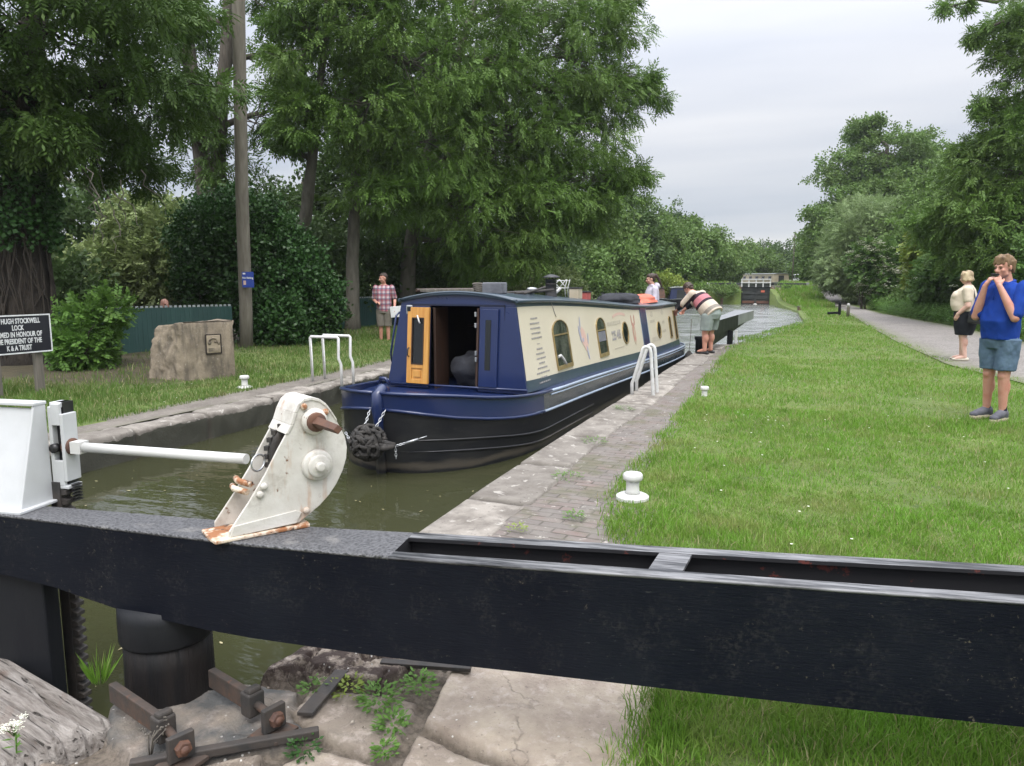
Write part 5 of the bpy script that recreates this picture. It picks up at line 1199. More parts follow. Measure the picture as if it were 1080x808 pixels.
# stone monument: one rough flank, one dressed face with a small carved panel
def monument_():
    t = thing('stone_monument', 'squat rough stone monument with a small carved panel on the left bank', 'monument', (-8.52, 8.62, 0), R(64))
    n = 34; V = []; F = []
    def face(fn, nu, nv):
        b = len(V)
        for i in range(nu + 1):
            for j in range(nv + 1): V.append(fn(i / nu, j / nv))
        for i in range(nu):
            for j in range(nv): a = b + i * (nv + 1) + j; F.append((a, a + 1, a + nv + 2, a + nv + 1))
    X0, X1, D, Hh = -.30, .46, .62, .92
    LX = lambda z: -.30 - .0 * z
    def rough(p, amt): 
        q = fbm(p[0] * 5, p[1] * 5, p[2] * 5, 4, 3); r = fbm(p[0] * 16, p[1] * 16, p[2] * 16, 3, 8)
        return float(q * .12 + r * .05) * amt
    def front(u, v):
        z = -.06 + (Hh + .06) * v; x = X0 + (X1 - X0) * u; y = -.30 + .03 * v + .02 * max(0, (v - .94) / .06) ** 2
        x += .03 * max(0, (v - .9) / .1) * (1 - 2 * u) * -1 * (u > .5); return (x, y + rough((x, y, z), .14), z)
    def left(u, v):
        z = -.06 + (Hh + .06) * v; x = X0 - .40 * u * (1 - .55 * v ** 1.2); y = -.30 + D * u
        q = rough((x, y, z), 1.0); q0 = rough((X0, -.30 + .03 * v, z), .14); k_ = min(1, u * 6); return (x + q * k_, y + .03 * v - q * .4 * k_ + q0 * (1 - k_), z - .10 * u * u * (v > .98) - .05 * (v ** 6) * u)
    def right(u, v): z = -.06 + (Hh + .06) * v; return (X1 + rough((X1, u, z), .15) * min(1, u * 8), -.30 + .03 * v + D * u, z)
    def top(u, v):
        a = Vector(left(v, 1.0)); b = Vector(right(v, 1.0)); p = a.lerp(b, u); return (p.x, p.y, p.z + rough(p, .3) * min(1, min(u, 1 - u) * 10))
    def back(u, v): a = Vector(left(1, v)); b = Vector(right(1, v)); p = a.lerp(b, u); return tuple(p)
    face(front, n, n); face(left, n, n); face(right, 14, n); face(top, n, n); face(back, 10, n)
    m = MB(); m.add(V, F, 0, True); o = m.build('stone_body', MT['monument'], t)
    bm = bmesh.new(); bm.from_mesh(o.data); bmesh.ops.remove_doubles(bm, verts=bm.verts, dist=.012); bm.to_mesh(o.data); bm.free()
    px, pz, pw, ph = .135, .56, .235, .30; y0 = -.297
    m = MB()
    for a, b in (((px - pw / 2, pz + ph / 2), (px + pw / 2, pz + ph / 2)), ((px - pw / 2, pz - ph / 2), (px + pw / 2, pz - ph / 2)), ((px - pw / 2, pz - ph / 2), (px - pw / 2, pz + ph / 2)), ((px + pw / 2, pz - ph / 2), (px + pw / 2, pz + ph / 2))):
        m.bar((a[0], y0, a[1]), (b[0], y0, b[1]), .014, .014)
    m.build('panel_groove', MT['bark_ivy'], t)
    m = MB(); m.box((px, y0 + .004, pz), (pw - .02, .026, ph - .02)); pn = m.build('carved_panel', MT['monument_pale'], t, bevel=.01)
    m = MB(); m.tube([(px - .07, y0 - .01, pz + .05), (px - .02, y0 - .012, pz + .10), (px + .04, y0 - .012, pz + .085), (px + .055, y0 - .012, pz + .03), (px + .01, y0 - .012, pz + .045)], .014, 8)
    m.sphere((px - .065, y0 - .008, pz + .02), (.03, .016, .03), 10, 8); m.sphere((px + .08, y0 - .008, pz + .015), (.022, .014, .03), 10, 8); m.box((px, y0 - .01, pz - .085), (.17, .01, .05)); m.build('carved_relief', MT['monument'], pn)
monument_()
bpy.data.objects['stone_monument'].scale = (.95, .95, .95)

# tall pole and its small blue sign
t = thing('wooden_pole', 'tall weathered wooden pole standing on the left bank behind the monument', 'pole', (-10.75, 12.17, 0))
m = MB(); m.tube([(.0, .0, -.3), (.10, -.06, .8), (.36, -.30, 3.2), (.78, -.62, 6.6), (1.22, -.95, 10.5)], [.132, .128, .122, .116, .105], 18); m.build('pole_shaft', MT['pole'], t)
t = thing('blue_sign', 'small blue notice with white lettering fixed on the tall wooden pole', 'sign', (-10.40, 11.93, 1.33), R(22))
m = MB(); m.box((0, -.0, .15), (.235, .012, .31)); pl = m.build('sign_plate', MT['sign_blue'], t, bevel=.003)
text_obj('lettering', 'No fishing', .056, MT['sign_white'], pl, Matrix.Translation((.0, -.0075, .185)) @ Matrix.Rotation(R(90), 4, 'X'), 'CENTER', .0015, .0008, .95)
m = MB(); m.box((-.07, -.0075, .27), (.05, .003, .03)); m.build('logo', MT['sign_white'], pl); m = MB(); m.box((-.065, -.0075, .09), (.05, .003, .085)); m.build('pictogram', MT['pink_mark'], pl)

# dark green palisade fence in stretches; a pale capped comb along its top
def fence(pts, label, h=.97):
    p0 = Vector(pts[0]); root = thing('palisade_fence', label, 'fence', p0)
    pm, tm, rm = MB(), MB(), MB()
    for a, b in zip(pts[:-1], pts[1:]):
        a, b = Vector(a) - p0, Vector(b) - p0; L = (b - a).length; d = (b - a) / L; nrm = Vector((d.y, -d.x, 0)); n = int(L / .088)
        for k in range(n):
            c = a + d * (k + .5) * L / n; z0 = -.03
            rot = Matrix((d, nrm, Vector((0, 0, 1)))).transposed()
            pm.box(c + Vector((0, 0, z0 + h / 2)), (.094, .012, h), rot); pm.box(c + nrm * .009 + Vector((0, 0, z0 + h / 2)), (.020, .008, h), rot)
            tm.box(c + Vector((0, 0, z0 + h + .016)), (.052, .018, .042), rot)
        for z in (.25, .80): rm.bar(a + Vector((0, 0, z)) - nrm * .025, b + Vector((0, 0, z)) - nrm * .025, .03, .05)
    pm.build('palisade', MT['fence'], root); tm.build('fence_capping', MT['fence_tip'], root); rm.build('fence_rail', MT['fence'], root)
fence([(-15.6, 7.6, 0), (-13.5, 8.95, 0), (-11.95, 10.55, 0), (-11.1, 12.2, 0)], 'dark green palisade fence with pale tips behind the monument and bush')
fence([(-11.6, 13.2, 0), (-12.0, 15.2, 0), (-12.15, 17.2, 0), (-12.0, 20.0, 0), (-11.9, 23.5, 0)], 'dim dark green palisade fence behind the checked shirt man and tree trunks')

# white ladder rails
def hoop(pts, r, mat, parent): m = MB(); m.tube(pts, r, 10); return m.build('hoop', mat, parent)
t = thing('ladder_rails', 'pair of square white ladder handrails with kinked legs on the left lock edge', 'ladder rails', (-6.72, 8.98, 0))
for dy in (0, .30):
    hoop([(0, dy, -.05), (-.02, dy, .645), (-.005, dy, .66), (.45, dy, .66), (.47, dy, .645), (.46, dy, .36), (.50, dy, .27), (.505, dy, -.16)], .021, MT['rail_white'], t)
t = thing('ladder_rails', 'pair of arched white ladder handrails on the right lock edge beside the boat', 'ladder rails', (-2.06, 9.54, 0))
for dy in (0, .28):
    pts = [(-.015, dy, -.12), (-.02, dy, .14), (.0, dy, .19), (.105, dy, .56)] + [(.105 + .055 * (1 - math.cos(a)), dy, .56 + .065 * math.sin(a)) for a in np.linspace(.5, math.pi - .2, 7)] + [(.22, dy, .54), (.262, dy, .0), (.265, dy, -.06)]
    hoop(pts, .023, MT['rail_white'], t)
# white mooring bollards
def bollard(loc, label, s=1.0):
    t = thing('mooring_bollard', label, 'bollard', loc, 0, 'white mooring bollards')
    m = MB(); m.lathe([(.112 * s, -.03), (.112 * s, .012), (.09 * s, .024), (.055 * s, .03)], (0, 0, 0), 24); m.build('base_flange', MT['white'], t, bevel=.002)
    m = MB(); m.lathe([(.056 * s, .025), (.046 * s, .05), (.044 * s, .09), (.047 * s, .125)], (0, 0, 0), 22); m.build('stem', MT['white'], t)
    m = MB(); m.lathe([(.046 * s, .12), (.064 * s, .127), (.068 * s, .138), (.067 * s, .162), (.058 * s, .172), (.02 * s, .176)], (0, 0, 0), 22); m.build('cap', MT['white'], t)
bollard((-1.045, 4.89, .01), 'white iron mooring bollard nearest the balance beam, at the grass edge')
bollard((-1.17, 9.741, -.055), 'white mooring bollard sunk in the grass to the right of the arched rails', .8)
bollard((-7.19, 8.08, .0), 'white mooring bollard on the left bank grass in front of the monument', .95)

# far gate of the lock, its balance beam swung along the bank
t = thing('lock_gate', 'far lock gate with black balance beam swung along the bank beside the bending person', 'lock gate', (-1.85, 16.0, 0), R(-3))
m = MB(); a, b = 0.0, 5.2
def bsec(y, w, z0, z1): return [(-w / 2, y, z0), (w / 2, y, z0), (w / 2, y, z1), (-w / 2, y, z1)]
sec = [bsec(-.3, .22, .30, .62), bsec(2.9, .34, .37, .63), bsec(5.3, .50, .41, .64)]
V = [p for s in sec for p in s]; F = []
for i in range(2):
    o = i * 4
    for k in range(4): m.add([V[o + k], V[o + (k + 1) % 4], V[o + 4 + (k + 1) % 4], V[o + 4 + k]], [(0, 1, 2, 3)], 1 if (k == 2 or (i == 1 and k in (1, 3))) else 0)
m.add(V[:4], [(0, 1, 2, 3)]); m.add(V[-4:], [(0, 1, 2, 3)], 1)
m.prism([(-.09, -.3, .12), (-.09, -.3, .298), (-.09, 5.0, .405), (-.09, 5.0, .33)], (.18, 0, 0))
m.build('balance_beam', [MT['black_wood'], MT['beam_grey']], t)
m = MB(); m.lathe([(.15, -1.3), (.15, .22), (.17, .24), (.17, .3)], (-.12, -.15, 0), 20); m.build('heel_post', MT['black_wood'], t)
m = MB(); m.box((.12, 2.0, .12), (.12, .12, .36)); m.build('prop', MT['black_wood'], t, bevel=.006)
m = MB(); m.box((.26, 2.0, .13), (.05, .05, .34)); m.build('prop_stay', MT['rail_white'], t, bevel=.004)
# posts beside the towpath
t = thing('wooden_post', 'dark square timber post with a low rail beside the towpath', 'post', (1.27, 33.1, 0))
m = MB(); m.box((0, 0, .26), (.11, .11, .62)); m.build('post', MT['black_wood'], t, bevel=.01); m = MB(); m.bar((-.05, 0, .12), (-.45, -.1, .10), .09, .10); m.build('rail', MT['black_wood'], t, bevel=.008)
t = thing('marker_post', 'grey marker post with a pale top beside the towpath', 'post', (1.56, 32.4, 0))
m = MB(); m.lathe([(.062, -.1), (.06, .36), (.055, .38)], (0, 0, 0), 14); m.build('post', MT['pole'], t); m = MB(); m.lathe([(.058, .38), (.058, .50), (.03, .53)], (0, 0, 0), 14); m.build('post_cap', MT['white'], t)
m = MB(); m.box((0, 0, .2), (.12, .12, .5)); tag(m.build('marker_stone', MT['white'], None, bevel=.02, loc=(.42, 57.8, float(H(.42, 57.8)) - .02)), 'small white marker stone at the top of the grass slope by the far lock', 'marker')
m = MB(); m.tube([(0, 0, 0), (.02, 0, 2.2), (.03, 0, 4.2)], .05, 8); tag(m.build('lamp_pole', MT['pole'], None, loc=(-1.2, 66, float(H(-1.2, 66)) - .05)), 'thin tall grey pole standing beyond the far lock', 'pole')
# low brick wing wall at the head of the pound
t = thing('wing_wall', 'low old brick wing wall at the right end of the pound', 'wall', (-.3, 42.6, 0), R(20))
def brickw(m):
    m.box((1.1, 0, -.25), (2.4, .30, .54))
m = MB(); brickw(m); m.build('wall_body', MT['brick_wall'], t, bevel=.02); m = MB(); m.box((1.1, -.01, .035), (2.44, .36, .04)); m.build('wall_coping', MT['wall'], t, bevel=.01)

# far lock: two closed leaves, white footbridge rail, masonry wings
GX0, GX1, GY = -4.30, -2.40, 55.0
t = thing('lock_gate', 'distant closed pair of lock gates with white footbridge rails at the end of the pound', 'lock gates', ((GX0 + GX1) / 2, GY, 0))
w2 = (GX1 - GX0) / 2
for s in (-1, 1):
    m = MB(); m.box((s * w2 / 2, 0, .30), (w2 - .03, .14, 1.26)); lf = m.build('gate_leaf', MT['far_gate_black'], t, bevel=.01)
    m = MB()
    for z in (.78, .45, .12): m.box((s * w2 / 2, -.09, z), (w2 - .08, .05, .07))
    m.build('gate_rail', MT['far_gate_black'], lf); m = MB(); m.box((s * w2 / 2, -.085, -.13), (w2 - .14, .035, .18)); m.build('gate_sill_board', MT['far_gate_red'], lf)
m = MB(); m.box((0, -.1, .38), (.07, .08, 1.1)); m.build('mitre_post', MT['far_gate_black'], t)
m = MB(); m.box((w2 * .5, -.13, .62), (.24, .02, .14)); m.build('notice', MT['orange'], t)
m = MB(); m.sphere((0, -.1, -.30), (.14, .22, .08), 10, 6); m.build('leak_foam', MT['white'], t)
m = MB(); m.box((0, .0, .955), (w2 * 2 + .5, .34, .045)); m.build('footboard', MT['far_gate_black'], t)
for x in (-w2, -w2 * .5, 0, w2 * .5, w2): m = MB(); m.box((x, -.18, 1.2), (.075, .06, .56)); m.build('rail_post', MT['rail_white'], t, bevel=.006)
for z in (1.46, 1.22): m = MB(); m.box((0, -.225, z), (w2 * 2 + .12, .03, .06)); m.build('handrail', MT['rail_white'], t, bevel=.004)
for s, lab in ((-1, 'stone wing wall on the left of the distant lock gates'), (1, 'stone wing wall on the right of the distant lock gates')):
    t = thing('wing_wall', lab, 'wall', ((GX0 if s < 0 else GX1) + s * .02, GY, 0))
    m = MB(); m.prism([(0, -.25, -.6), (s * 1.3, -.9, -.6), (s * 1.3, -.9, .10), (s * .7, -.5, .5), (0, -.25, .96)], (s * .15, .5, 0)); m.build('wall_body', MT['brick_wall'], t, bevel=.02)
    m = MB(); m.box((s * .45, .4, .5), (.9, 1.2, 1.05)); m.build('pier', MT['wall'], t, bevel=.02)
m = thing('balance_beam', 'distant black balance beam lying left of the far lock footbridge', 'balance beam', (-5.5, 55.3, .98)); mb_ = MB(); mb_.box((0, 0, .12), (2.2, .22, .22)); mb_.build('beam_body', MT['far_gate_black'], m, bevel=.02); mb_ = MB(); mb_.box((-1.15, 0, .12), (.2, .24, .24)); mb_.build('beam_end', MT['white'], m, bevel=.02)
m = thing('balance_beam', 'distant black balance beam lying right of the far lock footbridge', 'balance beam', (-1.1, 55.5, .98)); mb_ = MB(); mb_.box((0, 0, .12), (2.2, .22, .20)); mb_.build('beam_body', MT['far_gate_black'], m, bevel=.02); mb_ = MB(); mb_.box((1.12, 0, .12), (.2, .24, .22)); mb_.build('beam_end', MT['beam_grey'], m, bevel=.02)

# moored boats
def moored(loc, rz, L, w, hullm, cabm, roofm, label, cabin=(.22, .86), ch=.72, bow=True):
    t = thing('moored_boat', label, 'boat', loc, rz, 'boats moored along the left bank')
    n = 26; V = []; F = []
    def hwf(y): 
        q = y / L; return w / 2 * max(.06, (1 - max(0, (.14 - q) / .14) ** 2.2) * (1 - .35 * max(0, (q - .92) / .08) ** 2))
    for i in range(n + 1):
        y = L * i / n; h = .50 + .12 * max(0, 1 - y / (L * .16))
        for s in (-1, 1): V += [(s * hwf(y) * .94, y, -.3), (s * hwf(y), y, h)]
    for i in range(n): a = i * 4; F += [(a, a + 4, a + 5, a + 1), (a + 2, a + 3, a + 7, a + 6), (a + 1, a + 5, a + 7, a + 3)]
    F += [(0, 1, 3, 2), (n * 4, n * 4 + 2, n * 4 + 3, n * 4 + 1)]
    m = MB(); m.add(V, F); m.build('hull', hullm, t)
    m = MB(); m.tube([(hwf(L * i / n) + .01, L * i / n, .48 + .12 * max(0, 1 - i / n / .16)) for i in range(n + 1)], .02, 6); m.tube([(-hwf(L * i / n) - .01, L * i / n, .48 + .12 * max(0, 1 - i / n / .16)) for i in range(n + 1)], .02, 6); m.build('rubbing_strake', roofm, t)
    y0, y1 = cabin[0] * L, cabin[1] * L; b, tt = w / 2 - .14, w / 2 - .26
    m = MB(); m.prism([(-b, y0, .48), (b, y0, .48), (tt, y0 + .08, .5 + ch), (-tt, y0 + .08, .5 + ch)], (0, y1 - y0, 0)); m.build('cabin', cabm, t, bevel=.02)
    m = MB(); m.prism([(-tt - .04, y0, .5 + ch + .002), (tt + .04, y0, .5 + ch + .002), (tt * .5, y0, .5 + ch + .07), (-tt * .5, y0, .5 + ch + .07)], (0, y1 - y0 + .15, 0)); m.build('roof', roofm, t, bevel=.01)
    k = max(3, int((y1 - y0) / 1.3))
    for s in (-1, 1):
        for i in range(k):
            y = y0 + (i + .5) * (y1 - y0) / k; xx = (b + tt) / 2 + .012
            m = MB(); m.box((s * xx, y, .5 + ch * .55), (.03, .55, .32), Matrix.Rotation(-s * math.atan2(b - tt, ch), 3, 'Y')); m.build('window', MT['dark_glass'], t, bevel=.01)
    m = MB(); m.box((0, y0 - .006, .48 + ch * .45), (.5, .03, ch * .8)); m.build('door', MT['far_gate_black'], t)
    return t
wl_ = WZ
moored((-6.9, 45.2, wl_), R(12), 9.0, 1.7, MT['boat_black'], MT['boat_blue'], MT['roof_grey'], 'dark blue moored boat whose bow points at us near the bending person')
moored((-8.7, 46.0, wl_), R(14), 8.0, 1.8, MT['boat_black'], MT['brick_wall'], MT['roof_grey'], 'dull reddish moored boat lying left of the dark blue one')
moored((-11.5, 41.5, wl_), R(8), 6.0, 2.2, MT['white'], MT['white_clean'], MT['white'], 'white cabin cruiser moored on the far side, seen over the tarpaulin', (.30, .75), 1.0)
moored((-12.6, 33.5, wl_), R(4), 9.0, 1.9, MT['boat_black'], MT['cream2'], MT['roof_grey'], 'cream cabined moored boat seen over the roof beside the wire rack', (.15, .86), .95)
moored((-12.9, 43.5, wl_), R(5), 8.0, 1.9, MT['boat_black'], MT['far_gate_black'], MT['boat_grey'], 'dark green black moored boat furthest left beyond the roof')
moored((-1.9, 70.0, UPZ), R(28), 8.0, 1.9, MT['boat_black'], MT['cream2'], MT['roof_grey'], 'cream boat with grey roof on the upper canal beyond the far lock', (.08, .92), .8)
moored((.0, 74.0, UPZ + .25), R(12), 5.0, 1.5, MT['white'], MT['white_clean'], MT['white'], 'small white boat on the upper canal right of the cream one', (.3, .8), .5)
# ------------------------------------------------------------------ people
class Fig:
    """solids fused by a voxel remesh into one continuous skin"""
    def __init__(s): s.mb = MB()
    def cap(s, p, r1, q, r2, n=14, k=5):
        p, q = Vector(p), Vector(q); d = q - p; L = d.length
        if L < 1e-6: return s.ell(p, (r1, r1, r1))
        d.normalize(); a = d.orthogonal().normalized(); b = d.cross(a); vs = []; rings = []
        for i in range(k): t = math.pi / 2 * (1 - i / k) ; rings.append((p - d * r1 * math.sin(t), r1 * math.cos(t)))
        rings.append((p, r1)); rings.append((q, r2))
        for i in range(1, k + 1): t = math.pi / 2 * i / k; rings.append((q + d * r2 * math.sin(t), r2 * math.cos(t)))
        for c, r in rings:
            for j in range(n): t = 2 * math.pi * j / n; vs.append(c + (a * math.cos(t) + b * math.sin(t)) * max(r, 1e-4))
        m = len(rings); fs = [(i * n + j, i * n + (j + 1) % n, (i + 1) * n + (j + 1) % n, (i + 1) * n + j) for i in range(m - 1) for j in range(n)]
        fs += [tuple(range(n))[::-1], tuple((m - 1) * n + j for j in range(n))]; s.mb.add(vs, fs); return s
    def chain(s, pts, rad):
        for i in range(len(pts) - 1): s.cap(pts[i], rad[i], pts[i + 1], rad[i + 1])
        return s
    def ell(s, c, r, rot=None): s.mb.sphere(c, r, 18, 12, rot); return s
    def loft(s, secs, n=22, p=2.3):
        """secs: (centre, rx, ry[, side axis, front axis])"""
        vs = []; m = len(secs)
        for sec in secs:
            c = Vector(sec[0]); rx, ry = sec[1], sec[2]; ax = Vector(sec[3]) if len(sec) > 3 else Vector((1, 0, 0)); ay = Vector(sec[4]) if len(sec) > 4 else Vector((0, 1, 0))
            for j in range(n):
                t = 2 * math.pi * j / n; ct, st = math.cos(t), math.sin(t)
                vs.append(c + ax * (rx * math.copysign(abs(ct) ** (2 / p), ct)) + ay * (ry * math.copysign(abs(st) ** (2 / p), st)))
        fs = [(i * n + j, i * n + (j + 1) % n, (i + 1) * n + (j + 1) % n, (i + 1) * n + j) for i in range(m - 1) for j in range(n)]
        fs += [tuple(range(n))[::-1], tuple((m - 1) * n + j for j in range(n))]; s.mb.add(vs, fs); return s
    def build(s, name, mat, parent, voxel=.009, it=5, fac=.5, wrinkle=0.0, wsc=9, seed=1):
        me = bpy.data.meshes.new(name); me.from_pydata(s.mb.v, [], s.mb.f); me.update()
        bm = bmesh.new(); bm.from_mesh(me); bmesh.ops.recalc_face_normals(bm, faces=bm.faces); bm.to_mesh(me); bm.free()
        o = bpy.data.objects.new(name, me); COL.objects.link(o)
        r = o.modifiers.new('r', 'REMESH'); r.mode = 'VOXEL'; r.voxel_size = voxel; r.use_smooth_shade = True
        if it: sm = o.modifiers.new('s', 'SMOOTH'); sm.factor = fac; sm.iterations = it
        dg = bpy.context.evaluated_depsgraph_get(); ev = o.evaluated_get(dg); nm = bpy.data.meshes.new_from_object(ev)
        o.modifiers.clear(); o.data = nm; bpy.data.meshes.remove(me); nm.name = name
        if wrinkle:
            k = len(nm.vertices); co = np.empty(k * 3, np.float32); nm.vertices.foreach_get('co', co); no = np.empty(k * 3, np.float32); nm.vertices.foreach_get('normal', no)
            co = co.reshape(-1, 3); no = no.reshape(-1, 3); w = fbm(co[:, 0] * wsc, co[:, 1] * wsc, co[:, 2] * wsc * .6, 3, seed)
            co = co + no * (w * wrinkle * 2)[:, None]; nm.vertices.foreach_set('co', co.astype(np.float32).ravel()); nm.update()
        nm.materials.clear(); nm.materials.append(mat); nm.polygons.foreach_set('use_smooth', np.ones(len(nm.polygons), bool))
        if parent is not None: o.parent = parent
        return o
def hand(f, wrist, fwd, nrm, curl=.5, s=1.0, thumb=1, spread=.18):
    """palm along fwd, palm faces nrm; thumb on side +/-"""
    w = Vector(wrist); fwd = Vector(fwd).normalized(); nrm = Vector(nrm); nrm = (nrm - fwd * nrm.dot(fwd)).normalized(); sd = fwd.cross(nrm) * thumb
    k = w + fwd * .085 * s
    f.cap(w, .023 * s, w + fwd * .03 * s, .026 * s)
    for q in (-.027, -.009, .009, .027): f.cap(w + fwd * .02 * s + sd * q * .6 * s, .015 * s, k + sd * q * s, .0125 * s)
    for q, L in ((.027, .068), (.009, .078), (-.009, .073), (-.027, .057)):
        p = k + sd * q * s; d = (fwd + sd * q * spread * 30 * .15); a = curl * .5; segs = (.45, .31, .24); r = .0098
        for sg in segs:
            a += curl * .55; dd = (d.normalized() * math.cos(a) + nrm * math.sin(a)); e = p + dd * L * sg * s; f.cap(p, r * s, e, (r - .0011) * s, 8, 3); p = e; r -= .0011
    p = w + fwd * .022 * s + sd * .024 * s; d1 = (fwd * .75 + sd * .75 + nrm * .25).normalized(); e = p + d1 * .04 * s; f.cap(p, .0145 * s, e, .0115 * s, 8, 3)
    d2 = (fwd * .9 + sd * .15 + nrm * (.25 + .5 * curl)).normalized(); f.cap(e, .0115 * s, e + d2 * .033 * s, .0088 * s, 8, 3); return f
def head(f, c, fwd, up=(0, 0, 1), s=1.0):
    """adds skull, jaw, nose, ears, brow; returns a frame function"""
    c = Vector(c); fw = Vector(fwd).normalized(); up = Vector(up); up = (up - fw * up.dot(fw)).normalized(); rt = fw.cross(up)
    P = lambda x, y, z: c + (rt * x + fw * y + up * z) * s
    rot = Matrix((rt, fw, up)).transposed()
    f.ell(P(0, -.012, .028), (.074 * s, .092 * s, .088 * s), rot); f.ell(P(0, .022, -.03), (.061 * s, .068 * s, .078 * s), rot)
    f.cap(P(0, .052, -.085), .026 * s, P(0, .045, -.05), .045 * s); f.cap(P(-.04, .02, -.065), .026 * s, P(0, .055, -.088), .024 * s); f.cap(P(.04, .02, -.065), .026 * s, P(0, .055, -.088), .024 * s)
    f.cap(P(0, .085, .008), .011 * s, P(0, .108, -.026), .0145 * s); f.cap(P(-.013, .094, -.03), .0095 * s, P(.013, .094, -.03), .0095 * s)
    f.cap(P(-.04, .076, .022), .012 * s, P(.04, .076, .022), .012 * s); f.cap(P(-.02, .085, -.058), .009 * s, P(.02, .085, -.058), .009 * s)
    for q in (-1, 1): f.ell(P(q * .036, .06, -.022), (.024 * s, .024 * s, .022 * s), rot); f.ell(P(q * .076, -.008, -.005), (.010 * s, .019 * s, .031 * s), rot)
    return P, rot
def face_bits(P, rot, root, s=1.0, dark='hair_brown'):
    for q in (-1, 1):
        m = MB(); m.sphere(P(q * .030, .0795, .004), (.0125 * s, .007 * s, .0055 * s), 10, 6, rot); m.build('eye', MT['eye'], root)
        m = MB(); m.tube([P(q * .014, .090, .021), P(q * .03, .091, .026), P(q * .048, .082, .020)], .0042 * s, 6); m.build('eyebrow', MT[dark], root)
    m = MB(); m.tube([P(-.022, .0915, -.058), P(0, .097, -.0565), P(.022, .0915, -.058)], .0048 * s, 6); m.build('lips', MT['lip'], root)
def facing(fx, fy): return math.atan2(-fx, fy)
def hair_cap(P, rot, s, mat, parent, locks, seed, top=.118, vox=.008):
    f = Fig(); f.ell(P(0, -.034, .046), (.083 * s, .090 * s, .086 * s), rot); f.ell(P(0, .012, .078), (.066 * s, .066 * s, .046 * s), rot); f.ell(P(0, -.062, -.005), (.066 * s, .048 * s, .075 * s), rot)
    for a, b, r1, r2 in locks: f.cap(P(*a), r1 * s, P(*b), r2 * s, 8, 3)
    return f.build('hair', mat, parent, vox * s, 1, .3, .006, 40, seed)

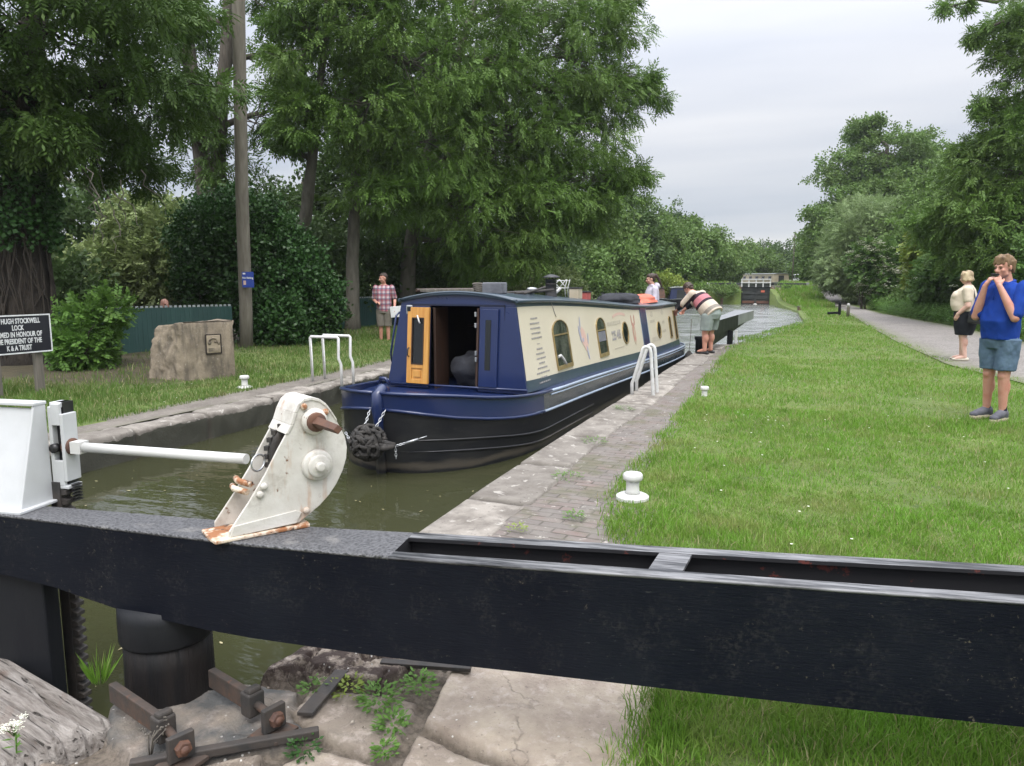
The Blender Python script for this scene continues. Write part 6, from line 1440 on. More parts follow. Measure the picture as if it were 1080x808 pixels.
# --- man in the blue polo shirt, both hands at his mouth
def man_blue():
    g = float(H(1.94, 9.04)); t = thing('person', 'person in royal blue polo and denim shorts on the grass, hands raised to mouth', 'person', (1.94, 9.04, g + .03), facing(-.72, -.69))
    f = Fig(); K = 1.0
    hipL, hipR = Vector((-.098, 0, .88)), Vector((.098, 0, .88))
    kL, kR = Vector((-.085, .02, .475)), Vector((.10, .0, .475)); aL, aR = Vector((-.085, -.015, .075)), Vector((.125, -.045, .075))
    for h, k, a, fx in ((hipL, kL, aL, -.04), (hipR, kR, aR, .05)):
        f.cap(h, .082, k, .062).cap(k, .060, a + Vector((0, 0, .0)), .038).ell(k.lerp(a, .32) + Vector((0, -.018, 0)), (.056, .060, .115)).ell(k + Vector((0, .03, .0)), (.045, .04, .05))
        f.cap(a, .040, a + Vector((fx * .5, .12, -.035)), .034)
    f.loft([((0, 0, .80), .155, .12), ((0, .0, .92), .168, .14), ((0, .025, 1.05), .168, .15), ((0, .015, 1.2), .178, .135), ((0, 0, 1.33), .185, .115), ((0, -.005, 1.41), .155, .085), ((0, -.01, 1.455), .08, .06)])
    hd = Vector((.0, .06, 1.605)); f.cap((0, -.02, 1.41), .068, hd + Vector((0, -.03, -.06)), .058)
    hf = Vector((.06, .93, -.16)); P, rot = head(f, hd, hf, (0, .25, 1))
    mouth = P(0, .10, -.058)
    # arms: elbows bent, forearms up
    sL, sR = Vector((-.205, -.01, 1.385)), Vector((.205, -.01, 1.385)); eL, eR = Vector((-.222, .13, 1.09)), Vector((.208, .15, 1.09))
    wL = mouth + Vector((-.075, .055, -.115)); wR = mouth + Vector((.085, .055, -.12))
    for s_, e, w in ((sL, eL, wL), (sR, eR, wR)):
        f.cap(s_, .060, e, .047).cap(e, .046, e.lerp(w, .35), .046).cap(e.lerp(w, .35), .046, w, .028)
    hand(f, wL, mouth + Vector((-.01, .03, .015)) - wL, (.6, -.75, 0), .75, 1.0, -1); hand(f, wR, mouth + Vector((.012, .035, .01)) - wR, (-.6, -.75, 0), .75, 1.0, 1)
    body = f.build('body', MT['skin_red'], t, .0075, 3, .5); face_bits(P, rot, t)
    # polo
    f = Fig()
    f.loft([((0, .012, .855), .180, .158), ((0, .016, .93), .186, .164), ((0, .035, 1.05), .188, .176), ((0, .025, 1.18), .188, .155), ((0, .008, 1.3), .198, .134), ((0, 0, 1.385), .190, .112), ((0, -.008, 1.430), .150, .090), ((0, -.01, 1.458), .095, .078)], 26)
    for s_, e in ((sL, eL), (sR, eR)): f.cap(s_, .084, s_.lerp(e, .86), .074)
    sh = f.build('polo_shirt', MT['polo'], t, .008, 3, .5, .020, 9, 3)
    m = MB(); m.tube([(.078 * math.sin(a), -.012 + .066 * math.cos(a) + .035 * max(0, math.cos(a)) , 1.445 - .02 * max(0, math.cos(a)) + .012 * (1 - math.cos(a))) for a in np.linspace(-2.9, 2.9, 22)], .016, 8); m.build('collar', MT['polo'], sh)
    m = MB(); m.tube([(.012, .148, 1.40), (.008, .166, 1.32), (.006, .176, 1.27)], .005, 6); m.build('placket', MT['polo'], sh); 
    f = Fig(); f.loft([((0, .0, .95), .174, .148), ((0, .0, .84), .182, .152), ((0, 0, .76), .18, .130)])
    for h, k in ((hipL, kL), (hipR, kR)): 
        d = (k - h); f.loft([(h + Vector((0, 0, -.02)), .118, .128), (h + d * .45, .105, .112), (h + d * .86, .098, .102)])
    f.build('denim_shorts', MT['denim'], t, .008, 3, .5, .018, 12, 5)
    for a, fx in ((aL, -.35), (aR, .5)):
        m = Fig(); m.cap(a + Vector((0, 0, .07)), .041, a, .043); m.build('sock', MT['sock'], t, .008, 2)
        m = Fig(); d = Vector((fx * .35, 1, 0)).normalized(); p = Vector((a.x, a.y, .0)); m.ell(p + d * -.03 + Vector((0, 0, .055)), (.046, .056, .066)); m.cap(p + d * .0 + Vector((0, 0, .072)), .050, p + d * .13 + Vector((0, 0, .038)), .042); m.ell(p + d * .165 + Vector((0, 0, .03)), (.045, .05, .032)); m.cap(p + d * -.05 + Vector((0, 0, .02)), .036, p + d * .16 + Vector((0, 0, .016)), .038)
        so = m.build('shoe', MT['trainer'], t, .008, 3)
        ms = Fig(); ms.cap(p + d * -.05 + Vector((0, 0, .008)), .040, p + d * .17 + Vector((0, 0, .006)), .042); ms.build('sole', MT['cream2'], so, .008, 1)
        m = MB(); m.tube([p + d * .04 + Vector((-.025, 0, .088)), p + d * .05 + Vector((.025, 0, .088)), p + d * .07 + Vector((-.025, 0, .078)), p + d * .08 + Vector((.025, 0, .078)), p + d * .1 + Vector((-.022, 0, .068))], .004, 5); m.build('laces', MT['rail_white'], so)
    rng = random.Random(5); locks = []
    for k in range(34):
        a = rng.uniform(-1.0, 1.0) * 1.9; rr = 1.0
        x0, y0 = .07 * math.sin(a), .07 * math.cos(a) - .01
        locks.append(((x0 * .6, y0 * .6, .116 + rng.uniform(-.006, .010)), (x0 * 1.10, y0 * 1.08, .070 - (.045 if abs(a) > 1.0 else 0) + rng.uniform(-.015, .015)), .015, .009))
    for q in (-1, 1):
        for k in range(5): locks.append(((q * .072, -.03 - .012 * k, .05), (q * (.074 - .006 * k), -.03 - .013 * k, -.010 - .014 * k), .018, .012))
    for k in range(7): x = -.06 + .02 * k; locks.append(((x * .8, .05, .105), (x * 1.0 + .008, .080 - abs(x) * .28, .046 + .012 * math.sin(k * 2)), .016, .010))
    hair_cap(P, rot, 1.0, MT['hair_brown'], t, locks, 4)
    m = MB(); m.box(tuple(mouth + Vector((0, .03, -.002))), (.085, .020, .024)); hm = m.build('snack_bar', MT['black_leather'], None, bevel=.004)
    hm.location = (1.94, 9.04, g + .03); hm.rotation_euler = (0, 0, facing(-.72, -.69)); tag(hm, 'small dark object held to the mouth by the person in the blue polo', 'snack')
man_blue()
for o_ in COL.objects:
    if o_.parent is None and o_.name in ('person', 'snack_bar'): o_.scale = (.93, .93, .985); o_.location.x -= .035

# --- woman in cream top, turned away, shoulder bag
def woman_cream():
    g = float(H(2.70, 15.6)) + .018; t = thing('person', 'person with blonde bob in cream top and black skirt standing on the gravel path', 'person', (2.70, 15.6, g), facing(-.97, .25))
    f = Fig()
    for q in (-1, 1):
        h, k, a = Vector((q * .095, 0, .83)), Vector((q * .075, .01, .45)), Vector((q * .085 , -.02 + q * .03, .07))
        f.cap(h, .10, k, .064).cap(k, .062, a, .040).ell(k.lerp(a, .3) + Vector((0, -.018, 0)), (.058, .062, .11)); f.cap(a, .040, a + Vector((q * .02, .13, -.035)), .032)
    f.loft([((0, -.01, .78), .19, .17), ((0, -.01, .92), .20, .19), ((0, .03, 1.05), .19, .19), ((0, .02, 1.2), .18, .165), ((0, 0, 1.3), .17, .115), ((0, -.01, 1.37), .08, .07)])
    hd = Vector((0, .03, 1.50)); f.cap((0, -.01, 1.33), .058, hd + Vector((0, -.02, -.06)), .052); P, rot = head(f, hd, (.28, .93, -.16), (0, 0, 1), .96)
    sR, eR, wR = Vector((.19, -.03, 1.28)), Vector((.265, -.10, 1.02)), Vector((.20, .03, .86)); sL, eL, wL = Vector((-.19, -.02, 1.28)), Vector((-.24, -.05, 1.0)), Vector((-.2, .1, .85))
    for s_, e, w in ((sR, eR, wR), (sL, eL, wL)): f.cap(s_, .062, e, .052).cap(e, .05, w, .031)
    hand(f, wR, (-.1, .5, -.85), (-1, 0, 0), .6, .95, -1); hand(f, wL, (.1, .3, -.9), (1, 0, 0), .5, .95, 1)
    f.build('body', MT['skin_pale'], t, .008, 3); face_bits(P, rot, t, .96, 'hair_blond')
    f = Fig(); f.loft([((0, .0, .90), .215, .205), ((0, .025, 1.0), .212, .222), ((0, .035, 1.09), .203, .218), ((0, .04, 1.19), .198, .202), ((0, .01, 1.28), .19, .145), ((0, -.01, 1.345), .12, .085), ((0, -.01, 1.375), .07, .062)])
    f.ell((.085, .15, 1.175), (.10, .085, .095)).ell((-.085, .15, 1.175), (.10, .085, .095)); f.ell((0, .10, 1.0), (.17, .14, .10))
    for s_, e in ((sR, eR), (sL, eL)): f.cap(s_, .077, s_.lerp(e, .62), .073)
    f.build('knit_top', MT['cream_knit'], t, .009, 4, .5, .008, 9, 2)
    f = Fig(); f.loft([((0, -.01, .935), .205, .19), ((0, -.02, .82), .218, .205), ((0, -.01, .66), .205, .18), ((0, 0, .47), .175, .14)]); f.build('skirt', MT['black_cloth'], t, .010, 3, .5, .010, 9, 4)
    for q in (-1, 1):
        p = Vector((q * .085, -.02 + q * .03, 0)); d = Vector((q * .15, 1, 0)).normalized(); m = Fig(); m.cap(p + d * -.04 + Vector((0, 0, .03)), .036, p + d * .13 + Vector((0, 0, .024)), .034); m.ell(p + d * .15 + Vector((0, 0, .022)), (.038, .05, .024)); m.build('shoe', MT['cream_shoe'], t, .008, 3)
    rng = random.Random(3); locks = []
    for k in range(26):
        a = math.pi * (.32 + 1.36 * k / 25); x, y = .085 * math.sin(a), .085 * math.cos(a) - .012
        locks.append(((x * .8, y * .8, .07), (x * 1.08, y * 1.12, -.035 - .02 * (y < 0) + rng.uniform(-.008, .008)), .026, .020))
    for k in range(8): x = -.07 + .02 * k; locks.append(((x * .7, .03, .115), (x * 1.1, .075 - abs(x) * .3, .055), .02, .014))
    hair_cap(P, rot, 1.0, MT['hair_blond'], t, locks, 8)
    m = MB(); m.tube([(.10, .13, 1.20), (.06, .12, 1.30), (-.02, .0, 1.392), (-.09, -.10, 1.30), (-.19, -.16, 1.08), (-.25, -.16, .93)], .010, 6)
    bg = thing('shoulder_bag', 'black shoulder bag hanging at the side of the person in the cream top', 'bag', (2.70, 15.6, g), facing(-.97, .25)); m.build('strap', MT['black_leather'], bg)
    m = MB(); m.box((-.275, -.19, .80), (.11, .24, .22), Matrix.Rotation(.12, 3, 'X')); b = m.build('bag_body', MT['black_leather'], bg, bevel=.03, seg=3); m = MB(); m.box((-.332, -.19, .84), (.012, .22, .12), Matrix.Rotation(.12, 3, 'X')); m.build('flap', MT['black_leather'], bg, bevel=.005)
woman_cream()

# --- person bending at the lock edge, hand on the fender line
MT['hoops'] = stripes('pink_grey_hoops', (0, .74, .67), [(0, (.22, .20, .17)), (.13, (.50, .43, .35)), (.36, (.035, .022, .03)), (.46, (.45, .17, .19)), (.66, (.035, .022, .03)), (.78, (.50, .42, .34))], .62, -.47)
def bender():
    g = float(H(-1.86, 15.5)) - .01; t = thing('person', 'person in pink and cream hooped top and sage shorts bending over the lock edge', 'person', (-1.84, 15.5, g), facing(-.80, .35))
    f = Fig(); hc = Vector((0, -.06, .80))
    for q in (-1, 1):
        h, k, a = hc + Vector((q * .10, 0, 0)), Vector((q * .11, .0, .42)), Vector((q * .12, -.01, .07))
        f.cap(h, .105, k, .066).cap(k, .064, a, .042).ell(k.lerp(a, .3) + Vector((0, -.02, 0)), (.060, .064, .11)); f.cap(a, .040, a + Vector((q * .02, .12, -.035)), .034)
    d = Vector((0, .74, .67)).normalized(); n = Vector((0, -.67, .74)).normalized()   # torso axis and its back
    b0 = hc + Vector((0, .0, .06)); sh = b0 + d * .50
    S_ = lambda k, rx, ry, o=0.0: (b0 + d * k + n * o, rx, ry, (1, 0, 0), n)
    f.loft([S_(-.06, .17, .13), S_(.12, .175, .14), S_(.32, .18, .13), S_(.46, .17, .10), S_(.53, .08, .06)])
    hd = sh + d * .17 + Vector((0, .05, -.01)); f.cap(sh, .062, hd - d * .06, .055); P, rot = head(f, hd, (.0, .62, -.78), (0, .78, .62))
    sL, sR = sh + Vector((-.19, -.03, 0)), sh + Vector((.19, -.03, 0)); eR, wR = sR + Vector((.0, .19, -.20)), sR + Vector((-.06, .38, -.34)); eL, wL = sL + Vector((-.03, .18, -.21)), sL + Vector((.03, .38, -.36))
    for s_, e, w in ((sL, eL, wL), (sR, eR, wR)): f.cap(s_, .062, e, .048).cap(e, .047, w, .030)
    hand(f, wR, (-.1, .6, -.8), (-1, 0, 0), .9, 1, -1); hand(f, wL, (.1, .6, -.8), (1, 0, 0), .9, 1, 1)
    f.build('body', MT['skin_red'], t, .009, 3); face_bits(P, rot, t, 1, 'hair_dark')
    f = Fig(); f.loft([S_(-.10, .215, .19), S_(.05, .215, .19, -.01), S_(.2, .212, .185, -.01), S_(.34, .208, .16), S_(.45, .195, .125), S_(.52, .12, .08)])
    for s_, e in ((sL, eL), (sR, eR)): f.cap(s_, .085, s_.lerp(e, .92), .078)
    f.build('hooped_top', MT['hoops'], t, .010, 4, .5, .010, 9, 2)
    for s_, e, w in ((sL, eL, wL), (sR, eR, wR)): m = Fig(); m.cap(e.lerp(w, .3), .052, e.lerp(w, .62), .045); m.build('cuff', MT['black_cloth'], t, .009, 2)
    f = Fig(); f.loft([((0, -.05, .92), .195, .17), ((0, -.06, .80), .212, .19), ((0, -.05, .70), .205, .165)])
    for q in (-1, 1): f.loft([(hc + Vector((q * .10, 0, 0)), .122, .14), ((q * .112, -.035, .62), .112, .125), ((q * .115, -.02, .47), .108, .115)])
    f.build('shorts', MT['short_grey'], t, .010, 3, .5, .012, 9, 5)
    for q in (-1, 1):
        p = Vector((q * .12, -.01, 0)); m = Fig(); m.cap(p + Vector((0, -.06, .014)), .036, p + Vector((q * .02, .15, .012)), .040); m.build('sandal', MT['black_leather'], t, .008, 2)
        m = MB(); m.tube([p + Vector((-.05, .06, .02)), p + Vector((0, .07, .075)), p + Vector((.05, .06, .02))], .011, 6); m.build('sandal_strap', MT['black_leather'], t)
    rng = random.Random(2); locks = []
    for k in range(24): a = rng.uniform(0, 2 * math.pi); x, y = .07 * math.sin(a), .08 * math.cos(a) - .02; locks.append(((x * .6, y * .6, .11), (x * 1.2, y * 1.2 if y < 0 else y * .8, .04 - .05 * (y < 0)), .022, .015))
    hair_cap(P, rot, 1.03, MT['hair_dark'], t, locks, 6)
bender()

# --- man in check shirt on the far bank
def check_man():
    g = float(H(-9.5, 15.45)); t = thing('person', 'person in red check shirt and khaki shorts on the left bank, head turned aside', 'person', (-9.42, 15.45, g - .12), facing(.35, -.94))
    f = Fig()
    for q in (-1, 1):
        h, k, a = Vector((q * .09, 0, .86)), Vector((q * .085, .02, .46)), Vector((q * .09, 0, .07)); f.cap(h, .09, k, .058).cap(k, .056, a, .036).ell(k.lerp(a, .3) + Vector((0, -.018, 0)), (.05, .055, .1)); f.cap(a, .037, a + Vector((q * .02, .13, -.035)), .032)
    f.loft([((0, 0, .80), .15, .11), ((0, 0, .95), .155, .12), ((0, .01, 1.1), .155, .12), ((0, 0, 1.3), .175, .105), ((0, -.01, 1.40), .14, .075), ((0, -.01, 1.44), .07, .055)])
    hd = Vector((0, .03, 1.585)); f.cap((0, -.015, 1.40), .058, hd + Vector((0, -.02, -.06)), .052); P, rot = head(f, hd, (.75, .62, -.1))
    sL, eL, wL = Vector((-.19, 0, 1.36)), Vector((-.25, -.06, 1.09)), Vector((-.27, .10, .90)); sR, eR, wR = Vector((.19, 0, 1.36)), Vector((.25, -.05, 1.08)), Vector((.16, .13, 1.02))
    for s_, e, w in ((sL, eL, wL), (sR, eR, wR)): f.cap(s_, .055, e, .043).cap(e, .042, w, .028)
    hand(f, wL, (-.3, .4, -.8), (1, .2, 0), .6, 1, 1); hand(f, wR, (-.7, .6, 0), (0, 0, -1), .6, 1, -1)
    f.build('body', MT['skin_red'], t, .009, 3); face_bits(P, rot, t, 1, 'hair_dark')
    f = Fig(); f.loft([((0, 0, .80), .18, .14), ((0, 0, .95), .178, .142), ((0, .01, 1.12), .18, .14), ((0, 0, 1.3), .195, .125), ((0, 0, 1.385), .165, .09), ((0, -.01, 1.425), .1, .068)])
    for s_, e in ((sL, eL), (sR, eR)): f.cap(s_, .072, s_.lerp(e, .85), .064)
    f.build('check_shirt', MT['plaid'], t, .009, 4, .5, .01, 9, 2)
    f = Fig(); f.loft([((0, 0, .92), .172, .135), ((0, 0, .76), .178, .135)])
    for q in (-1, 1): f.loft([((q * .09, 0, .85), .108, .118), ((q * .088, .01, .62), .098, .105), ((q * .086, .015, .45), .09, .095)])
    f.build('shorts', MT['short_khaki'], t, .009, 3, .5, .01, 9, 5)
    for q in (-1, 1): m = Fig(); p = Vector((q * .09, 0, 0)); m.cap(p + Vector((0, -.04, .04)), .04, p + Vector((q * .02, .15, .03)), .038); m.build('shoe', MT['trainer'], t, .009, 2)
    hair_cap(P, rot, .97, MT['hair_dark'], t, [], 6)
    b = MB(); b.box((-.33, .17, .80), (.30, .02, .26), Matrix.Rotation(.1, 3, 'Y')); o = b.build('clipboard', MT['paper'], None, bevel=.004); o.location = t.location; o.rotation_euler = t.rotation_euler; tag(o, 'white board held low by the person in the check shirt', 'board')
check_man()

# --- woman with the dark ponytail at the tiller
def tiller_woman():
    p = bw_(.22, 10.20, .30); t = thing('person', 'person in pale lilac hoodie with long dark ponytail standing at the boat stern', 'person', p, facing(-.85, -.50))
    f = Fig()
    for q in (-1, 1): f.cap((q * .09, 0, .82), .09, (q * .085, .02, .44), .058).cap((q * .085, .02, .44), .055, (q * .09, 0, .06), .038).cap((q * .09, 0, .06), .037, (q * .1, .13, .03), .032)
    f.loft([((0, 0, .78), .16, .12), ((0, 0, .95), .145, .115), ((0, .01, 1.1), .155, .12), ((0, 0, 1.24), .165, .10), ((0, -.01, 1.33), .09, .065)])
    hd = Vector((0, .05, 1.49)); f.cap((0, -.01, 1.32), .052, hd + Vector((0, -.02, -.06)), .048); P, rot = head(f, hd, (.1, .97, -.22), (0, .2, 1), .94)
    sL, eL, wL = Vector((-.17, 0, 1.28)), Vector((-.23, .03, 1.02)), Vector((-.2, .23, .96)); sR, eR, wR = Vector((.17, 0, 1.28)), Vector((.24, -.02, 1.02)), Vector((.22, .14, .88))
    for s_, e, w in ((sL, eL, wL), (sR, eR, wR)): f.cap(s_, .05, e, .042).cap(e, .04, w, .027)
    hand(f, wL, (0, 1, -.2), (0, 0, -1), .5, .93, 1); hand(f, wR, (0, .7, -.7), (0, 0, -1), .5, .93, -1)
    f.build('body', MT['skin'], t, .009, 3); face_bits(P, rot, t, .94, 'hair_dark')
    f = Fig(); f.loft([((0, 0, .78), .185, .15), ((0, 0, .95), .18, .15), ((0, .015, 1.12), .185, .155), ((0, 0, 1.25), .185, .125), ((0, -.005, 1.335), .105, .085)])
    for s_, e, w in ((sL, eL, wL), (sR, eR, wR)): f.cap(s_, .072, e, .060).cap(e, .058, e.lerp(w, .85), .042)
    f.ell((0, -.085, 1.34), (.11, .07, .075)).cap((-.08, .03, 1.35), .035, (.08, .03, 1.35), .035); f.build('hoodie', MT['hoodie'], t, .010, 4, .5, .012, 9, 2)
    f = Fig(); f.loft([((0, 0, .86), .165, .13), ((0, 0, .74), .17, .125)])
    for q in (-1, 1): f.cap((q * .09, 0, .80), .098, (q * .086, .02, .44), .068).cap((q * .086, .02, .44), .066, (q * .09, 0, .10), .055)
    f.build('jeans', MT['denim'], t, .011, 3)
    locks = [((0, -.08, .08), (.0, -.14, .06), .035, .035), ((0, -.14, .06), (.01, -.185, -.05), .036, .032), ((.01, -.185, -.05), (.015, -.215, -.18), .032, .024), ((.015, -.215, -.18), (.02, -.235, -.28), .024, .010)]
    hair_cap(P, rot, .97, MT['hair_dark'], t, locks, 6)
tiller_woman()

# --- bald man sitting behind the fence
def seated():
    x, y = -12.11, 11.4; g = float(H(x, y)); zt = 1.10
    t = thing('person', 'bald person sitting behind the green fence, only the head showing', 'person', (x, y, g), facing(.85, -.2))
    f = Fig(); s0 = zt - g - .118 - .62 + .0        # seat height so that the crown meets its place
    hp = Vector((0, 0, max(.12, s0)))
    for q in (-1, 1):
        h = hp + Vector((q * .09, 0, 0)); k = h + Vector((q * .05, .38, .12)); a = Vector((k.x, k.y + .12, .06)); f.cap(h, .09, k, .058).cap(k, .055, a, .038).cap(a, .036, a + Vector((0, .12, -.03)), .032)
    f.loft([(hp + Vector((0, 0, -.06)), .17, .13), (hp + Vector((0, 0, .15)), .16, .13), (hp + Vector((0, .02, .38)), .17, .11), (hp + Vector((0, .02, .50)), .08, .06)])
    hd = Vector((0, .05, zt - g - .118)); f.cap(hp + Vector((0, .02, .45)), .06, hd, .055); P, rot = head(f, hd, (.1, 1, -.1))
    for q in (-1, 1): f.cap(hp + Vector((q * .18, .02, .43)), .055, hp + Vector((q * .24, .08, .18)), .043).cap(hp + Vector((q * .24, .08, .18)), .042, hp + Vector((q * .12, .28, .14)), .03); hand(f, hp + Vector((q * .12, .28, .14)), (0, 1, 0), (0, 0, -1), .6, 1, q)
    f.build('body', MT['skin_red'], t, .01, 3); face_bits(P, rot, t)
    f = Fig(); f.loft([(hp + Vector((0, 0, .02)), .185, .15), (hp + Vector((0, 0, .16)), .18, .15), (hp + Vector((0, .02, .38)), .19, .13), (hp + Vector((0, .02, .47)), .11, .08)])
    for q in (-1, 1): f.cap(hp + Vector((q * .18, .02, .43)), .07, hp + Vector((q * .23, .07, .24)), .06)
    f.build('shirt', MT['cream_knit'], t, .011, 3)
    m = Fig(); m.loft([(hp + Vector((0, 0, .06)), .18, .15), (hp + Vector((0, 0, -.07)), .19, .15)])
    for q in (-1, 1): h = hp + Vector((q * .09, 0, 0)); k = h + Vector((q * .05, .38, .12)); m.cap(h, .105, h.lerp(k, .9), .075)
    m.build('shorts', MT['short_khaki'], t, .011, 3)
    b = thing('garden_stool', 'low wooden stool under the bald person behind the fence', 'stool', (x, y, g)); m = MB(); zs = hp.z - .10
    m.box((0, 0, zs - .02), (.36, .34, .04)); m.build('seat', MT['post_wood'], b)
    for sx_ in (-.14, .14):
        for sy_ in (-.13, .13): m = MB(); m.box((sx_, sy_, zs / 2 - .03), (.04, .04, max(.05, zs))); m.build('leg', MT['post_wood'], b)
seated()
# ------------------------------------------------------------------ foliage
def leaf_quad(L, w, o, d, n):
    """kite shaped leaf from base o along d, normal n"""
    d = d / np.linalg.norm(d); n = n - d * (n @ d); n = n / np.linalg.norm(n); s = np.cross(d, n)
    return np.array([o, o + d * L * .45 + s * w / 2 - n * w * .10, o + d * L - n * L * .08, o + d * L * .45 - s * w / 2 - n * w * .10])
def template(kind, rng):
    q = []
    if kind == 'ash':                              # drooping pinnate leaf
        L = .27
        for i in range(5):
            t = .18 + .19 * i; c = np.array([L * t, 0, -.10 * t * t])
            if i == 4: q.append(leaf_quad(.115, .040, c, np.array([1, 0, -.35]), np.array([0, 0, 1.])))
            else:
                for s in (-1, 1): q.append(leaf_quad(.105, .036, c, np.array([.62, s * .8, -.25]) + rng.normal(0, .08, 3), np.array([0, s * .2, 1.])))
    elif kind == 'broad':                          # twig with rounded leaves
        for i in range(8):
            t = .02 + .028 * i; s = 1 if i % 2 else -1
            q.append(leaf_quad(.085, .060, np.array([t, 0, -.02 * t]), np.array([.55, s * .8, rng.uniform(-.4, .2)]), np.array([rng.normal(0, .3), rng.normal(0, .3), 1.])))
    elif kind == 'ivy':
        for i in range(7): q.append(leaf_quad(.075, .075, rng.normal(0, .06, 3), np.array([rng.normal(), rng.normal(), -.8]), np.array([rng.normal(0, .5), rng.normal(0, .5), 1.])))
    elif kind == 'willow':
        for i in range(9):
            t = .02 + .03 * i; s = 1 if i % 2 else -1; q.append(leaf_quad(.10, .026, np.array([t, 0, 0]), np.array([.8, s * .6, rng.uniform(-.3, .3)]), np.array([rng.normal(0, .3), 0, 1.])))
    elif kind == 'clump':                          # far foliage
        for i in range(9): q.append(leaf_quad(.15, .105, rng.normal(0, .095, 3), rng.normal(0, 1, 3) + np.array([.3, 0, -.2]), np.array([rng.normal(0, .6), rng.normal(0, .6), 1.])))
    elif kind == 'nettle':
        for i in range(8):
            z = .09 * i; a = i * 1.57; q.append(leaf_quad(.13 - .006 * i, .055, np.array([0, 0, z]), np.array([math.cos(a), math.sin(a), -.15]), np.array([0, 0, 1.])))
    return np.array(q)
TPL = {k: [template(k, np.random.RandomState(i + 5)) for i in range(4)] for k in ('ash', 'broad', 'ivy', 'willow', 'clump', 'nettle')}
def sprays(kind, pos, out, rng, scale, droop=.35, jit=.6, upright=False):
    """place spray templates at pos (n,3) heading roughly along out (n,3)"""
    n = len(pos); 
    if n == 0: return np.zeros((0, 3))
    if upright: x = np.stack([np.cos(rng.uniform(0, 6.28, n)), np.sin(rng.uniform(0, 6.28, n)), np.zeros(n)], 1); up = np.tile([0, 0, 1.], (n, 1)) + rng.normal(0, .16, (n, 3))
    else:
        x = out + rng.normal(0, jit, (n, 3)); x[:, 2] -= droop; up = np.tile([0, 0, 1.], (n, 1)) + rng.normal(0, .45, (n, 3))
    if upright: z = up / np.linalg.norm(up, axis=1, keepdims=True); y = np.cross(z, x); y /= np.linalg.norm(y, axis=1, keepdims=True); x = np.cross(y, z)
    else: x /= np.linalg.norm(x, axis=1, keepdims=True) + 1e-9; y = np.cross(up, x); y /= np.linalg.norm(y, axis=1, keepdims=True) + 1e-9; z = np.cross(x, y)
    sc = scale * rng.uniform(.7, 1.25, n); Rm = np.stack([x, y, z], -1) * sc[:, None, None]; pick = rng.randint(0, 4, n); res = []
    for k in range(4):
        m = pick == k
        if not m.any(): continue
        T = TPL[kind][k].reshape(-1, 3); res.append((np.einsum('nij,tj->nti', Rm[m], T) + pos[m][:, None, :]).reshape(-1, 3))
    return np.concatenate(res)
def quads(V): return np.arange(len(V), dtype=np.int32).reshape(-1, 4)
def wig(p, q, n, amt, rng, sag=0.0):
    p, q = np.array(p, float), np.array(q, float); L = np.linalg.norm(q - p); t = np.linspace(0, 1, n)[:, None]
    pts = p * (1 - t) + q * t + rng.normal(0, amt * L, (n, 3)) * np.sin(math.pi * t); pts[:, 2] -= (sag * L * np.sin(math.pi * t[:, 0])); return pts
